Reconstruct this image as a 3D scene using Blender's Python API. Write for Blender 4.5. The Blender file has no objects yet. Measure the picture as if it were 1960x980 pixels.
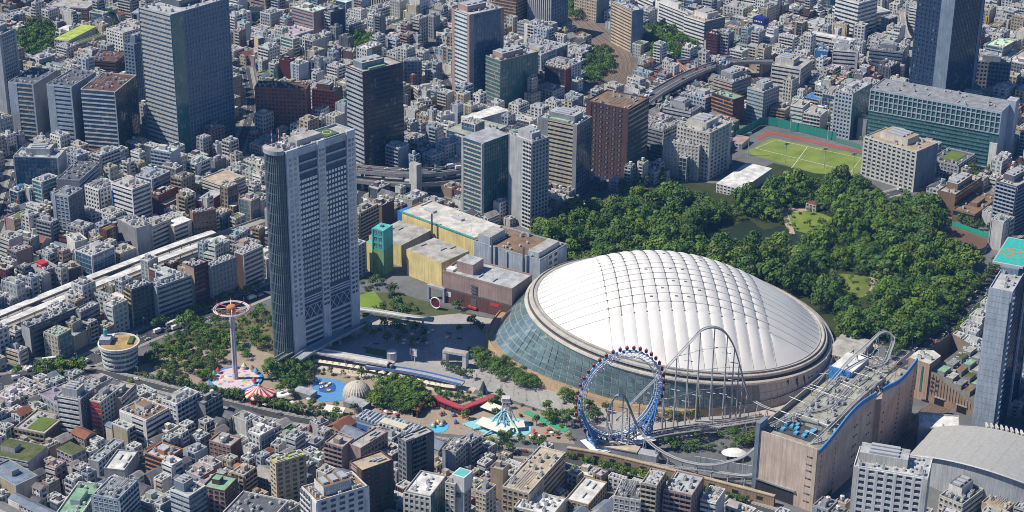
import bpy, math, random
from math import sin, cos, tan, pi, radians, sqrt, atan2, floor, ceil, hypot
from mathutils import Vector, Matrix, Quaternion
SC = bpy.context.scene
COL = SC.collection
# ------------------------------------------------------------------ camera
PITCH, ROLL, CAMH = radians(24), radians(0.6), 550.0
FPX = 7760 * tan(PITCH)                       # focal length in photo pixels (photo 1960 wide)
FW = Vector((0, cos(PITCH), -sin(PITCH)))
RT0 = Vector((1, 0, 0)); UP0 = RT0.cross(FW)
RT = RT0 * cos(ROLL) + UP0 * sin(ROLL); UP = UP0 * cos(ROLL) - RT0 * sin(ROLL)
CAMP = Vector((0, 0, CAMH))
cam = bpy.data.cameras.new("camera"); camo = bpy.data.objects.new("camera", cam); COL.objects.link(camo)
cam.sensor_width = 36; cam.lens = 36 * FPX / 1960
cam.clip_start = 5; cam.clip_end = 30000
camo.matrix_world = Matrix(((RT.x, UP.x, -FW.x, 0), (RT.y, UP.y, -FW.y, 0), (RT.z, UP.z, -FW.z, CAMH), (0, 0, 0, 1)))
SC.camera = camo
# ------------------------------------------------------------------ light
SUN_EL = radians(52)
world = bpy.data.worlds.new("World"); SC.world = world; world.use_nodes = True
nt = world.node_tree
sky = nt.nodes.new('ShaderNodeTexSky'); sky.sky_type = 'NISHITA'; sky.sun_disc = False
sky.sun_elevation = SUN_EL; sky.sun_rotation = radians(-92); sky.air_density = 0.7; sky.dust_density = 0.0; sky.ozone_density = 10.0
bgn = nt.nodes['Background']; bgn.inputs[1].default_value = 0.095
nt.links.new(sky.outputs[0], bgn.inputs[0])
sl = bpy.data.lights.new("sun", 'SUN'); sl.energy = 5.0; sl.angle = radians(0.5); sl.color = (1, 0.925, 0.80)
so = bpy.data.objects.new("sun", sl); COL.objects.link(so)
so.rotation_euler = Vector((cos(SUN_EL), 0.03, -sin(SUN_EL))).to_track_quat('-Z', 'Y').to_euler()
SC.view_settings.view_transform = 'Standard'; SC.view_settings.look = 'None'
SC.view_settings.exposure = 0.2; SC.view_settings.gamma = 1
SC.cycles.max_bounces = 5; SC.cycles.diffuse_bounces = 2; SC.cycles.glossy_bounces = 2
SC.cycles.transparent_max_bounces = 4; SC.cycles.caustics_reflective = False; SC.cycles.caustics_refractive = False
SC.cycles.use_denoising = True; SC.cycles.denoiser = 'OPENIMAGEDENOISE'; SC.cycles.denoising_input_passes = 'RGB_ALBEDO_NORMAL'
SC.cycles.filter_width = 0.95
# ------------------------------------------------------------------ projection helpers (used to survey ground positions)
def G(px, py, z=0.0):
    d = FW + RT * ((px - 980) / FPX) - UP * ((py - 490) / FPX)
    t = (z - CAMH) / d.z
    return Vector((d.x * t, d.y * t, z))
def P(w):
    v = Vector(w) - CAMP; k = v.dot(FW)
    return 980 + FPX * v.dot(RT) / k, 490 - FPX * v.dot(UP) / k
def HT(bx, by, ty):
    b = G(bx, by); lo, hi = 0.0, 300.0
    for _ in range(40):
        m = (lo + hi) / 2
        if P((b.x, b.y, m))[1] > ty: lo = m
        else: hi = m
    return lo
# ------------------------------------------------------------------ materials
def mat(name, build):
    m = bpy.data.materials.new(name); m.use_nodes = True
    t = m.node_tree; b = t.nodes['Principled BSDF']
    def N(ty, **k):
        n = t.nodes.new(ty)
        for a, v in k.items(): setattr(n, a, v)
        return n
    build(t, b, N, lambda a, c: t.links.new(a, c)); return m
def attr(N): return N('ShaderNodeAttribute', attribute_name='col')
def mul(N, L, a, b, kind='MULTIPLY', f=1.0):
    n = N('ShaderNodeMix', data_type='RGBA', blend_type=kind); n.inputs[0].default_value = f
    L(a, n.inputs[6]); L(b, n.inputs[7]); return n.outputs[2]
def ramp(N, L, a, p0, c0, p1, c1):
    r = N('ShaderNodeValToRGB'); e = r.color_ramp.elements
    e[0].position = p0; e[0].color = (*c0, 1); e[1].position = p1; e[1].color = (*c1, 1); L(a, r.inputs[0]); return r.outputs[0]
def noise(N, L, scale, detail=3, coord='Object', vec=None):
    n = N('ShaderNodeTexNoise'); n.inputs['Scale'].default_value = scale; n.inputs['Detail'].default_value = detail
    if vec is None:
        tc = N('ShaderNodeTexCoord'); L(tc.outputs[coord], n.inputs['Vector'])
    else: L(vec, n.inputs['Vector'])
    return n.outputs['Fac']
def g3(v): return (v, v, v)
def m_wall(t, b, N, L):
    a = attr(N); n1 = noise(N, L, .12, 5); n2 = noise(N, L, 1.3, 3)
    tc = N('ShaderNodeTexCoord'); mp = N('ShaderNodeMapping'); mp.inputs['Scale'].default_value = (1.5, 1.5, .06); L(tc.outputs['Object'], mp.inputs[0])
    st = noise(N, L, 1.0, 3, vec=mp.outputs[0])
    c = mul(N, L, a.outputs['Color'], ramp(N, L, n1, .3, g3(.8), .7, g3(1.08)))
    c = mul(N, L, c, ramp(N, L, st, .35, g3(.76), .62, g3(1.04)))
    c = mul(N, L, c, ramp(N, L, n2, .3, g3(.93), .7, g3(1.05)))
    L(c, b.inputs['Base Color']); b.inputs['Roughness'].default_value = .75; b.inputs['Specular IOR Level'].default_value = .25
def m_roof(t, b, N, L):
    a = attr(N); n1 = noise(N, L, .16, 6); n2 = noise(N, L, .9, 4)
    c = mul(N, L, a.outputs['Color'], ramp(N, L, n1, .32, g3(.62), .66, g3(1.1)))
    c = mul(N, L, c, ramp(N, L, n2, .35, g3(.85), .65, g3(1.06)))
    L(c, b.inputs['Base Color']); b.inputs['Roughness'].default_value = .85; b.inputs['Specular IOR Level'].default_value = .2
def m_glass(t, b, N, L):
    a = attr(N); tc = N('ShaderNodeTexCoord'); s = N('ShaderNodeSeparateXYZ'); L(tc.outputs['Object'], s.inputs[0])
    def M(op, x, y=None):
        n = N('ShaderNodeMath', operation=op)
        for i, q in enumerate((x, y)):
            if q is None: continue
            if isinstance(q, (int, float)): n.inputs[i].default_value = q
            else: L(q, n.inputs[i])
        return n.outputs[0]
    u = M('FLOOR', M('MULTIPLY', M('ADD', s.outputs[0], M('MULTIPLY', s.outputs[1], 1.07)), .62))
    v = M('FLOOR', M('MULTIPLY', s.outputs[2], .29))
    cb = N('ShaderNodeCombineXYZ'); L(u, cb.inputs[0]); L(v, cb.inputs[1])
    w = N('ShaderNodeTexWhiteNoise', noise_dimensions='2D'); L(cb.outputs[0], w.inputs['Vector'])
    k = ramp(N, L, w.outputs['Value'], 0, g3(.75), 1, g3(1.2))
    c = mul(N, L, a.outputs['Color'], k)
    blind = M('GREATER_THAN', w.outputs['Value'], .955)  # a few random panes paler, as drawn blinds
    mx = N('ShaderNodeMix', data_type='RGBA'); L(blind, mx.inputs[0]); L(c, mx.inputs[6])
    br = N('ShaderNodeMix', data_type='RGBA'); br.inputs[0].default_value = .35; L(a.outputs['Color'], br.inputs[6]); br.inputs[7].default_value = (.5, .5, .46, 1)
    L(br.outputs[2], mx.inputs[7])
    L(mx.outputs[2], b.inputs['Base Color']); b.inputs['Roughness'].default_value = .12; b.inputs['IOR'].default_value = 1.65
    bp = N('ShaderNodeBump'); bp.inputs['Strength'].default_value = .15; bp.inputs['Distance'].default_value = .3; L(noise(N, L, .35, 2), bp.inputs['Height']); L(bp.outputs[0], b.inputs['Normal'])
def m_flat(rough, spec=.3, metal=0, lo=.88, hi=1.06, sc=.5):
    def f(t, b, N, L):
        a = attr(N); c = mul(N, L, a.outputs['Color'], ramp(N, L, noise(N, L, sc, 4), .3, g3(lo), .7, g3(hi)))
        L(c, b.inputs['Base Color']); b.inputs['Roughness'].default_value = rough; b.inputs['Specular IOR Level'].default_value = spec; b.inputs['Metallic'].default_value = metal
    return f
def m_leaf(t, b, N, L):
    a = attr(N); oi = N('ShaderNodeObjectInfo')
    hs = N('ShaderNodeHueSaturation'); L(a.outputs['Color'], hs.inputs['Color'])
    mr = N('ShaderNodeMapRange'); mr.inputs[3].default_value = .49; mr.inputs[4].default_value = .51; L(oi.outputs['Random'], mr.inputs[0]); L(mr.outputs[0], hs.inputs['Hue'])
    w = N('ShaderNodeTexWhiteNoise', noise_dimensions='1D'); L(oi.outputs['Random'], w.inputs['W'])
    m2 = N('ShaderNodeMapRange'); m2.inputs[3].default_value = .88; m2.inputs[4].default_value = 1.12; L(w.outputs['Value'], m2.inputs[0]); L(m2.outputs[0], hs.inputs['Value'])
    tc = N('ShaderNodeTexCoord')
    c = mul(N, L, hs.outputs[0], oi.outputs['Color'])
    L(c, b.inputs['Base Color']); b.inputs['Roughness'].default_value = .6; b.inputs['Specular IOR Level'].default_value = .2
def m_ground(p0, c0, p1, c1, sc):
    def f(t, b, N, L):
        a = attr(N); tc = N('ShaderNodeTexCoord')
        c = mul(N, L, a.outputs['Color'], ramp(N, L, noise(N, L, sc, 6, vec=tc.outputs['Object']), p0, c0, p1, c1))
        c = mul(N, L, c, ramp(N, L, noise(N, L, sc * 9, 4, vec=tc.outputs['Object']), .3, g3(.86), .7, g3(1.1)))
        L(c, b.inputs['Base Color']); b.inputs['Roughness'].default_value = .9; b.inputs['Specular IOR Level'].default_value = .15
    return f
def m_memb(t, b, N, L):
    a = attr(N); c = mul(N, L, a.outputs['Color'], ramp(N, L, noise(N, L, .07, 6), .3, g3(.92), .68, g3(1.02)))
    L(c, b.inputs['Base Color']); b.inputs['Roughness'].default_value = .55; b.inputs['Specular IOR Level'].default_value = .35
def m_water(t, b, N, L):
    a = attr(N); L(a.outputs['Color'], b.inputs['Base Color']); b.inputs['Roughness'].default_value = .3; b.inputs['Specular IOR Level'].default_value = .25
    bp = N('ShaderNodeBump'); bp.inputs['Strength'].default_value = .1; L(noise(N, L, .8, 3), bp.inputs['Height']); L(bp.outputs[0], b.inputs['Normal'])
WALL, GLASS, ROOF, METAL, LEAF, GRASS, ASPH, MEMB, WATER, PAINT, PAVE = range(11)
MATS = [mat('facade', m_wall), mat('window_glass', m_glass), mat('roofing', m_roof), mat('painted_steel', m_flat(.45, .5)),
        mat('leaves', m_leaf), mat('grass', m_ground(.3, (.7, .75, .6), .7, (1.25, 1.12, 1.1), .06)), mat('asphalt', m_ground(.3, g3(.72), .7, g3(1.2), .03)),
        mat('roof_membrane', m_memb), mat('water', m_water), mat('paint', m_flat(.6, .3)), mat('paving', m_ground(.3, g3(.84), .7, g3(1.1), .05))]
# ------------------------------------------------------------------ palette (albedo)
C = dict(wh=(.74, .74, .72), ow=(.62, .60, .55), lg=(.46, .475, .49), mg=(.29, .30, .32), dg=(.13, .14, .16), bk=(.03, .03, .035),
         bg=(.05, .115, .19), dk=(.024, .046, .082), gg=(.055, .17, .17), lgl=(.10, .20, .24), be=(.50, .42, .31), tn=(.43, .34, .24), br=(.14, .085, .07),
         rb=(.22, .075, .055), pk=(.43, .31, .28), na=(.03, .06, .125), lb=(.44, .50, .57), cr=(.60, .52, .38), mr=(.13, .035, .04), mv=(.125,.072,.07), rk=(.36, .16, .115), lst=(.50, .48, .45),
         bu=(.05, .22, .55), rd=(.55, .06, .06), gn=(.25, .43, .30), mo=(.12, .14, .055), tq=(.12, .48, .46), or_=(.55, .22, .07), ye=(.80, .66, .30),
         st=(.40, .42, .45), cc=(.44, .43, .40), bn=(.25, .17, .11), lm=(.45, .55, .12), sb=(.20, .26, .34), pl=(.5, .45, .5))
def cv(c): return C[c] if isinstance(c, str) else c
# ------------------------------------------------------------------ mesh builder
class MB:
    def __init__(s): s.V = []; s.F = []; s.M = []; s.C = []; s.T = None
    def v(s, x, y, z):
        if s.T: ox, oy, oz, c, n = s.T; x, y, z = ox + x * c - y * n, oy + x * n + y * c, oz + z
        s.V.append((x, y, z)); return len(s.V) - 1
    def f(s, idx, col, m): s.F.append(idx); s.C.append(cv(col)); s.M.append(m)
    def poly(s, pts, col, m=WALL): s.f([s.v(*p) for p in pts], col, m)
    def box(s, x0, x1, y0, y1, z0, z1, col, m=WALL, bottom=True, top=None, tm=None):
        if x0 > x1: x0, x1 = x1, x0
        if y0 > y1: y0, y1 = y1, y0
        a = len(s.V)
        for z in (z0, z1):
            s.v(x0, y0, z); s.v(x1, y0, z); s.v(x1, y1, z); s.v(x0, y1, z)
        col = cv(col)
        for q in ((0, 1, 5, 4), (1, 2, 6, 5), (2, 3, 7, 6), (3, 0, 4, 7)): s.f([a + i for i in q], col, m)
        s.f([a + 4, a + 5, a + 6, a + 7], top if top else col, m if tm is None else tm)
        if bottom: s.f([a + 3, a + 2, a + 1, a], col, m)
    def prism(s, pts, z0, z1, col, m=WALL, top=None, tm=None, cap=True):
        ar = sum(pts[i][0] * pts[(i + 1) % len(pts)][1] - pts[(i + 1) % len(pts)][0] * pts[i][1] for i in range(len(pts)))
        if ar < 0: pts = pts[::-1]
        a = [s.v(p[0], p[1], z0) for p in pts]; b = [s.v(p[0], p[1], z1) for p in pts]; n = len(pts)
        for i in range(n): s.f([a[i], a[(i + 1) % n], b[(i + 1) % n], b[i]], col, m)
        if cap: s.f(b, top or col, m if tm is None else tm)
    def tube(s, path, r, col, m=METAL, n=6, caps=False):
        rings = []; L = len(path)
        for i, p in enumerate(path):
            p = Vector(p); d = Vector(path[min(i + 1, L - 1)]) - Vector(path[max(i - 1, 0)])
            if d.length < 1e-6: d = Vector((0, 0, 1))
            d.normalize(); ref = Vector((0, 0, 1)) if abs(d.z) < .95 else Vector((1, 0, 0))
            u = d.cross(ref).normalized(); w = u.cross(d); rr = r[i] if isinstance(r, (list, tuple)) else r
            rings.append([s.v(*(p + (u * cos(2 * pi * k / n) + w * sin(2 * pi * k / n)) * rr)) for k in range(n)])
        for A, B in zip(rings, rings[1:]):
            for k in range(n): s.f([A[k], B[k], B[(k + 1) % n], A[(k + 1) % n]], col, m)
        if caps: s.f(rings[0], col, m); s.f(rings[-1][::-1], col, m)
    def lathe(s, prof, n, cols, m=WALL, cx=0, cy=0, closed=False, ell=1.0):
        rings = [[s.v(cx + r * cos(2 * pi * k / n), cy + ell * r * sin(2 * pi * k / n), z) for k in range(n)] for r, z in prof]
        for i, (A, B) in enumerate(zip(rings, rings[1:])):
            cl = cols[i] if isinstance(cols, list) else cols; mm = m[i] if isinstance(m, list) else m
            for k in range(n): s.f([A[k], A[(k + 1) % n], B[(k + 1) % n], B[k]], cl[k % len(cl)] if isinstance(cl, list) else cl, mm)
        if closed: s.f(rings[-1], cols[-1] if isinstance(cols, list) and not isinstance(cols[-1], list) else (cols if not isinstance(cols, list) else cols[-1][0]), m if not isinstance(m, list) else m[-1])
    def add(s, o, T=None):
        a = len(s.V); old = s.T
        if T:
            ox, oy, oz, c, n = T
            for x, y, z in o.V: s.v(ox + x * c - y * n, oy + x * n + y * c, oz + z)
        else:
            for p in o.V: s.v(*p)
        for q in o.F: s.F.append([a + i for i in q])
        s.C += o.C; s.M += o.M
    def mesh(s, name, smooth=False, off=None):
        me = bpy.data.meshes.new(name)
        V = s.V if off is None else [(x - off[0], y - off[1], z - off[2]) for x, y, z in s.V]
        me.from_pydata(V, [], s.F)
        used = sorted(set(s.M)); ix = {u: i for i, u in enumerate(used)}
        for u in used: me.materials.append(MATS[u])
        if len(used) > 1: me.polygons.foreach_set('material_index', [ix[q] for q in s.M])
        at = me.attributes.new('col', 'FLOAT_COLOR', 'FACE')
        fl = []
        for c in s.C: fl += (c[0], c[1], c[2], 1.0)
        at.data.foreach_set('color', fl)
        if smooth: me.polygons.foreach_set('use_smooth', [True] * len(s.F))
        me.update(); return me
    def build(s, name, parent=None, smooth=False, loc=None, off=None, **k):
        if not s.F: return None
        return put(name, s.mesh(name, smooth, off), parent, loc, **k)
def tag(o, label=None, cat=None, group=None, kind=None):
    if label: o['label'] = label
    if cat: o['category'] = cat
    if group: o['group'] = group
    if kind: o['kind'] = kind
    return o
def put(name, me, parent=None, loc=None, rot=0, scale=None, **k):
    o = bpy.data.objects.new(name, me); COL.objects.link(o)
    if parent: o.parent = parent
    if loc is not None: o.location = loc
    if rot: o.rotation_euler = (0, 0, rot)
    if scale: o.scale = scale
    return tag(o, **k)
def root(name, label, cat, loc, rot=0, group=None): return put(name, None, None, loc, rot, label=label, cat=cat, group=group)
RND = random.Random(7)
# ------------------------------------------------------------------ building kit
class Sink:
    """where the pieces of one building go: separate objects, joined parts, or one shared mesh"""
    def __init__(s, mode, rt=None, mb=None): s.mode = mode; s.rt = rt; s.mb = mb; s.parts = {}; s.subs = {}
    def part(s, n, stuff=False):
        if s.mb: return s.mb
        if n not in s.parts: s.parts[n] = [MB(), stuff]
        return s.parts[n][0]
    def rep(s, n, mb, pos):
        if s.mode == 'thing' and len(pos) <= 290:
            me = mb.mesh(n)
            for p in pos: put(n, me, s.rt, p)
        else:
            t = s.part(n, True)
            for p in pos: t.add(mb, (p[0], p[1], p[2], 1, 0))
    def sub(s, parent, n):
        if s.mode != 'thing': return s.part(parent)
        return s.subs.setdefault((parent, n), MB())
    def done(s):
        for n, (mb, st) in s.parts.items():
            o = mb.build(n, s.rt)
            if o and st: o['kind'] = 'stuff'
            for (pn, sn), m2 in s.subs.items():
                if pn == n and o: m2.build(sn, o)
TD = {'R': (1, 0), 'L': (0, -1), 'B': (-1, 0), 'E': (0, 1)}
def fbox(mb, f, W, D, t0, t1, z0, z1, n0, n1, col, m=WALL):
    x, y = W / 2, D / 2
    if f == 'R': mb.box(-x + t0, -x + t1, -y - n1, -y - n0, z0, z1, col, m)
    elif f == 'L': mb.box(-x - n1, -x - n0, y - t1, y - t0, z0, z1, col, m)
    elif f == 'B': mb.box(x - t1, x - t0, y + n0, y + n1, z0, z1, col, m)
    else: mb.box(x + n0, x + n1, -y + t0, -y + t1, z0, z1, col, m)
def fquad(mb, f, W, D, t0, t1, z0, z1, n, col, m):
    x, y = W / 2, D / 2
    def q(t):
        if f == 'R': return (-x + t, -y - n)
        if f == 'L': return (-x - n, y - t)
        if f == 'B': return (x - t, y + n)
        return (x + n, -y + t)
    a, b = q(t0), q(t1); mb.poly([(*a, z0), (*b, z0), (*b, z1), (*a, z1)], col, m)
def wallq(S, f, W, D, ln, z0, h, acc):
    q = MB(); fquad(q, f, W, D, 0, ln, z0, h, 0, acc, WALL)
    if S.mode == 'thing': S.rep('wall', q, [(0, 0, 0)])
    else: S.part('wall').add(q)
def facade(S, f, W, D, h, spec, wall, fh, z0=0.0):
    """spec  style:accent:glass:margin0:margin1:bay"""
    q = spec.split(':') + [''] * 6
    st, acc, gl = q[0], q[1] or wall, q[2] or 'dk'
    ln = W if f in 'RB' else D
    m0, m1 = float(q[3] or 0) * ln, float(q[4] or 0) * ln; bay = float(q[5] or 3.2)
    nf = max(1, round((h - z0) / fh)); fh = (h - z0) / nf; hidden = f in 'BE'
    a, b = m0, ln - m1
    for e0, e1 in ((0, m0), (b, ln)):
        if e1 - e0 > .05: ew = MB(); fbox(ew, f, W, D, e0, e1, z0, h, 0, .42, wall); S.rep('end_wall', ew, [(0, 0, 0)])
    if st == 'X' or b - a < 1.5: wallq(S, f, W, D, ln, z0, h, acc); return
    off = TD[f]
    floors = [(0, 0, z0 + i * fh) for i in range(nf)]
    nb = max(1, round((b - a) / bay)); bw = (b - a) / nb
    bays = [(off[0] * bw * i, off[1] * bw * i, 0) for i in range(nb + 1)]
    bays = [p if True else p for p in bays]
    if st == 'W':
        wallq(S, f, W, D, ln, z0, h, acc)
        if hidden: return
        w = MB(); ww = bw * .55; t0 = a + bw * .22
        fbox(w, f, W, D, t0 - .12, t0 + ww + .12, fh * .3 - .14, fh * .3, .0, .22, wall)
        if S.mode == 'thing': fbox(w, f, W, D, t0 - .12, t0 + ww + .12, fh * .8, fh * .8 + .1, .0, .2, wall)
        for e in (t0 - .1, t0 + ww) if S.mode == 'thing' else (): fbox(w, f, W, D, e, e + .1, fh * .3, fh * .8, .0, .18, wall)
        fquad(w, f, W, D, t0, t0 + ww, fh * .3, fh * .8, .03, gl, GLASS)
        S.rep('window', w, [(p[0], p[1], z) for p in bays[:-1] for _, _, z in floors]); return
    if st == 'M':                                # balconies
        wallq(S, f, W, D, ln, z0, h, acc)
        g = S.part('glazing', False)
        w = MB()
        for i in range(nb):
            t0 = a + bw * (i + .12); fquad(w, f, W, D, t0, t0 + bw * .74, .25, fh * .78, .03, gl, GLASS)
        dp = 1.3
        fbox(w, f, W, D, a, b, -.1, .12, 0, dp, acc)
        fbox(w, f, W, D, a, b, .12, 1.15, dp - .12, dp, acc)
        for e in (a, b - .14): fbox(w, f, W, D, e, e + .14, .12, fh - .12, .04, dp - .13, acc)
        if not hidden and nb > 1 and S.mode != 'stuff':
            for i in range(1, nb): fbox(w, f, W, D, a + bw * i - .06, a + bw * i + .06, .12, fh - .12, .04, dp - .13, acc)
        S.rep('balcony', w, floors); return
    gz = MB(); fquad(gz, f, W, D, a, b, z0, h, .02, gl, GLASS); S.rep('glazing', gz, [(0, 0, 0)])
    if st in 'BG':
        w = MB(); p = .52 if st == 'B' else .42
        fbox(w, f, W, D, a, b, 0, fh * p, .03, .35, acc)
        (S.rep if not hidden else S.rep)('floor_band', w, floors)
        cn = MB(); fbox(cn, f, W, D, a, b, h - .5, h + .02, .03, .37, acc); S.rep('cornice', cn, [(0, 0, 0)])
    if st == 'T':                                # thin slabs
        w = MB(); fbox(w, f, W, D, a, b, 0, fh * .3, .03, .3, acc); S.rep('floor_band', w, floors)
    if st in 'GS' and not (hidden and S.mode != 'thing'):
        w = MB(); pw = bw * (.38 if st == 'G' else .5)
        fbox(w, f, W, D, a - pw / 2 + (.0), a + pw / 2, z0, h, .03, .41 if st == 'G' else .6, acc)
        S.rep('pier', w, bays)
    if st == 'S':
        cn = MB(); fbox(cn, f, W, D, a, b, h - 1.6, h + .02, .03, .45, acc); S.rep('cornice', cn, [(0, 0, 0)])
    if st == 'C' and not hidden:
        mb = S.part('mullion_grid', True)
        for i in range(nf + 1):
            fbox(mb, f, W, D, a, b, z0 + min(i * fh, h - z0 - .2), z0 + min(i * fh, h - z0 - .2) + .3, .03, .12, acc)
        for i in range(nb + 1): fbox(mb, f, W, D, a + i * bw - .09, a + i * bw + .09, z0, h, .03, .17, acc)
def mk_ac():
    m = MB(); m.box(-.9, .9, -.6, .6, .15, 1.5, (.62, .62, .6), PAINT); m.box(-.8, -.6, -.5, .5, 0, .15, 'dg', METAL); m.box(.6, .8, -.5, .5, 0, .15, 'dg', METAL)
    m.lathe([(.45, 1.5), (.45, 1.62), (.3, 1.62)], 8, 'mg', METAL, closed=True); return m
def mk_tank():
    m = MB()
    for x in (-.9, .9):
        for y in (-.9, .9): m.box(x - .1, x + .1, y - .1, y + .1, 0, 1.2, 'mg', METAL)
    m.lathe([(1.3, 1.2), (1.35, 1.4), (1.35, 3.2), (1.1, 3.5), (.3, 3.6)], 10, (.6, .62, .62), PAINT, closed=True); m.box(-1.2, 1.2, -1.2, 1.2, 1.1, 1.2, 'mg', METAL); return m
AC, TANK = mk_ac(), mk_tank()
AC2 = MB(); AC2.box(-1.4, 1.4, -.8, .8, .1, 2.2, (.5, .51, .52), PAINT)
for _x in (-.7, .7): AC2.lathe([(.55, 2.2), (.55, 2.4), (.4, 2.4)], 8, 'dg', METAL, _x, 0, True)
AC_S, AC2_S, TANK_S = MB(), MB(), MB()
AC_S.box(-.9, .9, -.6, .6, .1, 1.5, (.62, .62, .6), PAINT, False); AC_S.poly([(-.4, -.4, 1.52), (.4, -.4, 1.52), (.4, .4, 1.52), (-.4, .4, 1.52)], 'mg', METAL)
AC2_S.box(-1.4, 1.4, -.8, .8, .1, 2.2, (.5, .51, .52), PAINT, False)
for _x in (-.7, .7): AC2_S.poly([(_x - .5, -.5, 2.22), (_x + .5, -.5, 2.22), (_x + .5, .5, 2.22), (_x - .5, .5, 2.22)], 'dg', METAL)
TANK_S.box(-.9, .9, -.9, .9, 0, 1.2, 'mg', METAL, False); TANK_S.lathe([(1.35, 1.2), (1.35, 3.2), (.3, 3.6)], 7, (.6, .62, .62), PAINT)
def roofkit(S, W, D, h, wall, rc, code, rnd, trim=None, pen=None):
    """code: n none, p penthouse, P large penthouse, a units, A many units, t tank, h helipad, g green, f frame, m mast, v vents row"""
    tr = trim or wall; ph = 0.0 if 'n' in code else .9
    S.part('roof').poly([(-W / 2, -D / 2, h), (W / 2, -D / 2, h), (W / 2, D / 2, h), (-W / 2, D / 2, h)], rc, ROOF)
    if ph:
        mb = S.part('parapet'); t = .35; o = .06
        mb.box(-W / 2 - o, W / 2 + o, -D / 2 - o, -D / 2 + t, h + .01, h + ph, tr); mb.box(-W / 2 - o, W / 2 + o, D / 2 - t, D / 2 + o, h + .01, h + ph, tr)
        mb.box(-W / 2 - o, -W / 2 + t, -D / 2 + t, D / 2 - t, h + .01, h + ph, tr); mb.box(W / 2 - t, W / 2 + o, -D / 2 + t, D / 2 - t, h + .01, h + ph, tr)
    busy = []
    def free(w, d, tries=8):
        for _ in range(tries):
            ix, iy = W / 2 - .8 - w / 2, D / 2 - .8 - d / 2
            if ix < 0 or iy < 0: return None
            x, y = rnd.uniform(-ix, ix), rnd.uniform(-iy, iy)
            if all(abs(x - bx) > (w + bw) / 2 + .3 or abs(y - by) > (d + bd) / 2 + .3 for bx, by, bw, bd in busy):
                busy.append((x, y, w, d)); return x, y
    if 'P' in code or 'p' in code:
        k = .55 if 'P' in code else .34
        pw, pd, phh = W * k, D * k * rnd.uniform(.9, 1.2), (5.5 if 'P' in code else 3.2)
        x, y = W * rnd.uniform(-.12, .12), D * rnd.uniform(-.05, .2); busy.append((x, y, pw, pd))
        mb = S.part('penthouse'); mb.box(x - pw / 2, x + pw / 2, y - pd / 2, y + pd / 2, h + .01, h + phh, pen or wall, WALL, False, top=rc, tm=ROOF)
        S.sub('penthouse', 'door').box(x - pw / 2 + .4, x - pw / 2 + 1.3, y - pd / 2 - .06, y - pd / 2, h + .1, h + 2.2, 'mg', METAL)
        if 'P' in code:
            for i in range(3):
                xx = x - pw / 2 + pw * (i + .5) / 3; S.sub('penthouse', 'cooling_unit').box(xx - pw * .1, xx + pw * .1, y - pd * .3, y + pd * .3, h + phh, h + phh + 1.2, 'st', METAL)
            for i in range(int(pw / 1.2)): fb = x - pw / 2 + .6 + i * 1.2; S.sub('penthouse', 'louvre').box(fb, fb + .5, y - pd / 2 - .1, y - pd / 2, h + 2.4, h + phh - .5, 'mg', METAL)
        else: busy.append((x, y, pw, pd))
    if 'h' in code:
        s = min(W, D) * .36; mb = S.part('helipad'); x, y = -W * .08, 0; busy.append((x, y, 2 * s, 2 * s))
        mb.box(x - s, x + s, y - s, y + s, h + .02, h + 1.3, 'gn', PAINT)
        mk = S.sub('helipad', 'marking'); mk.lathe([(s * .72, h + 1.31), (s * .8, h + 1.31)], 20, 'ye', PAINT, x, y)
        for a, b2, c2, d2 in ((-.35, -.22, -.4, .4), (.22, .35, -.4, .4), (-.22, .22, -.07, .07)): mk.box(x + a * s, x + b2 * s, y + c2 * s, y + d2 * s, h + 1.3, h + 1.34, 'ye', PAINT)
    if 'g' in code:
        w, d = W * .62, D * .55; p = free(w, d, 3) or (0, 0); S.part('roof_garden').box(p[0] - w / 2, p[0] + w / 2, p[1] - d / 2, p[1] + d / 2, h + .02, h + .35, (.13, .19, .05), GRASS)
    if 't' in code:
        p = free(3, 3)
        if p: S.rep('water_tank', TANK if S.mode == 'thing' else TANK_S, [(p[0], p[1], h + .01)])
    if 'f' in code:
        mb = S.part('roof_frame'); p = free(W * .4, D * .35, 3) or (0, 0); w, d = W * .2, D * .17
        for i in range(5):
            y = p[1] - d + 2 * d * i / 4; mb.box(p[0] - w, p[0] + w, y - .12, y + .12, h + 2.4, h + 2.65, 'st', METAL)
        for sx in (-w, w):
            for sy in (-d, d): mb.box(p[0] + sx - .12, p[0] + sx + .12, p[1] + sy - .12, p[1] + sy + .12, h, h + 2.4, 'st', METAL)
    na = 18 if 'A' in code else 8 if 'a' in code else 0
    if W * D < 150: na = na // 2
    if S.mode == 'stuff': na = (na + 1) // 2
    pos, pos2 = [], []
    for i in range(na):
        big = rnd.random() < .4 and W * D > 200; p = free(3 if big else 2, 2 if big else 1.4)
        if p: (pos2 if big else pos).append((p[0], p[1], h + .01))
    if pos: S.rep('air_conditioner', AC if S.mode == 'thing' else AC_S, pos)
    if pos2: S.rep('cooling_unit', AC2 if S.mode == 'thing' else AC2_S, pos2)
    if 'v' in code:
        mb = S.part('roof_ducts')
        for i in range(3):
            p = free(min(W * .5, 6), .8)
            if p: mb.box(p[0] - min(W * .25, 3), p[0] + min(W * .25, 3), p[1] - .35, p[1] + .35, h + .3, h + .9, 'lg', METAL)
    if W * D > 60 and S.mode != 'stuff' and rnd.random() < .5:
        mb = S.part('antenna'); x = W * rnd.uniform(-.4, .4); y = D * rnd.uniform(-.4, .4); mb.tube([(x, y, h), (x, y, h + rnd.uniform(3, 6))], .09, 'lg', METAL, 4)
    if 'm' in code:
        mb = S.part('mast'); mb.tube([(W * .2, D * .2, h), (W * .2, D * .2, h + 12)], [.25, .08], 'rd', METAL, 6)
HERO = []       # (cx, cy, angle, W, D) footprints
LAND = []       # (px, py, phrase)
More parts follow.
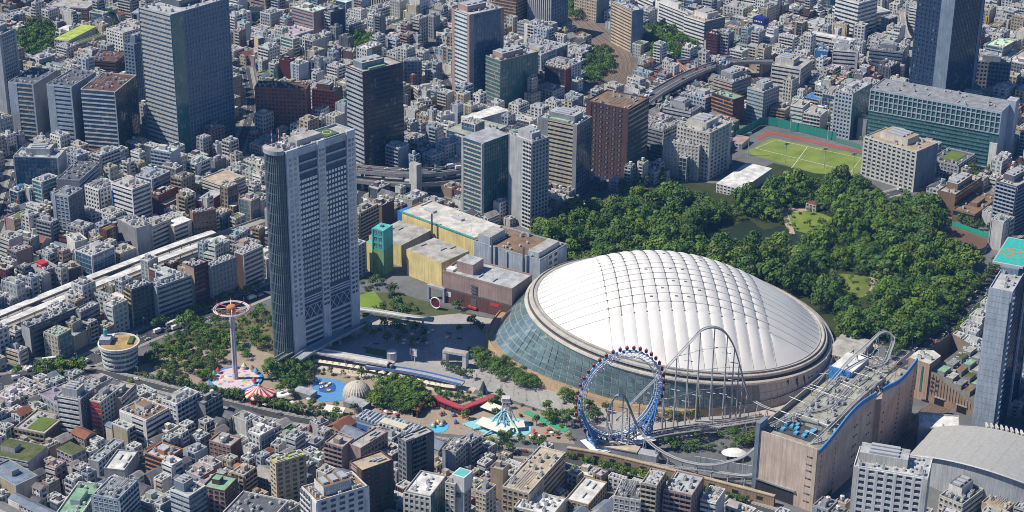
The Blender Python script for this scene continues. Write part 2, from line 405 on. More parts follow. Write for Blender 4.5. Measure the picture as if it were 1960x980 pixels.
def frame3(L, N, R, h):
    """ground frame of a box from three roof corners seen in the photograph"""
    n, l, r = G(*N, h), G(*L, h), G(*R, h)
    a, b = (r - n).xy, (l - n).xy
    if a.length >= b.length: u = a.normalized(); v = Vector((-u.y, u.x)); W = a.length; D = max(5.0, b.dot(v))
    else: v = b.normalized(); u = Vector((v.y, -v.x)); D = b.length; W = max(5.0, a.dot(u))
    c = n.xy + u * W / 2 + v * D / 2
    return c, atan2(u.y, u.x), W, D
def hero(name, label, cat, L, N, R, base, sl, sr, wall='lg', rc='cc', code='pat', fh=3.6, land=None, trim=None, pen=None, extra=None):
    h = base if not isinstance(base, tuple) else HT(base[0], base[1], N[1])
    c, an, W, D = frame3(L, N, R, h)
    HERO.append((c.x, c.y, an, W, D))
    rt = root(name, label, cat, (c.x, c.y, 0), an)
    S = Sink('thing', rt); rnd = random.Random(int(N[0] * 31 + N[1]))
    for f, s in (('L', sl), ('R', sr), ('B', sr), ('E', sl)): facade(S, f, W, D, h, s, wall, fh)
    roofkit(S, W, D, h, wall, cv(rc), code, rnd, trim, pen)
    if extra: extra(S, W, D, h)
    S.done()
    if land: LAND.append((*P((c.x, c.y, h * .7)), land))
    return rt
# ------------------------------------------------------------------ ground, roads, water
def smooth(pts, n=6):
    out = []; P0 = [pts[0]] + list(pts) + [pts[-1]]
    for i in range(1, len(P0) - 2):
        a, b, c, d = [Vector(p) for p in P0[i - 1:i + 3]]
        for k in range(n):
            t = k / n
            out.append(.5 * ((2 * b) + (c - a) * t + (2 * a - 5 * b + 4 * c - d) * t * t + (3 * b - a - 3 * c + d) * t ** 3))
    out.append(Vector(pts[-1])); return out
def offs(path, o):
    r = []
    for i, p in enumerate(path):
        d = (path[min(i + 1, len(path) - 1)] - path[max(i - 1, 0)]); n = Vector((-d.y, d.x, 0))
        if n.length > 0: n.normalize()
        r.append(p + n * o)
    return r
def strip(mb, path, o0, o1, z, col, m=ASPH, z1=None):
    a, b = offs(path, o0), offs(path, o1)
    for i in range(len(path) - 1):
        zz = [p.z + z for p in path]
        mb.poly([(a[i].x, a[i].y, zz[i]), (a[i + 1].x, a[i + 1].y, zz[i + 1]), (b[i + 1].x, b[i + 1].y, zz[i + 1]), (b[i].x, b[i].y, zz[i])][::-1], col, m)
def wallstrip(mb, path, o0, o1, z0, z1, col, m=WALL):
    a, b = offs(path, o0), offs(path, o1)
    for i in range(len(path) - 1):
        p, q, r, s = a[i], a[i + 1], b[i + 1], b[i]; y0, y1 = path[i].z, path[i + 1].z
        mb.poly([(p.x, p.y, y0 + z0), (q.x, q.y, y1 + z0), (q.x, q.y, y1 + z1), (p.x, p.y, y0 + z1)], col, m)
        mb.poly([(r.x, r.y, y1 + z0), (s.x, s.y, y0 + z0), (s.x, s.y, y0 + z1), (r.x, r.y, y1 + z1)], col, m)
        mb.poly([(p.x, p.y, y0 + z1), (q.x, q.y, y1 + z1), (r.x, r.y, y1 + z1), (s.x, s.y, y0 + z1)], col, m)
        mb.poly([(p.x, p.y, y0 + z0), (s.x, s.y, y0 + z0), (r.x, r.y, y1 + z0), (q.x, q.y, y1 + z0)], col, m)
def PX(pts, z=0.0): return [G(x, y, z) for x, y in pts]
def sheet(name, pix, z, col, m, holes=None, sm=0):
    pts = PX(pix)
    if sm: pts = smooth(pts + [pts[0]], sm)[:-1]
    mb = MB(); v = [(p.x, p.y, z) for p in pts]
    ar = sum(v[i][0] * v[(i + 1) % len(v)][1] - v[(i + 1) % len(v)][0] * v[i][1] for i in range(len(v)))
    mb.poly(v if ar > 0 else v[::-1], col, m); return mb.build(name, kind='structure')
g = MB(); g.poly([(-5000, -2500, 0), (5000, -2500, 0), (5000, 9000, 0), (-5000, 9000, 0)], (.15, .155, .16), ASPH)
g.build('ground', kind='structure')
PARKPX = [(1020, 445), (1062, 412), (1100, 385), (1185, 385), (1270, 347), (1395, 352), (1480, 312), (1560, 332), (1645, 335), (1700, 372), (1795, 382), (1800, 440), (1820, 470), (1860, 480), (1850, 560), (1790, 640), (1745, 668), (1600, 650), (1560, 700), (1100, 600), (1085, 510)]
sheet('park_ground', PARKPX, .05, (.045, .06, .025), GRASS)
sheet('soil_bank', [(250, 700), (330, 640), (520, 590), (560, 690), (600, 700), (560, 775), (430, 760)], .05, (.16, .15, .09), GRASS)
sheet('garden_ground', [(684, 560), (760, 560), (860, 590), (940, 610), (920, 640), (700, 640)], .05, (.09, .11, .05), GRASS)
sheet('fairground', [(255, 705), (430, 640), (560, 695), (830, 745), (920, 755), (1080, 800), (1100, 850), (820, 828), (560, 780), (440, 760)], .06, (.34, .28, .22), PAVE)
sheet('plaza', [(520, 700), (690, 610), (760, 612), (880, 600), (950, 612), (1000, 640), (1300, 640), (1500, 650), (1640, 645), (1650, 700), (1560, 790), (1450, 800), (1280, 850), (1085, 800), (960, 760), (905, 745), (830, 735), (600, 690)], .1, (.36, .35, .34), PAVE)
sheet('promenade', [(585, 692), (610, 690), (830, 735), (912, 742), (906, 752), (830, 748), (595, 706)], .14, (.52, .46, .36), PAVE)
sheet('plaza', [(1560, 690), (1640, 640), (1700, 650), (1640, 700), (1560, 775), (1450, 800), (1445, 785)], .14, (.45, .40, .34), PAVE)
sheet('lawn', [(684, 566), (716, 557), (739, 588), (720, 594), (684, 590)], .15, (.17, .27, .05), GRASS)
sheet('lawn', [(700, 664), (745, 672), (742, 684), (700, 676)], .16, (.12, .2, .04), GRASS)
sheet('pond', [(1326, 458), (1352, 448), (1390, 440), (1432, 421), (1462, 440), (1500, 432), (1530, 455), (1528, 476), (1490, 470), (1440, 468), (1400, 474), (1350, 468)], .1, (.024, .036, .018), WATER, sm=3)
sheet('park_lawn', [(1484, 402), (1530, 400), (1595, 418), (1585, 440), (1540, 446), (1500, 428)], .12, (.17, .24, .05), GRASS, sm=3)
sheet('park_path', [(1488, 398), (1540, 398), (1545, 404), (1508, 408), (1522, 448), (1512, 450), (1496, 415)], .16, (.42, .34, .24), PAVE)
sheet('park_lawn', [(1566, 530), (1612, 524), (1680, 535), (1690, 550), (1640, 572), (1625, 560), (1580, 545)], .12, (.15, .2, .05), GRASS, sm=3)
sheet('park_path', [(1662, 530), (1680, 534), (1676, 552), (1655, 566), (1668, 548)], .16, (.42, .34, .25), PAVE)
sheet('park_lawn', [(1085, 505), (1100, 480), (1135, 485), (1120, 505)], .12, (.16, .2, .06), GRASS)
sheet('sports_field', [(1424, 292), (1478, 264), (1660, 299), (1640, 336), (1560, 332)], .1, (.19, .26, .06), GRASS)
sheet('running_track', [(1450, 262), (1473, 250), (1670, 293), (1666, 298), (1478, 257), (1453, 269)], .14, (.32, .1, .07), PAVE)
sheet('dirt_court', [(1806, 440), (1826, 434), (1890, 458), (1884, 482), (1850, 486), (1812, 466)], .12, (.15, .09, .065), PAVE)
sheet('far_lawn', [(216, 66), (228, 48), (300, 38), (300, 70), (230, 72)], .1, (.12, .17, .04), GRASS)
sheet('rooftop_court', [(1128, 378), (1150, 366), (1190, 385), (1160, 392), (1140, 390)], .3, (.03, .12, .10), PAVE)
sheet('water_pool', [(600, 722), (640, 726), (662, 736), (668, 762), (640, 768), (600, 764)], .16, (.10, .28, .55), PAINT, sm=3)
sheet('pool_deck', [(612, 732), (640, 734), (640, 750), (612, 750)], .2, (.03, .10, .36), PAINT, sm=3)
sheet('mini_golf', [(1001, 790), (1010, 786), (1090, 822), (1080, 828)], .3, (.05, .36, .2), PAINT)
sheet('splash_pool', [(884, 812), (930, 800), (985, 800), (1015, 812), (1010, 832), (960, 836), (925, 828)], .2, (.26, .58, .62), PAINT, sm=3)
sheet('kids_pool', [(822, 812), (838, 806), (858, 814), (852, 826), (832, 828)], .2, (.10, .45, .7), PAINT, sm=3)
for i in range(9):
    sheet('paving_strip', [(640 + i * 34, 690 - i * 6), (643 + i * 34, 690 - i * 6), (735 + i * 34, 612 + i * 2), (732 + i * 34, 612 + i * 2)], .13, (.46, .43, .39), PAVE)
for i in range(10):
    sheet('paving_strip', [(905 + i * 20, 690 + i * 9), (907.5 + i * 20, 690 + i * 9), (880 + i * 26, 724 + i * 9), (877.5 + i * 26, 724 + i * 9)], .13, (.30, .28, .25), PAVE)
sheet('plaza', [(-60, 738), (40, 700), (150, 690), (165, 712), (120, 722), (0, 752)], .07, (.33, .27, .21), PAVE)
mb = MB()
for pl in ([(1446, 284), (1486, 268), (1648, 303), (1628, 330)], [(1446, 284), (1628, 328)], [(1545, 282), (1515, 322)]):
    strip(mb, PX(pl), -.3, .3, .17, (.6, .62, .5), PAINT)
mb.build('pitch_line', kind='structure')
ROADS = []
def road(pix, w, z=.08, marks=True, name='road', walk=True, col=(.07, .072, .078), kerb=True, h=0.0):
    path = smooth(PX(pix, h), 6); ROADS.append((path, w / 2 + (3 if walk else .5)))
    mb = MB(); strip(mb, path, -w / 2, w / 2, z, col, ASPH); mb.build(name, kind='structure')
    if walk:
        mb = MB()
        for s in (-1, 1):
            a, b = sorted((s * (w / 2), s * (w / 2 + 2.6))); wallstrip(mb, path, a, b, .03, z + .12, (.30, .29, .275), PAVE)
        mb.build('pavement', kind='structure')
    if marks:
        mb = MB()
        for o in (-w / 2 + .5, w / 2 - .5): strip(mb, path, o - .12, o + .12, z + .012, (.7, .7, .68), PAINT)
        L = 0; q = offs(path, 0)
        for lane in ([0] if w < 12 else [-w / 4, 0, w / 4]):
            pp = offs(path, lane)
            for i in range(len(pp) - 1):
                d = pp[i + 1] - pp[i]; n = int(d.length / 9)
                for k in range(n):
                    a = pp[i] + d * (k / n); b = a + d.normalized() * 4.5; s = Vector((-d.y, d.x, 0)).normalized() * .14
                    mb.poly([(a.x + s.x, a.y + s.y, z + .014 + a.z), (a.x - s.x, a.y - s.y, z + .014 + a.z), (b.x - s.x, b.y - s.y, z + .014 + b.z), (b.x + s.x, b.y + s.y, z + .014 + b.z)], (.7, .7, .68), PAINT)
        mb.build('road_marking', kind='structure')
    return path
R1 = road([(-90, 742), (40, 722), (170, 690), (290, 638), (430, 590), (540, 545), (640, 500)], 17)
R2 = road([(120, 700), (200, 715), (290, 738), (430, 772), (560, 802), (700, 822), (850, 848), (1000, 868), (1060, 872)], 8)
R2b = road([(1060, 872), (1150, 898), (1300, 940), (1430, 968), (1560, 1010)], 8)
R3 = road([(1640, 800), (1720, 715), (1790, 652), (1850, 590), (1905, 530), (1990, 440)], 15)
R5 = road([(690, 470), (720, 440), (700, 400), (690, 370), (760, 360), (860, 385)], 9)
R6 = road([(1150, 345), (1220, 320), (1290, 320)], 8)
R7 = road([(1255, 30), (1290, 70), (1330, 100), (1400, 125), (1440, 150), (1500, 215)], 14)
R8 = road([(1655, 385), (1800, 345), (1880, 325), (1960, 310), (2050, 290)], 10)
R9 = road([(220, 320), (340, 305), (450, 300), (560, 340), (690, 345), (800, 352), (900, 345)], 15)
R10 = road([(1700, 30), (1735, 70), (1760, 120), (1762, 190)], 12)
R11 = road([(820, 90), (850, 150), (900, 205), (1010, 210), (1110, 190)], 9)
R12 = road([(40, 300), (10, 400), (-40, 520)], 9)
R13 = road([(470, 130), (480, 210), (450, 300)], 9)
SL = road([(1640, 945), (1700, 880), (1760, 815), (1800, 775)], 10, name='street', walk=False)
# crossing stripes at the lower left junction
mb = MB()
for k in range(9):
    a = G(12 + k * 9, 712 - k * 2.6); mb.box(a.x - .45, a.x + .45, a.y - 3, a.y + 3, .09, .1, (.72, .72, .7), PAINT)
mb.build('road_marking', kind='structure')
# curved railway, upper middle
TR = smooth(PX([(1060, -25), (1100, 30), (1140, 66), (1172, 95), (1185, 125), (1178, 152), (1152, 182), (1125, 205)]), 6); ROADS.append((TR, 18))
mb = MB(); strip(mb, TR, -15, 15, .08, (.17, .125, .09), PAVE); mb.build('railway_ballast', kind='structure')
mb = MB()
for o in (-11, -7, -2, 2, 7, 11):
    for q in (-.7, .7): wallstrip(mb, TR, o + q - .15, o + q + .15, .1, .35, (.28, .26, .25), METAL)
o = mb.build('railway_track', kind='structure')
TR2 = smooth(PX([(1700, 880), (1760, 812), (1800, 778), (1822, 760)]), 4); ROADS.append((TR2, 9))
mb = MB(); strip(mb, TR2, -7, 7, .16, (.16, .11, .08), PAVE); mb.build('railway_ballast', kind='structure')
mb = MB()
for o in (-3, 3):
    for q in (-.7, .7): wallstrip(mb, TR2, o + q - .12, o + q + .12, .18, .4, (.3, .26, .22), METAL)
mb.build('railway_track', kind='structure')

def green_office(S, W, D, h):
    mb = S.part('upper_grid', True); n = int(D / 4.2)
    for i in range(n + 1): fbox(mb, 'L', W, D, i * D / n - .45, i * D / n + .45, h * .62, h, .1, .8, 'lb')
    for z in (.62, .72, .82, .92, .99): fbox(mb, 'L', W, D, 0, D, h * z - .4, h * z + .3, .1, .7, 'lb')
    mb = S.part('sill_band', True)
    for i in range(8): fbox(mb, 'L', W, D, 0, D * .93, h * (.06 + i * .07), h * (.06 + i * .07) + .8, .1, .6, 'lgl')
    fbox(S.part('end_wall'), 'L', W, D, D * .945, D, 0, h * .45, .1, 1.2, 'wh')
    mb = S.part('end_tower'); mb.box(W / 2 - 9, W / 2 + 2, -D / 2 - 5, -D / 2 + 3, 0, h + 4, 'lb', top=cv('lg'), tm=ROOF)
def yellow_trim(S, W, D, h):
    mb = S.part('eave_trim'); t = .5
    fbox(mb, 'L', W, D, 0, D, h - .6, h + .7, .02, t, 'tq'); fbox(mb, 'R', W, D, 0, W, h - .6, h + .7, .02, t, 'ye')
    mb = S.part('annex'); mb.box(-W / 2 + 4, -W / 2 + 16, D / 2, D / 2 + 9, 0, h - 3, 'bu')
    mb = S.part('flue'); mb.tube([(-W / 2 - 3, D * .04, 0), (-W / 2 - 3, D * .04, h + 9)], .7, 'dg', METAL, 8, True)
    mb = S.part('roof_vent')
    for x, y in ((0, D * .3), (3, -D * .05)): mb.box(x - 2, x + 2, y - 5, y + 5, h, h + 1.5, 'lg', METAL)
def tower_skin(S, W, D, h):
    mb = S.part('lower_cladding')
    fbox(mb, 'L', W, D, 0, D, 0, h * .55, .25, .3, (.30, .42, .12)); fbox(mb, 'R', W, D, 0, W, 0, h * .55, .05, .3, (.16, .36, .2))
    S.part('roof_vent').box(-1, 1, -1, 1, h, h + 1.2, 'dg')
def boxy_bits(S, W, D, h):
    mb = S.part('roof_block'); mb.box(-W / 2 + 2, W * .1, D * .28, D / 2 - 2, h, h + 6, 'lb', top=cv('cc'), tm=ROOF); mb.box(-W / 2 + 3, W * .35, -D / 2 + 3, -D / 2 + 12, h, h + 4, 'lb', top=cv('cc'), tm=ROOF)
    mb = S.part('buttress')
    for t in (.25, .5, .75): fbox(mb, 'L', W, D, D * t - .8, D * t + .8, 0, h, 0, .8, 'lb')
    mb = S.part('flue')
    for t in (.3, .78): mb.tube([(-W / 2 - 2, D * (.5 - t), 0), (-W / 2 - 2, D * (.5 - t), h + 8)], .8, 'dg', METAL, 8, True)
    fbox(S.part('end_door'), 'R', W, D, W * .75, W * .8, h * .3, h * .9, 0, .2, 'dg')
def brown_store(S, W, D, h):
    mb = S.part('lower_brickwork')
    fbox(mb, 'L', W, D, 0, D, 0, h * .44, .05, .5, (.17, .085, .065)); fbox(mb, 'R', W, D, 0, W, 0, h * .44, .05, .5, (.17, .085, .065))
    fbox(S.part('string_course'), 'L', W, D, 0, D, h * .44, h * .49, .05, .35, 'dg')
    w = MB(); fbox(w, 'L', W, D, D * .42, D * .5, 0, 1.6, .4, .7, 'dg', METAL)
    S.rep('louvre', w, [(0, 0, h * z) for z in (.14, .22, .3, .56, .66, .76)])
    fbox(S.part('poster'), 'L', W, D, D * .05, D * .13, h * .22, h * .38, .5, .62, 'wh', PAINT)
    w = MB(); fbox(w, 'L', W, D, 0, 4, 0, 1.4, .5, 2.2, 'rd', PAINT)
    S.rep('awning', w, [(0, -D * t, 1.2) for t in (.38, .44, .8, .86)])
    S.part('penthouse').box(-W / 2 + 6, W * .22, D * .12, D * .36, h, h + 8, 'pk', top=cv('lg'), tm=ROOF)
    S.part('rooftop_plant').box(-W / 2 + 3, -W / 2 + 9, D * .38, D * .48, h, h + 1.6, 'wh', METAL)
    mb = S.part('roof_parapet')
    for f, l in (('L', D), ('R', W), ('B', W), ('E', D)): fbox(mb, f, W, D, 0, l, h - .2, h + 1.2, -.3, .12, 'pk')
    mb = S.part('sign'); fbox(mb, 'L', W, D, D * .7, D * .82, h * .3, h * .4, .5, .7, 'rd', PAINT)
def tank_box(S, W, D, h):
    mb = S.part('tank_box'); e = .5; mb.box(-W / 2 - e, W / 2 + e, -D / 2 - e, D / 2 + e, h - 8, h + 1.4, 'wh', top=cv('wh')); 
    mb.box(-W / 2 + .4, W / 2 - .4, -D / 2 + .4, D / 2 - .4, h + 1.4, h + 1.5, 'tq', PAINT); mb = S.part('vent'); mb.box(-W / 2 - .9, -W / 2 - .05, -D * .2, D * .2, h - 12, h - 9.5, 'dg')

def sign_box(S, W, D, h, z, col, k=1.0):
    S.part('sign_box').box(-W / 2 * k, W / 2 * k, -D / 2 * k, D / 2 * k, h + .02, h + z, col, PAINT); m = S.sub('sign_box', 'lettering')
    for i in range(5): a, b = -D * k * .32 + D * k * i * .14, -D * k * .32 + D * k * i * .14 + D * k * .08; m.box(-W / 2 * k - .15, -W / 2 * k - .02, a, b, h + z * .4, h + z * .62, 'wh', PAINT)
def blue_marks(S, W, D, h):
    m = S.part('sign_mark'); fbox(m, 'L', W, D, D * .46, D * .54, h * .68, h * .9, .02, .2, 'wh', PAINT)
    for a in (.32, .52): fbox(m, 'L', W, D, D * a, D * (a + .14), h * .48, h * .57, .02, .2, 'wh', PAINT)

# ------------------------------------------------------------------ buildings surveyed one by one
OB, TW, AP, HT_ = 'office building', 'tower', 'apartment block', 'hotel'
def H(*a, **k): return hero(*a, **k)
# -- far left
H('office_tower', 'tall tower with one sunlit striped face and a dark green glass face', TW, (288, 8), (326, 30), (436, -2), (345, 300), 'B:lst:bg', 'G:sb:bg:0:0:3.4', 'dg', 'lg', 'PA', 3.9, land='the tall striped glass tower', trim='lg', extra=lambda S, W, D, h: fbox(S.part('glass_strip'), 'R', W, D, 0, W * .2, 0, h, .42, .62, 'gg', GLASS))
H('office_tower', 'slim dark lattice tower standing just behind the tall striped tower', TW, (246, 80), (256, 87), (291, 74), (266, 245), 'G:sb:dk', 'G:sb:dk:0:0:2.4', 'sb', 'dg', 'Pf', 3.2)
H('office_building', 'pale striped office block with blank left third, leftmost of three alike', OB, (9, 162), (64, 163), (109, 135), (72, 279), 'T:cr:bg:.34:.06', 'X:mg', 'lb', 'dg', 'Aa', 3.9, land='the leftmost striped office trio')
H('office_building', 'blue banded office block in the middle of three alike', OB, (83, 166), (137, 167.5), (183, 139), (147, 290), 'B:lb:bg:.3:.06', 'X:st', 'lb', 'dg', 'AA', 3.9)
H('office_building', 'white rimmed office block with dark glass side, right of three alike', OB, (157, 170), (220.5, 177), (261, 145), (231, 300), 'T:wh:bg:.0:.03', 'C:br:dk', 'lb', 'br', 'Af', 3.9, trim='wh')
H('office_tower', 'grey tower cut by the left photo edge with a grid of windows', TW, (-60, 62), (-2, 70), (31, 56), (12, 262), 'X:lg', 'W:lg:dk:.15:.1', 'lg', 'cc', 'Pa', 3.4)
H('brick_hall', 'long low pink brick building with a white roof edge and inner lawn', OB, (88, 12), (166, 17), (208, -4), 17, 'W:pk:dk', 'W:pk:dk', 'pk', 'cc', 'a', 4, trim='wh')
H('columned_pavilion', 'pale grey pavilion with tall columns on a lawn beside striped tower', 'pavilion', (253, 24), (288, 27), (300, 20), 16, 'S:lg:dk:0:0:7', 'S:lg:dk:0:0:7', 'lg', 'st', 'n', 15)
H('school_building', 'low grey building with bright green roof stripe among trees', 'school', (134, 84), (141, 88), (213, 64), 14, 'X:ow', 'B:lg:bg', 'lg', 'cc', 'ag', 3.8)
H('school_building', 'narrow cream building whose roof carries a long lime strip', 'school', (112, 70), (131, 78), (185, 50), 18, 'W:ow:dk', 'X:lg', 'ow', 'lm', 'n', 3.8)
H('white_hall', 'low hall with a plain white roof amid trees, by the lime strip', 'hall', (104, 58), (135, 64), (162, 52), 7, 'X:lg', 'X:lg', 'lg', 'wh', 'n', 5)
H('office_building', 'low brown office block with sunken roof courts, beneath the lime strip', OB, (170, 112), (222, 120), (247, 100), 20, 'B:br:dk', 'B:br:dk', 'br', 'br', 'Aa', 3.6)
H('office_building', 'dark blue glass office block with pale frame and sunken roof', OB, (25, 301), (111, 304), (131, 287), (113, 385), 'C:na:bg:.03:.03', 'X:lg', 'lg', 'lg', 'Pa', 3.7, trim='lg', land='the pale framed blue glass block')
H('office_building', 'grey block with a sunken roof, joined to the pale framed glass block', OB, (110, 342), (152, 347), (190, 313), (157, 410), 'X:mg', 'B:lb:dk', 'st', 'dg', 'Aa', 3.7)
H('apartment_building', 'slim blue white apartment tower with angled balconies behind low houses', AP, (289, 287), (327, 294), (338, 284), (333, 362), 'M:lb:bg', 'X:lb', 'lb', 'ow', 'pt', 3.1, land='the angled balcony tower')
# -- top centre left
H('brick_hotel', 'wide red brown brick hotel with a regular grid of small windows', HT_, (487, 168), (586, 172), (601, 160), (587, 264), 'W:rk:dk:.02:.02:3.4', 'X:br', 'rk', 'br', 'Aa', 3.3, land='the red brick hotel')
H('office_building', 'dark gridded annex between the red brick hotel and dark banded tower', OB, (598, 171), (640, 176), (660, 166), (640, 245), 'G:mr:dk', 'X:br', 'br', 'lg', 'Pa', 3.5)
H('office_tower', 'dark banded office tower with a green helipad on its penthouse', TW, (643, 131), (694, 139.5), (771, 121), (703, 338), 'B:lg:dk', 'T:br:dk:.1:0', 'br', 'cc', 'Ph', 3.9, land='the dark helipad tower', pen='sb')
H('office_tower', 'tall white and blue tower with tan edges beyond the railway', TW, (863, 18), (899, 30), (964, 16), (908, 196), 'B:wh:bg:.15:.12', 'C:sb:bg:.12:.1', 'pk', 'lg', 'Pa', 3.9, land='the tall white and blue tower')
H('office_building', 'green glass block with pink white striped left side', OB, (927, 108), (958, 118), (1030, 100), (963, 208), 'T:pk:gg', 'C:lgl:gg', 'pk', 'lg', 'PA', 3.9, land='the pink striped glass block')
H('apartment_tower', 'brown banded tower cut by the top photo edge', TW, (944, -14), (988, -6), (1013, -18), (990, 74), 'T:tn:br', 'T:tn:br', 'br', 'cc', 'p', 3.3)
H('office_tower', 'grey tower with vertical white ribs cut by the top edge', TW, (1012, -20), (1055, -12), (1087, -26), (1056, 78), 'S:lg:bg:0:0:2.4', 'G:sb:dk', 'lg', 'lg', 'p', 3.8, land='the ribbed grey tower')
H('office_building', 'maroon slab block with one blank wall, behind the red brick hotel', OB, (534, 115), (554, 118), (563, 112), (557, 165), 'X:mr', 'X:br', 'mr', 'mg', 'p', 3.4)
H('apartment_building', 'dark tower with one thin white striped edge beside a small wood', AP, (626, 20), (633, 25), (660, 17), (636, 86), 'M:wh:dk', 'W:na:dk', 'dg', 'mg', 'p', 3.1)
H('office_building', 'low dark blue block with many cylinders, behind the brick hotel annex', OB, (590, 116), (634, 120), (645, 112), (636, 158), 'S:sb:dk', 'B:sb:dk', 'sb', 'mg', 'At', 3.4)
H('office_building', 'dark gridded block right behind the dark helipad tower', OB, (764, 112), (773, 118), (806, 117), (778, 178), 'X:lg', 'G:sb:dk', 'mg', 'lg', 'Aa', 3.4)
H('white_warehouse', 'white box building with a smooth bright roof, ahead of pink striped block', 'warehouse', (882, 222), (905, 231), (974, 211), (907, 262), 'X:wh', 'X:lb', 'wh', 'wh', 'n', 5, land='the smooth white box')
H('apartment_building', 'slim white block with a blank right wall near the expressway', AP, (838, 220), (845, 224), (869, 218), (847, 268), 'M:wh:dk', 'X:lb', 'wh', 'cc', 'pt', 3.1)
H('apartment_building', 'pale block with rounded balconies right of the dark helipad tower', AP, (777, 196), (790, 198), (826, 194), (792, 235), 'X:lb', 'M:ow:dk', 'ow', 'cc', 'pt', 3.1)
H('office_building', 'wide low white block with rows of square windows behind balconies', OB, (783, 168), (800, 173), (850, 166), 16, 'B:be:dk', 'W:wh:dk', 'wh', 'cc', 'pa', 3.4)
H('office_building', 'blue glass office block in the shade of the striped glass tower', OB, (463, 22), (470, 24), (520, 22), (472, 52), 'X:lg', 'B:gg:bg', 'mg', 'mg', 'Pa', 3.7)
H('apartment_building', 'cream thin slab seen edge on near the striped glass tower', AP, (486, 70), (494, 74), (503, 70), (497, 112), 'X:cr', 'X:dg', 'cr', 'cc', 'n', 3.2)
H('apartment_building', 'white tower with vertical ribs by the top edge, left of white and blue tower', AP, (706, -30), (738, -26), (750, -32), (740, 30), 'S:ow:dk:0:0:3', 'X:tn', 'ow', 'cc', 'p', 3.2)
# -- top right
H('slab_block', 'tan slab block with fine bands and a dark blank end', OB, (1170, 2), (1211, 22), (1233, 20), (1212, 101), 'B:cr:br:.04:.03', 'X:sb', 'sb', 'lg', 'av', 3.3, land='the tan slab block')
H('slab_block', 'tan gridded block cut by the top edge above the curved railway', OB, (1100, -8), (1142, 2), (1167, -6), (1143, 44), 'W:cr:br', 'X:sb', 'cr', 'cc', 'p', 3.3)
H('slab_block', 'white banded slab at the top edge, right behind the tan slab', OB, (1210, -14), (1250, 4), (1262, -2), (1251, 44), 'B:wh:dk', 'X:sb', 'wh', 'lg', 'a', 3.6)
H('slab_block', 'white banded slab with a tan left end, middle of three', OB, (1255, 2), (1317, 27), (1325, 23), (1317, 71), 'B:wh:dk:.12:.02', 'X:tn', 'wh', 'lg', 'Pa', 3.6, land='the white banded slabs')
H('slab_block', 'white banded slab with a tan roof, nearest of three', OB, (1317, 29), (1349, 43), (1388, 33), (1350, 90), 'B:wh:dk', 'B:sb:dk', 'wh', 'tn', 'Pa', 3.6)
H('office_tower', 'brown tower with blank walls, dotted windows and a glassy right side', TW, (1123, 194), (1204, 211), (1237, 188), (1200, 352), 'W:mv:dk:.12:.12:5.5', 'B:br:gg', 'mv', 'bn', 'vaf', 4.2, land='the blank brown tower')
H('office_building', 'grey stone office with striped centre and a pale green helipad', OB, (1030, 225), (1105, 241), (1141, 226), (1103, 384), 'B:cr:dk:.26:.1', 'C:mg:dk', 'mg', 'lg', 'PAh', 3.6, land='the stone helipad office')
H('apartment_tower', 'slim tower with a blank grey left face and white balcony grid', TW, (976, 258), (1019, 274), (1050, 264), (1015, 440), 'M:wh:dk:.62:.0', 'G:st:dk', 'lg', 'lg', 'Pa', 3.2, land='the slim balcony tower')
H('office_tower', 'dark glass tower with grey corner columns and a pyramid roof', TW, (875, 265), (923, 275), (975, 256), (923, 425), 'T:cr:bg:.1:.05', 'C:na:gg:.05:.06:2', 'lg', 'st', 'n', 3.7, land='the pyramid roofed glass tower')
H('office_building', 'tall rear wing of the pale stone office with small windows', OB, (1298, 241), (1358, 257), (1400, 235), (1357, 346), 'W:ow:dk', 'W:lg:dk:.1:.1:6', 'ow', 'cc', 'PA', 3.4, land='the pale stone office')
H('office_building', 'front wing of the pale stone office with a woven window grid', OB, (1271, 270), (1338, 281), (1354, 272), (1340, 346), 'G:ow:lg', 'W:ow:dk', 'ow', 'cc', 'Aa', 3.3)
H('office_building', 'dark grey block with a clustered roof, left of the pale stone office', OB, (1236, 243), (1268, 252), (1294, 240), (1266, 315), 'B:mg:dk', 'M:ow:dk', 'mg', 'mg', 'At', 3.4)
H('office_building', 'grey stepped office with dark roof sheds above a terracotta base', OB, (1366, 150), (1402, 160), (1438, 147), (1405, 205), 'B:be:dk', 'B:mg:dk', 'mg', 'mg', 'PAf', 3.5)
H('office_building', 'terracotta block with green roof terraces, below the grey stepped office', OB, (1362, 178), (1404, 192), (1421, 184), (1405, 240), 'T:or_:dk', 'X:rb', 'rb', 'gn', 'a', 3.4, land='the terracotta block')
H('office_building', 'grey green office block right of the terracotta block', OB, (1432, 168), (1462, 177), (1492, 165), (1461, 238), 'B:lg:lgl', 'W:lg:dk', 'lg', 'cc', 'Pa', 3.5)
H('office_building', 'pale blue block with stepped roof just above the pale stone office', OB, (1312, 179), (1350, 190), (1378, 178), (1352, 226), 'W:lb:dk', 'B:st:bg', 'lb', 'cc', 'pat', 3.4)
H('office_building', 'grey block with a hollow roof court left of the pale blue block', OB, (1269, 206), (1322, 217), (1342, 203), (1322, 240), 'B:lg:dk', 'W:lg:dk', 'lg', 'dg', 'Pa', 3.4)
H('apartment_building', 'white block with navy box sign on top near the white slabs', AP, (1440, 45), (1462, 50), (1470, 46), (1462, 88), 'X:wh', 'W:mg:dk', 'wh', 'lg', 'n', 3.2, land='the navy signed white block', extra=lambda S, W, D, h: sign_box(S, W, D, h, 7, (.02, .03, .2)))
H('office_building', 'dark red striped block at the foot of the white slabs', OB, (1354, 63), (1374, 68), (1386, 62), (1375, 108), 'B:mr:dk', 'B:rb:dk', 'mr', 'cc', 'pa', 3.3)
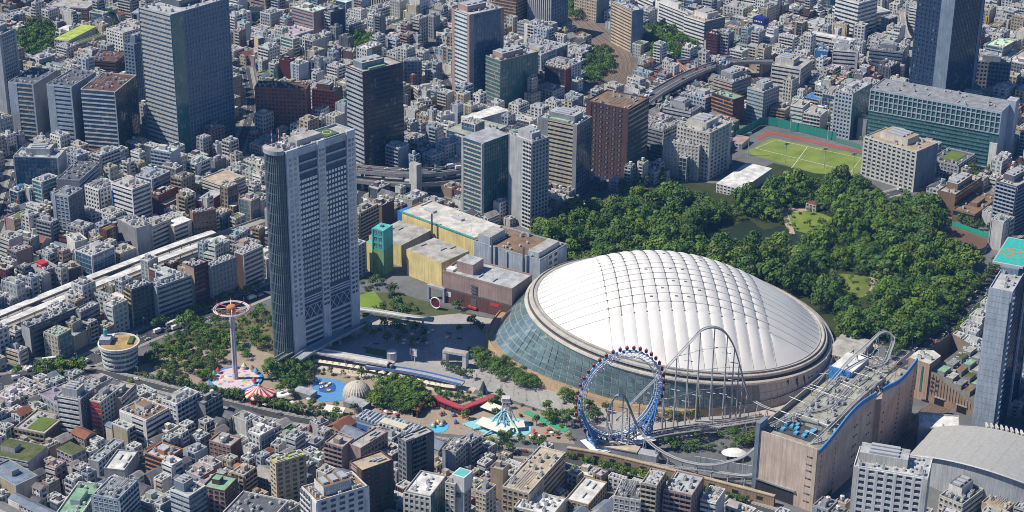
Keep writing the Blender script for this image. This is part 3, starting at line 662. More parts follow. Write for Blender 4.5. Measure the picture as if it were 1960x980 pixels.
H('apartment_building', 'grey block joined to the dark red striped block', AP, (1383, 62), (1395, 66), (1405, 60), (1396, 108), 'M:ow:dk', 'W:sb:dk', 'lg', 'cc', 'pt', 3.1)
H('apartment_building', 'white open stair block beside the expressway fork', AP, (1399, 95), (1421, 100), (1432, 95), (1421, 128), 'M:wh:dk', 'X:lb', 'wh', 'cc', 'p', 3.1)
H('department_store', 'huge white terraced building with long bands, at the top right', 'department store', (1586, 14), (1641, 32), (1704, 22), (1640, 70), 'B:wh:dk', 'B:wh:dk', 'wh', 'lg', 'a', 4.4, land='the white terraced store')
H('department_store', 'smaller white upper tier crowning the white terraced store', 'roof tier', (1600, -4), (1644, 8), (1680, -2), 42, 'B:wh:dk', 'B:wh:dk', 'wh', 'cc', 'Pa', 4)
H('office_building', 'low white banded wing left of the white terraced store', OB, (1532, 46), (1560, 54), (1592, 40), 13, 'B:wh:dk', 'B:wh:dk', 'wh', 'lg', 'a', 4)
H('long_hall', 'long narrow white roofed hall behind the blue signed block', 'hall', (1540, 63), (1632, 80), (1640, 76), 15, 'B:wh:dk', 'X:lb', 'wh', 'wh', 'v', 5)
H('office_building', 'broad grey banded office with penthouse over the small shops', OB, (1477, 124), (1533, 133), (1554, 117), (1532, 186), 'B:ow:dk:.02:.04', 'W:lg:dk', 'ow', 'cc', 'P', 3.7, land='the broad grey banded office')
H('office_building', 'bright blue walled block with small white signs', OB, (1561, 98), (1584, 101), (1590, 97), (1584, 134), 'X:bu', 'X:na', 'bu', 'tn', 'a', 3.6, land='the bright blue block', extra=lambda S, W, D, h: blue_marks(S, W, D, h))
H('office_building', 'white striped office with a white frame right of the bright blue block', OB, (1594, 96), (1643, 100), (1654, 90), (1643, 152), 'B:wh:dk:.03:.1', 'X:lg', 'wh', 'lg', 'PA', 3.7)
H('tower_block', 'slim white tower rising before the white terraced store', TW, (1636, 48), (1655, 51), (1666, 47), (1655, 92), 'W:wh:dk', 'M:sb:dk', 'wh', 'cc', 'p', 3.2)
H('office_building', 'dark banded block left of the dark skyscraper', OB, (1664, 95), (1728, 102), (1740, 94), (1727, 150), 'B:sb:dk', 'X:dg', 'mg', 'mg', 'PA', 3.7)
H('office_building', 'long green glass office with gridded top floors and plain right end', OB, (1667, 171), (1917, 216), (1949, 197), (1908, 322), 'C:lgl:gg:0:.0:3', 'X:lb:dk', 'lb', 'mg', 'AAv', 4.1, land='the long green glass office', extra=lambda S, W, D, h: green_office(S, W, D, h))
H('office_building', 'pale gridded block joined to left end of the long green office', OB, (1596, 176), (1632, 181), (1669, 160), (1628, 268), 'G:lb:dk', 'C:mg:gg', 'lg', 'lg', 'Ap', 3.5)
H('office_building', 'white gridded office with a tan roof at the park edge', OB, (1655, 262), (1754, 292), (1792, 274), (1751, 367), 'G:ow:dk:0:0:4.6', 'X:sb', 'ow', 'tn', 'Pa', 3.3, land='the tan roofed grid office')  # right side painted slate blue, its shade put into the wall colour
H('office_building', 'glassy office block with white bands, by the green sports net', OB, (1591, 220), (1624, 226), (1640, 218), (1624, 264), 'B:wh:lgl', 'W:lg:dk', 'wh', 'cc', 'pa', 3.3)
H('apartment_building', 'white louvred apartment block behind the green sports net', AP, (1537, 217), (1571, 222), (1584, 212), (1571, 255), 'M:wh:dk', 'X:lg', 'wh', 'cc', 'pt', 3)
H('office_building', 'green glazed block with white frame next to white louvred apartments', OB, (1513, 202), (1537, 206), (1551, 196), (1538, 244), 'B:wh:gg', 'X:lg', 'wh', 'cc', 'p', 3.6)
H('apartment_building', 'tan balconied block at the left end of the sports net', AP, (1476, 206), (1503, 212), (1516, 202), (1503, 240), 'M:tn:dk', 'W:ow:dk', 'tn', 'cc', 'pt', 3)
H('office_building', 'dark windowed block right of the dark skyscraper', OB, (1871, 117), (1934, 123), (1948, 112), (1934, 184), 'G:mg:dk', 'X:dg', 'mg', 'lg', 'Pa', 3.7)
H('museum_building', 'brown brick building with a cut out corner window beside the park', 'museum', (1801, 362), (1829, 374), (1880, 340), (1829, 415), 'X:bn:dk', 'B:bn:br', 'bn', 'cc', 'Pa', 6, land='the brown brick museum')
H('museum_building', 'low flat wing of the brown brick building, nearer the court', 'museum', (1829, 398), (1866, 412), (1912, 378), (1866, 432), 'B:bn:dk', 'X:br', 'bn', 'bn', 'pa', 6)
H('office_building', 'low grey block with yellow green roof beds, behind the museum', OB, (1782, 305), (1833, 318), (1866, 296), 12, 'W:lg:dk', 'M:lg:dk', 'lg', 'dg', 'ga', 3.4)
H('apartment_tower', 'dark apartment tower with white balcony edges at the right edge', TW, (1908, 348), (1946, 359), (1986, 338), (1943, 450), 'M:lb:dk', 'M:sb:dk', 'dg', 'cc', 'Pa', 3, land='the dark balcony tower')
# -- left middle city
H('apartment_building', 'tall pale blue slab with a dark right side among low houses', AP, (100, 372), (131, 378), (158, 362), (136, 448), 'W:lb:dk:.2:.05', 'W:dg:dk', 'lb', 'mg', 'ap', 3.1, land='the pale blue slab')
H('apartment_building', 'small white block with red framed blue windows', AP, (48, 390), (76, 396), (83, 390), (77, 425), 'B:rb:lgl', 'X:wh', 'wh', 'lg', 'n', 4)
H('office_building', 'grey metallic blank box facing the viaduct canopy', OB, (225, 420), (261, 439), (288, 429), (266, 500), 'X:mg', 'X:lg', 'st', 'cc', 'AA', 3.6, land='the grey metallic box')
H('office_building', 'beige banded office right of the grey metallic box', OB, (284, 429), (290, 436), (327, 420), (293, 492), 'X:ow', 'B:ow:dk:.02:.0', 'ow', 'cc', 'pa', 3.6)
H('office_building', 'beige banded office with a bright white roof by the viaduct', OB, (322, 424), (332, 433), (366, 420), (336, 482), 'X:be', 'B:ow:dk:.05:.22', 'ow', 'wh', 'n', 3.6)
H('office_building', 'dark brown pair of blocks with rounded top edge by the viaduct', OB, (360, 404), (369, 410), (413, 402), (372, 470), 'X:bn', 'W:bn:dk', 'bn', 'mg', 'Aa', 3.6)
H('apartment_building', 'white panelled block standing beside a white slab end wall', AP, (127, 452), (143, 465), (166, 458), (147, 506), 'X:wh', 'X:lb', 'wh', 'cc', 'pa', 3.2)
H('office_building', 'octagonal looking block with a red rooftop sign beyond the viaduct', OB, (52, 508), (78, 522), (113, 512), (84, 566), 'W:lg:dk', 'G:mg:dk', 'lg', 'mg', 'a', 3.5, land='the red sign block', extra=lambda S, W, D, h: sign_box(S, W, D, h, 3.5, (.55, .03, .06), .4))
H('office_building', 'tan balconied block right of the red sign block', OB, (118, 508), (131, 517), (152, 508), (133, 552), 'M:tn:dk', 'X:dg', 'tn', 'cc', 'pa', 3.2)
H('office_building', 'wide blue white banded office in front of the viaduct', OB, (291, 541), (299, 552), (367, 528), (298, 616), 'X:lg', 'B:lb:dk:.03:.03', 'lb', 'lg', 'Aap', 3.5, land='the wide blue banded office')
H('office_building', 'dark gridded block left of the wide blue banded office', OB, (240, 547), (252, 556), (293, 543), (256, 626), 'M:be:dk', 'W:dg:dk', 'dg', 'mg', 'Aa', 3.5)
H('office_building', 'maroon narrow block right of the wide blue banded office', OB, (362, 504), (371, 513), (398, 502), (374, 594), 'X:tn', 'B:mr:dk', 'mr', 'mg', 'Aa', 3.5)
H('office_building', 'green grey glazed office right of the maroon narrow block', OB, (397, 503), (403, 513), (452, 494), (407, 585), 'X:lg', 'G:mg:lgl:.03:.03', 'mg', 'mg', 'AA', 3.6)
H('office_building', 'beige banded office beside the hotel tower foot', OB, (456, 480), (465, 489), (503, 472), (468, 558), 'X:br', 'B:ow:dk:.05:.05', 'ow', 'mg', 'Aa', 3.5)
H('office_building', 'long dark building with rusty panels near the left road', OB, (46, 618), (56, 628), (150, 590), (60, 684), 'X:lg', 'B:dg:dk:.05:.05', 'dg', 'mg', 'Aa', 3.8, land='the long dark building')
H('office_building', 'grey end block between long dark building and curved balconies', OB, (147, 592), (154, 600), (190, 582), (158, 652), 'X:lg', 'B:mg:dk', 'mg', 'lg', 'Aa', 3.6)
H('office_building', 'red roofed shop with plum side walls among small houses', 'shop', (374, 383), (398, 387), (428, 367), 14, 'X:mr', 'X:mr', 'mr', 'lg', 'n', 4)
H('car_park_block', 'wide low beige block with open parking decks on top', 'car park', (386, 342), (428, 356), (465, 338), 20, 'B:ow:dk', 'B:ow:dk', 'ow', 'be', 'v', 3)
H('office_building', 'block with a dark round cornice and colourful glass, right of plum shop', OB, (405, 405), (425, 411), (446, 404), (427, 445), 'C:lg:gg', 'C:lg:bg', 'tn', 'cr', 'Aa', 3.6)
H('apartment_building', 'pale terraced block with stepped bands facing the viaduct canopy', AP, (214, 478), (232, 486), (260, 476), (236, 522), 'M:cr:dk', 'X:lg', 'cr', 'cc', 'pa', 3)
# -- hotel neighbourhood
H('apartment_building', 'beige balcony block peeking out right of the hotel tower', AP, (672, 402), (688, 410), (723, 392), (690, 470), 'M:be:dk', 'M:be:dk', 'be', 'cc', 'pa', 3)
H('office_building', 'dark brown block with a thin tan tower behind the teal tower', OB, (706, 390), (731, 396), (754, 384), (733, 440), 'X:bn', 'X:br', 'br', 'lg', 'pat', 3.4)
H('vent_tower', 'plain white shaft standing in front of the expressway', TW, (783, 312), (797, 317), (803, 312), (793, 378), 'X:ow', 'X:lg', 'ow', 'cc', 'n', 4, land='the white shaft')
H('leisure_building', 'large yellow hall with teal roof trim and pale roof', 'leisure hall', (769.5, 405), (907.6, 456), (953, 430), 22, 'X:ye', 'X:ye', 'ye', 'ow', 'nv', 6, land='the large yellow hall', extra=lambda S, W, D, h: yellow_trim(S, W, D, h))
H('leisure_building', 'lower yellow block with a grey roof beside the brown store', 'leisure hall', (778, 477), (845, 503), (893, 478), (845, 553), 'X:ye', 'X:ye', 'ye', 'cc', 'nv', 6, land='the lower yellow block')
H('leisure_building', 'grey roofed middle hall between teal tower and lower yellow block', 'leisure hall', (716, 446), (768, 470), (826, 440), 17, 'X:ye', 'X:mg', 'mg', 'cc', 'nv', 6)
H('stair_tower', 'teal topped green tower of the yellow leisure halls', TW, (716, 434), (734, 442), (751, 431), (740, 528), 'W:tq:dk:.1:.1:4', 'X:tq', 'tq', 'tq', 'n', 5, land='the teal tower', extra=lambda S, W, D, h: tower_skin(S, W, D, h))
H('stair_tower', 'short yellow stair block left of the teal tower', TW, (701, 462), (718, 468), (727, 462), (722, 524), 'X:ye', 'X:lm', 'ye', 'tq', 'n', 5)
H('leisure_building', 'blue grey boxy hall with sunken brown roof behind the dome', 'leisure hall', (908, 463), (1033, 499), (1090, 470), 28, 'X:lb', 'W:wh:dk:.3:.3:9', 'lb', 'bn', 'Av', 5, land='the blue grey boxy hall', trim='lb', extra=lambda S, W, D, h: boxy_bits(S, W, D, h))
H('store_building', 'wide store with tan upper walls over dark brown brick', 'store', (847, 520), (980, 555), (1030, 531), (966, 612), 'X:pk', 'X:pk', 'pk', 'lg', 'nv', 5, land='the tan and brown store', extra=lambda S, W, D, h: brown_store(S, W, D, h))
# -- front left
H('office_building', 'white banded office with a dark right side in front of round glass block', OB, (109, 758), (154, 766), (184, 744), (160, 840), 'B:wh:dk:.02:.1', 'W:dg:dk', 'lg', 'cc', 'Pa', 3.4, land='the white banded front office')
H('apartment_building', 'narrow beige slab with red striped edge behind white banded front office', AP, (176, 764), (192, 772), (232, 742), (194, 838), 'B:rd:pk', 'W:ow:dk', 'ow', 'mg', 'pa', 3.1)
H('apartment_building', 'beige block with blank left wall below the round glass block', AP, (209, 756), (232, 764), (260, 737), (235, 820), 'X:be', 'B:ow:dk', 'be', 'cc', 'pt', 3.2)
H('office_building', 'white office with brown roof pit and slit windows', OB, (229, 786), (280, 806), (313, 778), (281, 856), 'B:wh:dk:.48:.12', 'B:wh:dk', 'wh', 'bn', 'Ap', 3.6, land='the white slit window office')
H('apartment_building', 'tall white slab with a bluish right side near fairground trees', AP, (309, 766), (337, 776), (381, 752), (340, 838), 'W:wh:dk', 'M:lb:dk', 'wh', 'cc', 'pAt', 3.1, land='the tall white slab')
H('apartment_building', 'dark balconied block with a white box, right of tall white slab', AP, (376, 768), (390, 775), (423, 756), (394, 826), 'X:mg', 'M:mg:dk', 'dg', 'mg', 'pt', 3.1)
H('apartment_building', 'mauve brown house with a mansard top and window slots', AP, (400, 845), (441, 856), (457, 838), (442, 888), 'W:pk:dk', 'X:br', 'pk', 'cc', 'pt', 3.1)
H('office_building', 'orange tiled building with stepped glass balconies', OB, (277, 868), (317, 882), (341, 858), (319, 916), 'T:or_:dk', 'T:rb:dk', 'or_', 'lb', 'pa', 3.4, land='the orange tiled building')
H('apartment_building', 'brown terraced block with planted stepped roofs', AP, (38, 812), (85, 832), (128, 796), (88, 858), 'M:be:dk', 'W:br:dk', 'be', 'cc', 'gaa', 3.1, land='the planted terrace block')
H('school_building', 'pale building with a mossy roof and glass front in the corner', 'school', (-20, 868), (54, 884), (80, 852), (58, 920), 'B:lb:lgl', 'X:pl', 'pl', 'mo', 'pn', 3.6)
H('school_building', 'lilac walled block with a square moss roof', 'school', (108, 858), (138, 872), (150, 852), (142, 902), 'W:pl:dk', 'W:pl:dk', 'pl', 'mo', 'n', 3.4, land='the moss roofed block')
H('sports_hall', 'low hall with a sunken slate roof in the lower left corner', 'hall', (-25, 900), (30, 932), (60, 905), 12, 'X:be', 'X:cc', 'cc', 'sb', 'p', 5)
H('school_building', 'long roof of faded green with a white rim, lower left', 'school', (116, 972), (152, 992), (196, 928), 14, 'X:lg', 'W:lg:dk', 'lg', 'gn', 'ap', 3.4, trim='wh', land='the long faded green roof')
H('apartment_building', 'white blue round cornered block with roof pergolas', AP, (188, 938), (226, 958), (262, 922), (228, 1030), 'W:lb:dk', 'M:lb:dk', 'lb', 'mg', 'fA', 3, land='the pergola roofed block')
H('apartment_building', 'blue grey block with a white roof ring near the bottom', AP, (326, 938), (362, 952), (395, 932), (366, 1030), 'B:lb:dk', 'B:sb:dk', 'sb', 'cc', 'Pa', 3.2, trim='wh')
H('apartment_building', 'brown block under a grass green flat roof', AP, (392, 928), (430, 942), (455, 916), (434, 1005), 'W:pk:dk', 'W:br:dk', 'br', 'gn', 'p', 3.1, land='the green roofed brown block')
H('apartment_building', 'cream yellow balcony block right of the green roofed brown block', AP, (447, 902), (467, 912), (489, 896), (469, 960), 'M:cr:dk', 'M:tn:dk', 'cr', 'cc', 'pa', 3)
H('office_building', 'charcoal flat roof with white skylight boxes at the bottom edge', OB, (424, 985), (512, 1004), (534, 956), (514, 1060), 'B:lg:dk', 'W:lg:dk', 'lg', 'dg', 'Aa', 3.5, trim='wh')
H('office_building', 'white walled workshop with long pale roof strips', OB, (172, 878), (188, 886), (238, 846), (190, 912), 'X:lg', 'W:lb:dk', 'lg', 'st', 'a', 3.4)
H('office_building', 'low block with a plain white roof beside the orange tiled building', OB, (206, 888), (238, 902), (264, 866), (241, 926), 'X:lg', 'X:lb', 'lg', 'wh', 'v', 3.4)
# -- front centre
H('apartment_building', 'beige block with a lime green roof and many small windows', AP, (512, 880), (527, 889), (585, 872), (531, 985), 'W:cr:dk', 'W:be:dk:.03:.03:4', 'be', 'lm', 'av', 3.1, land='the lime roofed block')
H('office_building', 'big white block with brown sunken roof and white balconies at the bottom', OB, (563, 938), (606, 962), (703, 932), (612, 1090), 'M:wh:dk:.0:.3', 'W:wh:dk:.05:.05:5', 'wh', 'bn', 'PAf', 3.4, trim='wh', land='the big white block')
H('apartment_building', 'pink balcony block with a pale roof, left wing', AP, (622, 848), (656, 858), (676, 840), (657, 925), 'M:pk:dk', 'X:pk', 'pk', 'cc', 'p', 3.1, land='the pink balcony block')
H('apartment_building', 'pink block with pale folded roof, right wing reaching the road', AP, (668, 850), (690, 860), (742, 828), (692, 925), 'X:pk', 'W:pk:dk', 'pk', 'cc', 'v', 3.1)
H('apartment_tower', 'dark brown tower with a flat tan roof behind the big white block', TW, (655, 890), (693, 903), (752, 882), (698, 1020), 'B:pk:dk:.1:.4', 'W:br:dk:.1:.1:5', 'br', 'be', 'v', 3.1, land='the dark brown tower')
H('apartment_tower', 'slender slate black tower with a pale roof by the fairground road', TW, (757, 842), (777, 849), (830, 827), (781, 950), 'W:mg:dk', 'M:dg:dk:.2:.3', 'dg', 'cc', 'v', 3.1, land='the slate black tower')
H('office_building', 'block with a white ladder like glass roof at the bottom edge', OB, (775, 940), (823, 952), (854, 912), (826, 1040), 'G:ow:dk', 'C:mg:gg', 'cc', 'wh', 'a', 3.5, land='the ladder roofed block')
H('apartment_building', 'slim tower crowned by a white tank box with teal top', AP, (866, 912), (888, 918), (902, 906), (889, 1030), 'X:ow', 'W:lg:dk', 'ow', 'tq', 'n', 3.1, extra=lambda S, W, D, h: tank_box(S, W, D, h), land='the teal topped tank tower')
H('apartment_building', 'beige block dotted with windows left of the tank tower', AP, (853, 924), (870, 930), (884, 916), (871, 1030), 'W:ow:dk:0:0:2.6', 'X:be', 'ow', 'cc', 'p', 3)
H('apartment_building', 'pale block with an open roof trough right of the tank tower', AP, (912, 938), (930, 946), (950, 930), (932, 1040), 'W:cr:dk:0:0:2.6', 'W:cr:dk', 'cr', 'sb', 'p', 3)
H('apartment_building', 'plain mustard slab near the bottom centre', AP, (939, 896), (962, 902), (973, 890), (961, 975), 'X:tn', 'X:cr', 'tn', 'cc', 'p', 3.1, land='the mustard slab')
H('apartment_building', 'pale grey block with roof frames behind the tank tower', AP, (850, 858), (872, 868), (895, 846), (875, 922), 'X:lb', 'W:lg:dk', 'lg', 'mg', 'fAt', 3.1)
H('apartment_building', 'grey stepped block with many pipes above the ladder roofed block', AP, (880, 842), (900, 850), (920, 836), (903, 900), 'W:lg:dk', 'M:lg:dk', 'lg', 'mg', 'Apt', 3.1)
# -- front right
H('office_building', 'long beige block with a roof full of machinery', OB, (966, 928), (1012, 946), (1082, 868), (1018, 1010), 'W:be:dk', 'B:be:br:.4:.0', 'be', 'be', 'AAf', 3.5, trim='ow', land='the machinery roofed block')
H('apartment_building', 'low beige house with a broad white roof', AP, (1088, 950), (1126, 968), (1162, 925), (1128, 992), 'W:be:dk', 'W:be:dk', 'be', 'wh', 'v', 3.2, land='the broad white roof')
H('apartment_building', 'small tan house with white roof huts below the ivy wall', AP, (1102, 905), (1136, 916), (1152, 898), (1137, 930), 'W:be:dk', 'W:be:dk', 'be', 'wh', 'Ap', 3.1)
H('office_building', 'white walled block with a dark ducted roof near the bottom', OB, (1176, 948), (1226, 960), (1242, 926), (1228, 1040), 'W:ow:dk', 'X:lg', 'ow', 'dg', 'AAf', 3.3)
H('apartment_building', 'slim beige balcony tower below the ivy wall', AP, (1230, 922), (1257, 932), (1275, 904), (1260, 1040), 'M:cr:dk', 'W:be:dk', 'be', 'lg', 'Aa', 3, land='the slim beige balcony tower')
H('apartment_building', 'pinkish beige balcony block with a smooth grey roof', AP, (1272, 936), (1324, 950), (1347, 914), (1328, 1040), 'M:pk:dk', 'W:pk:dk', 'pk', 'lg', 'av', 3, land='the smooth roofed balcony block')
H('apartment_building', 'small white block with roof fins right of smooth roofed balcony block', AP, (1343, 954), (1370, 964), (1388, 938), (1372, 1030), 'B:wh:dk', 'X:lb', 'wh', 'cc', 'fa', 3.2)
H('office_building', 'white bumpy roofed low block at the bottom edge', OB, (984, 972), (1056, 990), (1090, 958), 16, 'W:ow:dk', 'X:cr', 'ow', 'wh', 'AA', 3.4)
H('civic_office', 'white office block with deep square windows and rooftop machinery', OB, (1634, 893), (1776, 917), (1796, 882), (1768, 1100), 'G:wh:dk:.06:.06:5.2', 'X:lg', 'ow', 'lg', 'PAA', 3.7, land='the deep windowed white office', trim='wh')
H('office_building', 'low dark roofed block with a white box, right of the deep windowed white office', OB, (1798, 950), (1842, 968), (1882, 938), 11, 'W:ow:dk', 'B:ow:bg', 'ow', 'dg', 'PA', 3.4, pen='wh')
H('office_building', 'tan roofed low block in the bottom right corner', OB, (1880, 962), (1925, 980), (1958, 950), 8, 'X:be', 'W:lg:dk', 'be', 'tn', 'fA', 3.4)

# ------------------------------------------------------------------ landmark buildings
def from_base(L, N, R, h):
    return [P(G(*q) + Vector((0, 0, h))) for q in (L, N, R)]
_l, _n, _r = from_base((1748, 198), (1804, 222), (1860, 200), 152)
hero('skyscraper', 'very tall navy black skyscraper at the upper right', 'skyscraper', _l, _n, _r, 152, 'G:na:dk:.0:.36:4.2', 'C:na:dk:.0:.1:2.4', 'sb', 'dg', 'PA', 4.1, land='the dark skyscraper', trim='dg')
_l, _n, _r = from_base((1861, 833), (1899, 851), (1950, 752), 102)
def sky_extra(S, W, D, h):
    mb = S.part('end_wall_panel', True)
    for i in range(27): fbox(mb, 'L', W, D, .2, D - .2, i * h / 27 + .1, (i + 1) * h / 27 - .1, .05, .3, 'lb')
    mb = S.part('window_slot')
    fbox(mb, 'L', W, D, D - .9, D, 1, h - 6, .3, .5, 'dk', GLASS)
    mb = S.part('helipad_support'); mb.box(-W * .15, W * .35, -D * .3, D * .45, h, h + 4, 'sb')
    mb = S.part('helipad'); mb.box(-W * .12, W * .45, -D * .45, D * .9, h + 4, h + 5.2, 'lg', METAL); mb.box(-W * .1, W * .43, -D * .4, D * .85, h + 5.2, h + 5.4, (.05, .42, .38), PAINT)
    cx, cy = W * .12, D * .25
    mb.lathe([(6.4, h + 5.44), (7.4, h + 5.44)], 28, 'or_', PAINT, cx, cy)
    for a, b, c2, d2 in ((-3.4, -2.2, -4, 4), (2.2, 3.4, -4, 4), (-2.2, 2.2, -.7, .7)): mb.box(cx + a, cx + b, cy + c2, cy + d2, h + 5.4, h + 5.46, 'or_', PAINT)
    mb = S.part('balcony_stack', True)
    for i in range(28): fbox(mb, 'R', W, D, 0, 3.2, i * h / 28, i * h / 28 + 1.2, .1, 1.6, 'lb')
    fbox(S.part('column'), 'R', W, D, W * .52, W * .56, 0, h, .1, 1.2, 'lb')
hero('skyscraper', 'blue grey skyscraper with a teal helipad at the right edge', 'skyscraper', _l, _n, _r, 102, 'X:lb', 'C:na:dk:.08:.05:2.6', 'lb', 'lg', 'A', 4, land='the helipad skyscraper', extra=sky_extra)
# ---- hotel tower
def hotel():
    h = HT(563, 692, 293); c, an, W, D = frame3((509, 281), (545, 293), (677, 249), h)
    HERO.append((c.x, c.y, an, W + 10, D + 4)); rt = root('hotel_tower', 'tall pale blue hotel slab with rounded left end beside the fairground', 'hotel', (c.x, c.y, 0), an)
    LAND.append((*P((c.x, c.y, h * .6)), 'the hotel tower'))
    S = Sink('thing', rt); wl, dkw = (.62, .67, .73), (.10, .14, .19); nf = 42; fh = h / nf
    S.part('wall').box(-W / 2, W / 2, -D / 2, D / 2, 0, h - 1, dkw, WALL, False)
    # rounded end
    n = 18; mb = S.part('rounded_end'); prof = [(-W / 2 + D / 2 * cos(pi / 2 + pi * k / n) * 1.0, D / 2 * sin(pi / 2 + pi * k / n)) for k in range(n + 1)]
    prof = [(-W / 2 - (D / 2) * sin(pi * k / n) * .72, D / 2 * cos(pi * k / n)) for k in range(n + 1)]
    mb.prism(prof, 0, h + 1, (.05, .085, .12), GLASS, top=cv('lg'), tm=ROOF)
    fin = MB(); x0, y0 = prof[4]; fin.box(-.25, .25, -.25, .25, 0, h + 1, (.12, .16, .19), METAL)
    S.rep('fin', fin, [(p[0] * 1.0 - .12 * sin(pi * k / n), p[1] + .12 * cos(pi * k / n), 0) for k, p in enumerate(prof)])
    band = MB(); q = [(-W / 2 - (D / 2 + .35) * .73 * sin(pi * k / n), (D / 2 + .35) * cos(pi * k / n)) for k in range(n + 1)]; band.prism(q, 0, .7, (.11, .15, .18), METAL, cap=False)
    S.rep('floor_band', band, [(0, 0, z * fh) for z in range(2, nf + 1, 2)])
    mb = S.part('roof_drum'); q = [(-W / 2 - 1 - (D / 2 + .3) * .74 * sin(pi * k / n), (D / 2 + .3) * cos(pi * k / n)) for k in range(n + 1)]; mb.prism(q, h - 1, h + 1.8, 'st', WALL, top=cv('cc'), tm=ROOF)
    # front: piers, window fields
    piers = ((0, .17), (.445, .555), (.87, 1))
    for a, b in piers:
        p = MB(); fbox(p, 'R', W, D, a * W, b * W, 0, h + 1.2, 0, 1.5, wl); p.build('pier', rt)
        sl = MB(); m = (a + b) / 2 * W
        for t in ((a * .7 + b * .3) * W, (a * .3 + b * .7) * W): fbox(sl, 'R', W, D, t - 1.1, t + 1.1, 0, fh * .5, 1.4, 1.56, (.10, .14, .2), GLASS)
        S.rep('window_slot', sl, [(0, 0, z * fh + .8) for z in range(9, nf - 1)])
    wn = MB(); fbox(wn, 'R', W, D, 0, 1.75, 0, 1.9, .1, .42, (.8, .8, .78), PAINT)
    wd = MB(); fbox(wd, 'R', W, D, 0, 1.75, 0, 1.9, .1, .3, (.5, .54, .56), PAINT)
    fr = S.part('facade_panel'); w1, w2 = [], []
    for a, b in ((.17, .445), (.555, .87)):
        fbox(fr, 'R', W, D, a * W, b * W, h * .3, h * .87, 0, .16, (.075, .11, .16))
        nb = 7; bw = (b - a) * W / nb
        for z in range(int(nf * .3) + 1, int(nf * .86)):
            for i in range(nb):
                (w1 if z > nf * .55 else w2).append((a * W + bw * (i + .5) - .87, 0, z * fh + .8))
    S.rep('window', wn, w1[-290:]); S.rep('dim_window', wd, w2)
    for a, b in ((.17, .445), (.555, .87)):
        t0, t1 = a * W, b * W
        for k in range(3): fbox(S.part('crown_band'), 'R', W, D, t0, t1, h * (.885 + k * .042), h * (.885 + k * .042) + (4.2 if k == 2 else 1.3), .2, .9, 'lb')
        for i in range(7): z = h * (.015 + i * .026); b2 = MB(); fbox(b2, 'R', W, D, t0, t1, z, z + 1.5, .1, .8, wl); b2.build('podium_band', rt)
        for i in range(3): z = h * (.262 + i * .012); fbox(S.part('service_band'), 'R', W, D, t0, t1, z, z + .8, .1, .7, wl)
        lat = S.part('cross_brace'); z0, z1 = h * .185, h * .245; k3 = 3
        fbox(lat, 'R', W, D, t0, t1, z0 - .6, z0, .3, 1.1, 'lb'); fbox(lat, 'R', W, D, t0, t1, z1, z1 + .6, .3, 1.1, 'lb')
        for i in range(k3):
            u0, u1 = t0 + (t1 - t0) * i / k3, t0 + (t1 - t0) * (i + 1) / k3; y = -D / 2 - .7
            for s in ((z0, z1), (z1, z0)): lat.tube([(-W / 2 + u0, y, s[0]), (-W / 2 + u1, y, s[1])], .35, 'lb', METAL, 4)
    for f, l in (('E', D), ('B', W)):
        b2 = MB(); fbox(b2, f, W, D, 0, l, 0, 1.6, 0, .3, wl); S.rep('rear_band', b2, [(0, 0, z * fh) for z in range(nf)])
    S.part('roof').poly([(-W / 2, -D / 2, h - .9), (W / 2, -D / 2, h - .9), (W / 2, D / 2, h - .9), (-W / 2, D / 2, h - .9)], cv('cc'), ROOF)
    pp = S.part('parapet')
    for f, l in (('R', W), ('E', D), ('B', W)): fbox(pp, f, W, D, 0, l, h - 1, h + .6, -.5, .2, 'lb')
    S.part('penthouse').box(-W * .25, W * .1, -D * .2, D * .3, h - .9, h + 3, 'lg', top=cv('cc'), tm=ROOF)
    hp = S.part('helipad'); hp.box(W * .14, W * .32, -D * .36, D * .36, h - .9, h + .5, (.07, .15, .08), PAINT); hp.lathe([(2.6, h + .53), (3.1, h + .53)], 20, 'ye', PAINT, W * .23, 0)
    rnd = random.Random(3); S.rep('cooling_unit', AC2, [(W * rnd.uniform(-.42, -.27), D * rnd.uniform(-.35, .35), h - .9) for _ in range(7)]); S.rep('air_conditioner', AC, [(W * rnd.uniform(-.3, .12), D * s * .4, h - .9) for s in (-1, 1) for _ in range(5)])
    dish = MB(); dish.lathe([(.3, 0), (1.6, .5), (1.9, 1.1)], 10, 'wh', PAINT); S.rep('satellite_dish', dish, [(-W * .45, 0, h + 3.2), (-W * .36, D * .2, h)])
    for x in (-W / 2 - 3, -W / 2 + 4):
        m = MB()
        for k in range(6): m.tube([(x, 1.5 * (x > -W / 2), h + 3 + k * 1.8), (x, 1.5 * (x > -W / 2), h + 4.8 + k * 1.8)], .3, 'rd' if k % 2 else 'wh', METAL, 6, True)
        m.build('mast', rt)
    S.done()
    # entrance bridge in front of the tower and its canopy
hotel()
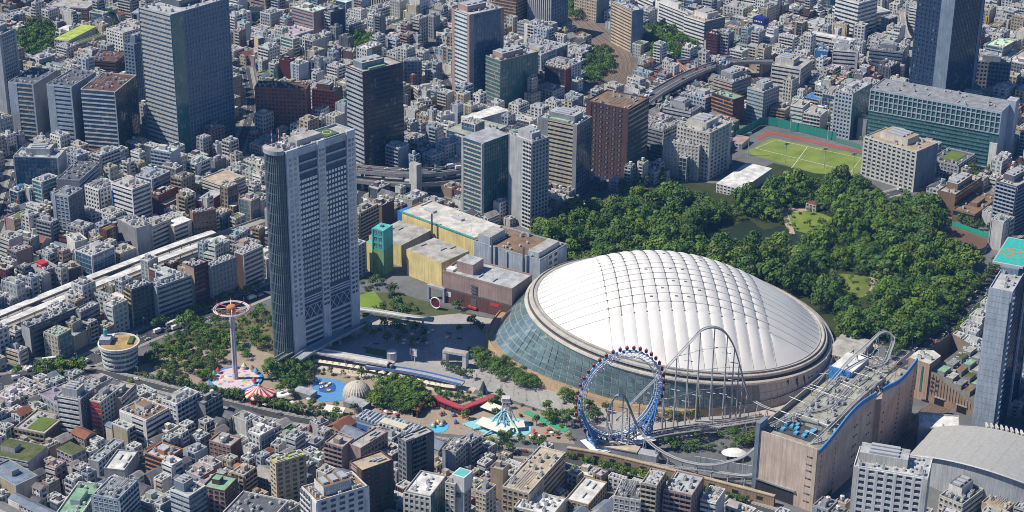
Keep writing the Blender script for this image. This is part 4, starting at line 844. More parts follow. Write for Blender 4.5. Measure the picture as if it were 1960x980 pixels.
# ---- leisure block with wavy blue parapet
def laqua():
    h = 41.5; c, an, W, D = frame3((1464, 808), (1566, 858), (1743, 702), h); D = max(D, 38)
    HERO.append((c.x, c.y, an, W + 2, D + 2)); rt = root('leisure_complex', 'long peach leisure block with wavy blue parapet and coaster tracks on its roof', 'leisure complex', (c.x, c.y, 0), an)
    LAND.append((*P((c.x, c.y, h * .7)), 'the peach leisure block'))
    S = Sink('thing', rt); X, Y = W / 2, D / 2; pe, gr = (.70, .48, .37), (.52, .44, .38); s = W * .6
    S.part('wall').box(-X, X, -Y, Y, 0, h - 3, pe, WALL, False, top=(.36, .34, .28), tm=ROOF)
    step = S.part('projecting_wall'); step.box(-X + s, X, -Y - 4, -Y, 0, h - 1, (.74, .46, .33), WALL, False, top=(.36, .34, .28), tm=ROOF)
    wl = S.part('end_wall'); wl.box(-X - .6, -X, -Y, Y, 0, h - .5, (.62, .50, .41)); wl.box(-X - 1.4, -X + 8, Y - 2, Y + .6, 0, h + 4, 'sb')
    wl.box(-X + .01, -X + s - .01, -Y - .5, -Y, 0, h - 1.5, (.74, .54, .42))
    def wave(x0, x1, y, zf, n):
        m = MB()
        for i in range(n):
            a, b = x0 + (x1 - x0) * i / n, x0 + (x1 - x0) * (i + 1) / n
            za, zb = zf(i / n), zf((i + 1) / n)
            m.poly([(a, y, h - 4), (b, y, h - 4), (b, y, zb - 1.6), (a, y, za - 1.6)], (.74, .52, .40), WALL)
            for yy, d in ((y - .12, 1), (y + .7, -1)):
                q = [(a, yy, za - 2.9), (b, yy, zb - 2.9), (b, yy, zb), (a, yy, za)]; m.poly(q[::d], (.06, .22, .5), PAINT)
            m.poly([(a, y - .12, za), (b, y - .12, zb), (b, y + .7, zb), (a, y + .7, za)], (.06, .26, .62), PAINT)
        return m
    wave(-X, -X + s, -Y - .55, lambda t: h + 1.6 + 3.0 * sin(t * 5.2 - 1.7) + 3.4 * t, 40).build('wavy_parapet', rt)
    wave(-X + s, X, -Y - 4.05, lambda t: h + 5.2 + 2.3 * sin(t * 5 + 1.9) + .8 * t, 24).build('wavy_parapet', rt)
    S.part('parapet').box(-X, X, Y - .6, Y + .1, h - 3, h + .5, (.42, .40, .36)); 
    # small windows in columns
    w = MB(); w.box(0, 1.7, -.08, .1, 0, 1.1, (.05, .06, .08), GLASS); wr = MB(); wr.box(0, .8, -.1, .1, 0, 1.5, (.36, .10, .07), PAINT)
    rows = [4 + i * 3.3 for i in range(11)]
    S.rep('window', w, [(-X + s * t, -Y - .5, z) for t in (.62, .66, .86, .9) for z in rows[1::2]] + [(-X + s + 3.5, -Y - 4, z) for z in rows[2::2]] + [(-X + s + (W - s) * t, -Y - 4, z) for t in (.5, .9) for z in rows])
    S.rep('red_slot', wr, [(-X + s * t, -Y - .5, z) for t in (.05, .3) for z in rows])
    we = MB(); we.box(-.1, .1, 0, 3.6, 0, .9, (.06, .05, .05), GLASS); S.rep('vent', we, [(-X - .6, -Y + 2.5, z) for z in (5, 10, 15, 20, 25, 29, 34)])
    op = S.part('loading_bay'); op.box(-X - .75, -X - .55, Y - 26, Y - 3, 0, 9, (.05, .05, .05)); op.box(-X - 1.6, -X - .5, Y - 27, Y - 2, 9, 10, 'mg')
    d = S.part('shop_front'); d.box(-X + 6, -X + 22, -Y - .8, -Y - .4, 0, 4, (.05, .08, .12), GLASS); d.box(-X + s + 8, -X + s + 20, -Y - 4.3, -Y - 3.9, 0, 4, (.05, .08, .12), GLASS)
    # roofscape
    rf = S.part('upper_roof'); rf.box(-X + W * .2, -X + W * .82, -Y + 6, Y - 10, h - 3, h + 1, (.42, .41, .36), top=(.38, .38, .33), tm=ROOF); rf.box(-X + W * .7, -X + W * .9, Y - 16, Y - 2, h - 3, h + 4, (.6, .6, .58), top=cv('wh'), tm=ROOF)
    S.part('blue_end').box(-X + W * .69, -X + W * .7, Y - 16, Y - 2, h - 3, h + 5, (.05, .25, .6), PAINT)
    pit = S.part('roof_court'); pit.box(-X + 8, -X + W * .19, -Y + 8, Y - 5, h - 2.9, h - 2.6, (.08, .09, .1), ROOF)
    rnd = random.Random(5); bl = MB(); bl.box(-1.6, 1.6, -1, 1, 0, 1.2, (.12, .38, .6), PAINT); S.rep('blue_tarp', bl, [(-X + rnd.uniform(11, W * .17), rnd.uniform(-Y + 10, Y - 8), h - 2.5) for _ in range(14)])
    S.rep('cooling_unit', AC2, [(-X + rnd.uniform(.22, .8) * W, rnd.uniform(-Y + 8, Y - 12), h + 1) for _ in range(26)]); S.rep('air_conditioner', AC, [(-X + rnd.uniform(.2, .95) * W, rnd.uniform(-Y + 1, -Y + 5.5), h - 2.9) for _ in range(24)])
    tr = S.part('roof_truss', True)
    for i in range(64):
        x = -X + W * (.06 + .9 * rnd.random()); y = rnd.uniform(-Y + 2, Y - 3); a = rnd.choice((0, 0, pi / 2)) + rnd.uniform(-.15, .15); l = rnd.uniform(8, 20); z = h + rnd.uniform(1, 4)
        tr.tube([(x, y, z), (x + l * cos(a), min(Y, y + l * sin(a)), z + rnd.uniform(-1, 1))], .22, 'lg', METAL, 4); tr.tube([(x, y, h - 3), (x, y, z)], .2, 'st', METAL, 4)
    S.done()
    return rt
laqua()
# ---- white office hall roof, station block, vaulted hall
def hall():
    a0 = radians(56); ax, ay = cos(a0), sin(a0); cx, cy = cos(a0 - pi / 2), sin(a0 - pi / 2)
    o = G(1738, 868, 15); rt = root('vaulted_hall', 'big grey vaulted hall roof in the lower right corner', 'hall', (o.x, o.y, 0)); LAND.append((1830, 860, 'the vaulted grey hall'))
    A, C2 = 40, 104; HERO.append((o.x + ax * A / 2 + cx * C2 / 2, o.y + ay * A / 2 + cy * C2 / 2, a0, A + 4, C2 + 4))
    N = 14; zf = lambda t: 13 + 12 * (1 - (2 * t - 1) ** 2) ** .9; p = lambda t, s, z: (cx * C2 * t + ax * A * s, cy * C2 * t + ay * A * s, z)
    for i in range(N):
        m = MB(); t0, t1 = i / N + .0002, (i + 1) / N - .0002
        bow = lambda t: -.22 * (1 - (2 * t - 1) ** 2)
        m.poly([p(t0, bow(t0), zf(t0)), p(t1, bow(t1), zf(t1)), p(t1, 1, zf(t1) + 1), p(t0, 1, zf(t0) + 1)], (.36, .362, .355), PAINT)
        m.poly([p(t0, bow(t0) + .04, 0), p(t1, bow(t1) + .04, 0), p(t1, bow(t1) + .04, zf(t1) - .3), p(t0, bow(t0) + .04, zf(t0) - .3)], (.42, .45, .48), WALL)
        m.poly([p(t1, 1, 0), p(t0, 1, 0), p(t0, 1, zf(t0) + 1), p(t1, 1, zf(t1) + 1)], (.4, .42, .44), WALL); m.build('roof_panel', rt)
    m = MB(); m.tube([p(t / 20, -.22 * (1 - (2 * t / 20 - 1) ** 2), zf(t / 20) + .2) for t in range(21)], .6, 'lg', METAL, 5); m.build('eave', rt)
    m = MB()
    for k in range(24): t = .3 + .7 * k / 24; m.box(*(lambda q: (q[0] - .5, q[0] + .5, q[1] - 2.6, q[1] + 2.6))(p(t, 1.05, 0)), zf(t), zf(t) + 2.2, 'ow')
    m.build('roof_louvre', rt, kind='stuff')
hall()
hero('white_hall', 'low annex with a smooth white roof behind the vaulted grey hall', 'hall', (1759, 818), (1836, 826), (1857, 800), 14, 'X:lg', 'X:lg', 'lg', 'wh', 'v', 5)
def station():
    o = G(1741, 757); e = G(1866, 800); d = (e - o).xy; L = d.length; an = atan2(d.y, d.x)
    rt = root('station_building', 'brown wedge shaped building with planted stepped roof over a railway mouth', 'station', (o.x, o.y, 0), an); LAND.append((1800, 720, 'the brown wedge building'))
    D = 52; cxy = o.xy + Vector((cos(an), sin(an))) * L / 2 + Vector((-sin(an), cos(an))) * D / 2; HERO.append((cxy.x, cxy.y, an, L + 3, D))
    S = Sink('thing', rt); pr = [(0, 25), (L * .27, 25), (L * .27, 22), (L, 8)]
    m = S.part('wall'); w = (.36, .27, .2)
    def zt(x): return 25 if x < L * .27 else 22 - 14 * (x - L * .27) / (L * .73)
    for i in range(4):
        pass
    m.poly([(0, 0, 0), (L, 0, 0), (L, 0, 8), (L * .27, 0, 22), (L * .27, 0, 25), (0, 0, 25)], w, WALL)
    m.poly([(L, 0, 0), (L, D, 0), (L, D, 8), (L, 0, 8)], w, WALL); m.poly([(0, D, 0), (0, 0, 0), (0, 0, 25), (0, D, 25)], w, WALL); m.poly([(L, D, 0), (0, D, 0), (0, D, 25), (L * .27, D, 22), (L, D, 8)], w, WALL)
    S.part('roof').poly([(L * .27, 0, 22), (L, 0, 8), (L, D, 8), (L * .27, D, 22)], (.25, .23, .2), ROOF); S.part('stair_tower').prism([(-3, -1), (L * .26, -1), (L * .26, 14), (L * .1, 18), (-3, 12)], 0, 27, (.5, .34, .27), WALL, top=cv('ow'), tm=ROOF)
    c = MB(); c.box(-.9, .9, -.3, 1, 0, 1, 'ow'); S.part('coping').prism([(0, 0)] * 0 + [(L * .27, -.3), (L, -.3), (L, .4), (L * .27, .4)], 7, 7.2, w) if False else None
    fin = MB(); fin.box(-.2, .2, -.35, .05, 0, 1, (.3, .22, .16)); n = 22
    for i in range(n + 1):
        x = L * i / n; f = MB(); f.box(x - .16, x + .16, -.3, .02, 5, zt(x) - .4, (.42, .32, .24)); f.build('fin', rt)
    g = MB()
    for x in (L * .06, L * .16): g.box(x - .7, x + .7, -1.2, -1, 6, 24, (.03, .2, .18), GLASS)
    g.build('glass_strip', rt)
    for a, b in ((.38, .52), (.05, .17), (.72, .86)): k = MB(); k.box(L * a, L * b, -.25, .3, 0, 5, (.02, .02, .02)); k.box(L * a - .5, L * b + .5, -.6, -.2, 5, 5.8, 'cc'); k.build('tunnel_mouth', rt)
    rnd = random.Random(8)
    ws = MB(); ws.box(0, 2, -.3, -.1, 0, 1.2, 'dk', GLASS); S.rep('window', ws, [(L * t, 0, z) for t, zz in ((.3, (8, 11, 14, 17)), (.37, (9, 13, 16))) for z in zz])
    for r in range(4):
        for q in range(5):
            y = 4 + r * 12; x = L * (.33 + q * .135); z = zt(x + 3); t = MB(); t.box(x, x + 5, y, y + 9, z - 2, z + 2.4, 'mg', top=cv(('gn', 'cc', 'mg', 'bn', 'mo')[(q + r * 2) % 5]), tm=ROOF); t.build('roof_terrace', rt)
    S.rep('air_conditioner', AC, [(x, rnd.uniform(2, D - 3), zt(x) + .2) for x in [rnd.uniform(.3, .95) * L for _ in range(26)]])
    S.rep('cooling_unit', AC2, [(rnd.uniform(1, L * .22), rnd.uniform(1, 9), 27) for _ in range(5)])
    S.done()
station()
# ---- round glass building
def round_building():
    c = G(231, 699); rt = root('round_building', 'round teal glass building with white rim and timber roof deck', 'building', (c.x, c.y, 0)); LAND.append((231, 675, 'the round glass building')); HERO.append((c.x, c.y, 0, 28, 28))
    h = 16.5; m = MB(); m.lathe([(10.6, 0), (12.2, h - 1.5)], 36, (.05, .17, .19), GLASS); m.build('glass_drum', rt)
    for k in range(4):
        z = 1.5 + k * 3.6; r = 10.6 + 1.6 * z / h; m = MB(); m.lathe([(r, z), (r + .5, z), (r + .55, z + 1.5), (r, z + 1.5)], 36, 'wh', WALL); m.build('floor_band', rt)
    for k in range(24):
        a = 2 * pi * k / 24; m = MB(); m.tube([(10.7 * cos(a), 10.7 * sin(a), 0), (12.3 * cos(a), 12.3 * sin(a), h - 1.5)], .12, 'lg', METAL, 4); m.build('mullion', rt)
    m = MB(); m.lathe([(12.2, h - 1.6), (13.4, h - 1.2), (13.5, h + .7), (12.6, h + .8), (12.4, h - .3)], 40, 'wh', WALL); m.build('rim', rt)
    m = MB(); m.lathe([(12.5, h - .35), (0.1, h - .3)], 36, (.46, .33, .15), ROOF); m.build('roof_deck', rt)
    m = MB(); m.box(-12, -5, -3, 5, h, h + 3.5, 'lb'); m.box(-9, -4, 4, 8, h, h + 2.4, 'wh'); m.build('plant_room', rt)
    m = MB(); m.lathe([(1.3, h + 3), (1.3, h + 8), (.2, h + 8.4)], 12, (.10, .40, .38), METAL, -9, 3, True); m.build('cooling_tower', rt)
    m = MB(); m.box(6, 9, -2, 8, h - .3, h + 1, (.1, .13, .05), GRASS); m.build('planter', rt)
round_building()
# ---- stadium dome
DX, DY, DA, DR, DN, DH, DGX, DGY, DS, DE, DHF = 112.6, 1098.7, .0515, 95.4, 2.0, 21.9, -.117, -.0446, 32.9, 1.08, 52.5
def dome():
    rt = root('stadium_dome', 'huge white cushioned stadium dome over a glass skirt', 'stadium', (DX, DY, 0), DA); LAND.append((1270, 600, 'the white dome')); HERO.append((DX, DY, 0, 205, 205))
    def zr(x, y): return DH + DGX * x + DGY * y
    def zs(x, y):
        q = max(0.0, 1 - (x * x + y * y) / DR ** 2); return zr(x, y) + DS * q ** DE
    K = 13; cs = [-DHF + 2 * DHF * i / K for i in range(K + 1)]; WHT = (.75, .735, .705)
    def patch(fx, nu, nv, bulge):
        m = MB(); g = []
        for i in range(nu + 1):
            row = []
            for j in range(nv + 1):
                u, v = i / nu, j / nv; x, y = fx(u, v); row.append(m.v(x, y, zs(x, y) + bulge(u, v)))
            g.append(row)
        for i in range(nu):
            for j in range(nv): m.f([g[i][j], g[i + 1][j], g[i + 1][j + 1], g[i][j + 1]], WHT, MEMB)
        m.build('roof_panel', rt, smooth=True)
    b1 = lambda u: 1 - (2 * u - 1) ** 2
    for i in range(K):
        for j in range(K):
            patch(lambda u, v: (cs[i] + (cs[i + 1] - cs[i]) * u, cs[j] + (cs[j + 1] - cs[j]) * v), 5, 5, lambda u, v: 1.0 * b1(u) ** .6 * b1(v) ** .6)
    lim = lambda t: sqrt(max(0, DR ** 2 - t * t))
    for i in range(K):
        for s in (-1, 1):
            def fx(u, v):
                t = cs[i] + (cs[i + 1] - cs[i]) * u; t = t if s > 0 else cs[i] + cs[i + 1] - t; w = s * (DHF + (lim(t) - DHF) * v); return (t, w)
            patch(fx, 6, 10, lambda u, v: .85 * b1(u) ** .75 * min(1, (1 - v) * 2.6))
            def fy(u, v):
                t = cs[i] + (cs[i + 1] - cs[i]) * u; t = t if s < 0 else cs[i] + cs[i + 1] - t; w = s * (DHF + (lim(t) - DHF) * v); return (w, t)
            patch(fy, 6, 10, lambda u, v: .85 * b1(u) ** .75 * min(1, (1 - v) * 2.6))
    for sx in (-1, 1):
        for sy in (-1, 1):
            def fc(u, v):
                if sx * sy < 0: u = 1 - u
                a0 = atan2(DHF, lim(DHF)); a = a0 + (pi / 2 - 2 * a0) * u
                ex, ey = DR * cos(a), DR * sin(a); return sx * (DHF + (ex - DHF) * v), sy * (DHF + (ey - DHF) * v)
            patch(fc, 8, 8, lambda u, v: .5 * b1(u) * min(1, (1 - v) * 5))
    for k, c in enumerate(cs):
        for ax in (0, 1):
            m = MB(); e = lim(c); n = 26; pts = []
            for q in range(n + 1):
                t = -e + 2 * e * q / n; x, y = (c, t) if ax == 0 else (t, c); pts.append((x, y, zs(x, y) + .12))
            m.tube(pts, .17, (.44, .44, .44), METAL, 4); m.build('seam_cable', rt)
            m = MB(); m.tube([(x, y, z + .15) for x, y, z in pts if abs(x) <= DHF and abs(y) <= DHF], .27 if ax == 0 else .15, (.15, .16, .18) if ax == 0 else (.46, .47, .48), METAL, 4); m.build('cable', rt)
    nd = MB(); nd.lathe([(.54, -.3), (.54, .45), (.2, .6)], 8, (.13, .13, .14), METAL, closed=True); me = nd.mesh('cable_clamp')
    for x in cs:
        for y in cs: put('cable_clamp', me, rt, (x, y, zs(x, y)))
    vt = MB(); vt.box(-.9, .9, -.6, .6, 0, .9, (.2, .19, .18), METAL); me = vt.mesh('roof_vent'); rnd = random.Random(4)
    for i in range(16): x, y = cs[rnd.randrange(2, 12)] + 4, cs[rnd.randrange(1, 13)] + 4; put('roof_vent', me, rt, (x, y, zs(x, y) + .4))
    # ring beams
    M = 96
    def ring(name, prof, col, mt=WALL, z0=None, a0=0, a1=2 * pi, n=M):
        m = MB(); R = []
        for k in range(n + 1):
            a = a0 + (a1 - a0) * k / n; R.append([m.v(DR * s * cos(a), DR * s * sin(a), zr(DR * s * cos(a), DR * s * sin(a)) + dz) for s, dz in prof])
        for k in range(n):
            for j in range(len(prof) - 1): m.f([R[k][j], R[k][j + 1], R[k + 1][j + 1], R[k + 1][j]], col, mt)
        return m.build(name, rt)
    ring('edge_bead', [(.997, -.4), (1.0, .3), (1.008, .4), (1.012, -.1)], (.42, .41, .39))
    ring('ring_beam', [(1.011, -.1), (1.03, .05), (1.032, -.3), (1.052, -.6), (1.055, -1.0), (1.057, -2.2)], (.55, .52, .47))
    ring('ring_rail', [(1.029, .1), (1.030, .7), (1.033, .7), (1.034, -.3)], (.35, .33, .3))
    ring('gutter', [(1.056, -2.0), (1.052, -3.6), (1.065, -4.2)], (.10, .10, .11))
    ring('lower_ring', [(1.063, -4.1), (1.068, -3.7), (1.085, -4.3), (1.09, -5.2), (1.083, -6.3)], (.56, .53, .47))
    # skirt
    import bisect
    BA = [(-180, 125), (-164, 120), (-152, 113), (-140, 107.5), (-126, 105.5), (-108, 105), (-90, 105.5), (-62, 106), (-36, 105), (-19, 104), (0, 103.5), (60, 104), (90, 106), (135, 112), (180, 125)]
    def br(a):
        d = (degrees_(a) + 180) % 360 - 180
        for (p, q), (p2, q2) in zip(BA, BA[1:]):
            if p <= d <= p2: return q + (q2 - q) * (d - p) / (p2 - p)
        return 125
    def degrees_(a): return a * 180 / pi
    def pt(a, t, off=0.0):
        s = DR * 1.081; x0, y0 = s * cos(a), s * sin(a); z0 = zr(x0, y0) - 6.2; r = br(a); x1, y1 = r * cos(a), r * sin(a); zb = 4.5
        return (x0 + (x1 - x0) * t + off * cos(a), y0 + (y1 - y0) * t + off * sin(a), z0 + (zb - z0) * t + off * .6)
    m = MB()
    for k in range(M):
        a, b = 2 * pi * k / M, 2 * pi * (k + 1) / M; m.poly([pt(a, 0), pt(a, 1), pt(b, 1), pt(b, 0)], (.30, .33, .34), METAL)
    m.build('skirt_frame', rt)
    g0, g1 = radians(150), radians(292); nc, nr = 48, 6
    for i in range(nc):
        for j in range(nr):
            a, b = g0 + (g1 - g0) * (i + .06) / nc, g0 + (g1 - g0) * (i + .94) / nc; t0, t1 = (j + .06) / nr, (j + .94) / nr
            sh = .8 + .4 * rnd.random(); m = MB(); m.poly([pt(a, t0, .12), pt(a, t1, .12), pt(b, t1, .12), pt(b, t0, .12)], (.13 * sh, .20 * sh, .215 * sh), GLASS); m.build('glass_panel', rt)
    g0, g1 = radians(292), radians(390); nc = 40
    for i in range(nc):
        a, b = g0 + (g1 - g0) * (i + .03) / nc, g0 + (g1 - g0) * (i + .97) / nc
        for t0, t1 in ((.0, .46), (.5, .98)): m = MB(); m.poly([pt(a, t0, .15), pt(a, t1, .15), pt(b, t1, .15), pt(b, t0, .15)], (.42, .45, .48), METAL); m.build('wall_panel', rt)
    for d, c in ((322, 'bu'), (327, 'gn'), (316, 'dg'), (318.2, 'dg')):
        a, b = radians(d), radians(d + 1.1); m = MB(); m.poly([pt(a, .4, .3), pt(a, .6, .3), pt(b, .6, .3), pt(b, .4, .3)], c, PAINT); m.build('sign', rt)
    m = MB()
    for k in range(M):
        a, b = 2 * pi * k / M, 2 * pi * (k + 1) / M
        def q(an, e, z): r = br(an) + e * (1 if 150 < (degrees_(an) % 360) < 270 else .35); return (r * cos(an), r * sin(an), z)
        for e0, z0, e1, z1, col in ((-1, 4.6, 4, 4.4, (.42, .29, .18)), (4, 4.4, 4.3, 5.4, (.4, .3, .2)), (4.3, 5.4, 4.7, 5.4, (.5, .42, .3)), (4.7, 5.4, 6.5, 0, (.48, .35, .22))):
            if not 150 < degrees_(a) % 360 < 275: col = (.33, .34, .35)
            m.poly([q(a, e0, z0), q(a, e1, z1), q(b, e1, z1), q(b, e0, z0)], col, WALL)
    m.build('terrace', rt)
dome()
# ---- railway viaduct with platform canopies
def viaduct():
    path = smooth(PX([(-110, 668), (0, 624), (150, 562), (335, 490), (420, 460), (520, 424), (600, 396)], 6.5), 5); ROADS.append(([Vector((p.x, p.y, 0)) for p in path], 13))
    rt = root('railway_viaduct', 'elevated railway with two long white platform roofs, left of the hotel tower', 'viaduct', (path[0].x, path[0].y, 0)); o = path[0] * 1; o.z = 0
    LAND.append((200, 545, 'the railway viaduct'))
    def B(mb, n, **k): return mb.build(n, rt, off=o, **k)
    m = MB(); wallstrip(m, path, -11, 11, -1.5, 0, (.36, .35, .33), WALL); B(m, 'deck')
    m = MB(); strip(m, path, -3.4, 3.4, .05, (.13, .11, .1), PAVE); B(m, 'track_bed')
    for s in (-1, 1): m = MB(); wallstrip(m, path, s * 10.6 - .2, s * 10.6 + .2, 0, 1.3, (.45, .44, .42)); B(m, 'parapet')
    m = MB()
    for c in (-1.8, 1.8):
        for q in (-.55, .55): wallstrip(m, path, c + q - .08, c + q + .08, .08, .3, (.3, .28, .26), METAL)
    B(m, 'track')
    cut = [p for p in path if p.x < G(425, 462, 12).x]
    for s, nm in ((1, 'canopy'), (-1, 'canopy')):
        seg = 4
        for i in range(0, len(cut) - 1):
            m = MB(); a, b = (3.2, 9.8) if s > 0 else (-9.8, -3.2); wallstrip(m, cut[i:i + 2], a, b, 5.0, 5.5, (.72, .72, .71), ROOF); B(m, nm)
    pm = MB(); 
    for i in range(0, len(path) - 1, 1):
        p = path[i]; m = MB()
        for s in (-7, 7):
            d = (path[i + 1] - p).normalized(); n = Vector((-d.y, d.x, 0)); c = p + n * s; m.box(c.x - .9, c.x + .9, c.y - .9, c.y + .9, 0, 5.1, 'cc')
        B(m, 'pier')
        if p.x < cut[-1].x:
            m = MB()
            for s in (-6.5, 6.5): c = p + n * s; m.box(c.x - .25, c.x + .25, c.y - .25, c.y + .25, 6.5, 11.6, 'lg', METAL)
            B(m, 'canopy_post')
viaduct()
def elevated(name, label, pix, w, z, land=None, col=(.10, .10, .105), wall=(.42, .41, .40), red=None, piers=True):
    path = smooth(PX(pix, z), 6); ROADS.append(([Vector((p.x, p.y, 0)) for p in path], w / 2 - 1)); o = Vector((path[0].x, path[0].y, 0))
    rt = root(name, label, 'road bridge', o)
    B = lambda mb, n, **k: mb.build(n, rt, off=o, **k)
    m = MB(); wallstrip(m, path, -w / 2, w / 2, -1.8, 0, wall); B(m, 'deck')
    m = MB(); strip(m, path, -w / 2 + .5, w / 2 - .5, .03, col); B(m, 'road_surface')
    m = MB(); strip(m, path, -.15, .15, .05, (.65, .65, .63), PAINT); strip(m, path, -w / 2 + .9, -w / 2 + 1.1, .05, (.65, .65, .63), PAINT); strip(m, path, w / 2 - 1.1, w / 2 - .9, .05, (.65, .65, .63), PAINT); B(m, 'lane_line')
    for s in (-1, 1): m = MB(); wallstrip(m, path, s * (w / 2 - .2) - .2, s * (w / 2 - .2) + .2, 0, 1.2, red if red else wall, PAINT if red else WALL); B(m, 'parapet')
    if piers and z > 3:
        for i in range(1, len(path) - 1, 3):
            p = path[i]; m = MB(); m.box(p.x - 1.2, p.x + 1.2, p.y - 1.2, p.y + 1.2, 0, z - 3, 'cc'); m.box(p.x - 4, p.x + 4, p.y - 1.3, p.y + 1.3, z - 3, z - 1.8, 'cc'); B(m, 'pier')
    if land: LAND.append((pix[len(pix) // 2][0], pix[len(pix) // 2][1], land))
    return path
EX1 = elevated('expressway', 'curved double expressway passing behind the white shaft, upper deck', [(560, 300), (640, 316), (720, 326), (800, 330), (880, 322), (1000, 300), (1100, 262), (1200, 215), (1260, 175), (1330, 138), (1400, 118), (1480, 116)], 13, 15, 'the expressway')
EX2 = elevated('expressway', 'lower expressway ramp running beside the double expressway', [(650, 338), (720, 347), (800, 350), (880, 342), (960, 330)], 9, 9)
EX3 = elevated('expressway', 'looping ramp with blue outer wall near the curved railway', [(1255, 132), (1285, 118), (1330, 112), (1390, 108), (1425, 104)], 8, 8, red=(.06, .10, .25))
EX4 = elevated('expressway', 'short red walled ramp joining the looping ramp', [(1288, 116), (1300, 126), (1310, 136), (1303, 146)], 6, 8.6, red=(.6, .16, .08))
EX5 = elevated('expressway', 'red railed road alongside the upper expressway bend', [(1225, 200), (1275, 170), (1330, 146), (1385, 124)], 6, 8, red=(.55, .14, .10))
EX6 = elevated('expressway', 'pale ramp sweeping down left of the dark skyscraper', [(1722, 20), (1728, 60), (1745, 90), (1752, 130), (1752, 190)], 11, 10, col=(.3, .28, .27))

# ------------------------------------------------------------------ rides
def tube_obj(rt, name, pts, r, col, o, n=6, m=METAL, caps=True): mb = MB(); mb.tube(pts, r, col, m, n, caps); return mb.build(name, rt, off=o)
def wheel():
    c0 = G(1184, 852); rt = root('ferris_wheel', 'hubless ferris wheel with red gondolas and blue legs', 'ferris wheel', (c0.x, c0.y, 0)); LAND.append((1184, 760, 'the ferris wheel'))
    a = radians(27); e = Vector((cos(a), sin(a), 0)); n = Vector((-sin(a), cos(a), 0)); zc, R = 35.0, 28.2
    def p(t, r, d=0.0): return e * (r * cos(t)) + Vector((0, 0, zc + r * sin(t))) + n * d
    M = 72
    for r, d, w, nm in ((R, -1.5, .3, 'rim'), (R, 1.5, .3, 'rim'), (R - 3.6, -1.2, .26, 'inner_rim'), (R - 3.6, 1.2, .26, 'inner_rim')):
        mb = MB(); mb.tube([p(2 * pi * k / M, r, d) for k in range(M + 1)], w, (.66, .70, .76) if nm == 'inner_rim' else (.40, .50, .66), METAL, 5); mb.build(nm, rt)
    mb = MB()
    for k in range(60):
        t = 2 * pi * k / 60; u = 2 * pi * (k + 1) / 60
        for d in (-1.4, 1.4): mb.tube([p(t, R, d), p(u, R - 3.6, d * .85)], .14, (.7, .74, .8), METAL, 3); mb.tube([p(u, R - 3.6, d * .85), p(u, R, d)], .14, (.7, .74, .8), METAL, 3)
        mb.tube([p(t, R, -1.5), p(t, R, 1.5)], .14, (.7, .74, .8), METAL, 3)
    mb.build('rim_lattice', rt, kind='stuff')
    g = MB(); g.lathe([(.2, -1.7), (1.0, -1.45), (1.25, -.6), (1.3, .1), (1.15, 1.0), (.5, 1.6), (.15, 1.8)], 10, [(.30, .04, .05), (.30, .04, .05), (.02, .02, .03), (.02, .02, .03), (.5, .05, .07), (.5, .05, .07)], [PAINT, PAINT, GLASS, GLASS, PAINT, PAINT], closed=True); g.tube([(0, 0, 1.7), (0, 0, 2.6)], .15, 'dg', METAL, 4)
    me = g.mesh('gondola'); b = MB(); b.box(-.5, .5, -1.0, 1.0, -.45, .45, (.07, .2, .6), METAL); bm = b.mesh('drive_box')
    for k in range(40):
        t = 2 * pi * (k + .3) / 40; put('gondola', me, rt, p(t, R + 2.2), scale=(.82, .82, .82)); put('drive_box', bm, rt, p(2 * pi * (k + .8) / 40, R + .2), rot=a)
    bl = (.08, .23, .52)
    def leg(t0, t1, x0, x1):
        mb = MB(); C4 = []
        for t, x in ((t0, x0), (t1, x1)):
            for d in (-1.9, 1.9):
                top = p(t, R - 1, d); bot = e * x + n * (d * 3.2); C4.append((top, bot)); mb.tube([top, (top + bot) / 2 + n * d * .25, bot], .55, bl, METAL, 5)
        for i in range(12):
            u, v = i / 12, (i + 1) / 12; L = lambda q, w: q[0].lerp(q[1], w)
            for i0, i1 in ((0, 2), (1, 3), (0, 1), (2, 3)): mb.tube([L(C4[i0], u), L(C4[i1], v)], .26, bl, METAL, 4); mb.tube([L(C4[i1], u), L(C4[i0], v)], .26, bl, METAL, 4)
        mb.build('leg', rt)
    leg(radians(-2), radians(-22), 17, 10); leg(radians(190), radians(212), -17, -9)
    mb = MB(); mb.tube([p(radians(195 + 150 * k / 20), R - 1.2, -2.2) for k in range(21)], .5, bl, METAL, 5); mb.tube([p(radians(195 + 150 * k / 20), R - 1.2, 2.2) for k in range(21)], .5, bl, METAL, 5); mb.build('lower_cradle', rt)
    c = root('boarding_station', 'white peaked boarding station under the ferris wheel', 'station', (c0.x, c0.y, 0))
    mb = MB(); mb.prism([tuple((e * x + n * y).xy) for x, y in ((-22, -9), (20, -9), (20, 8), (-22, 8))], 0, 4, (.16, .18, .22)); mb.build('base', c)
    for x0, x1 in ((-22, -6), (-5, 6), (7, 20)):
        mb = MB(); q = [e * x + n * y for x, y in ((x0, -11), (x1, -11), (x1, 9), (x0, 9))]; top = e * ((x0 + x1) / 2) + Vector((0, 0, 6.6))
        for i in range(4): A, B = q[i], q[(i + 1) % 4]; mb.poly([(A.x, A.y, 4.2), (B.x, B.y, 4.2), tuple(top)], (.74, .73, .72), MEMB)
        mb.build('tent_roof', c)
    for i, z in enumerate((4, 6)): tube_obj(c, 'railing', [e * -22 - n * 9.5 + Vector((0, 0, z)), e * 20 - n * 9.5 + Vector((0, 0, z))], .2, bl, None)
wheel()
def in_hero(x, y, k):
    cx, cy, an, W, D = HERO[k]; dx, dy = x - cx, y - cy; u = dx * cos(an) + dy * sin(an); v = -dx * sin(an) + dy * cos(an); return abs(u) < W / 2 and abs(v) < D / 2
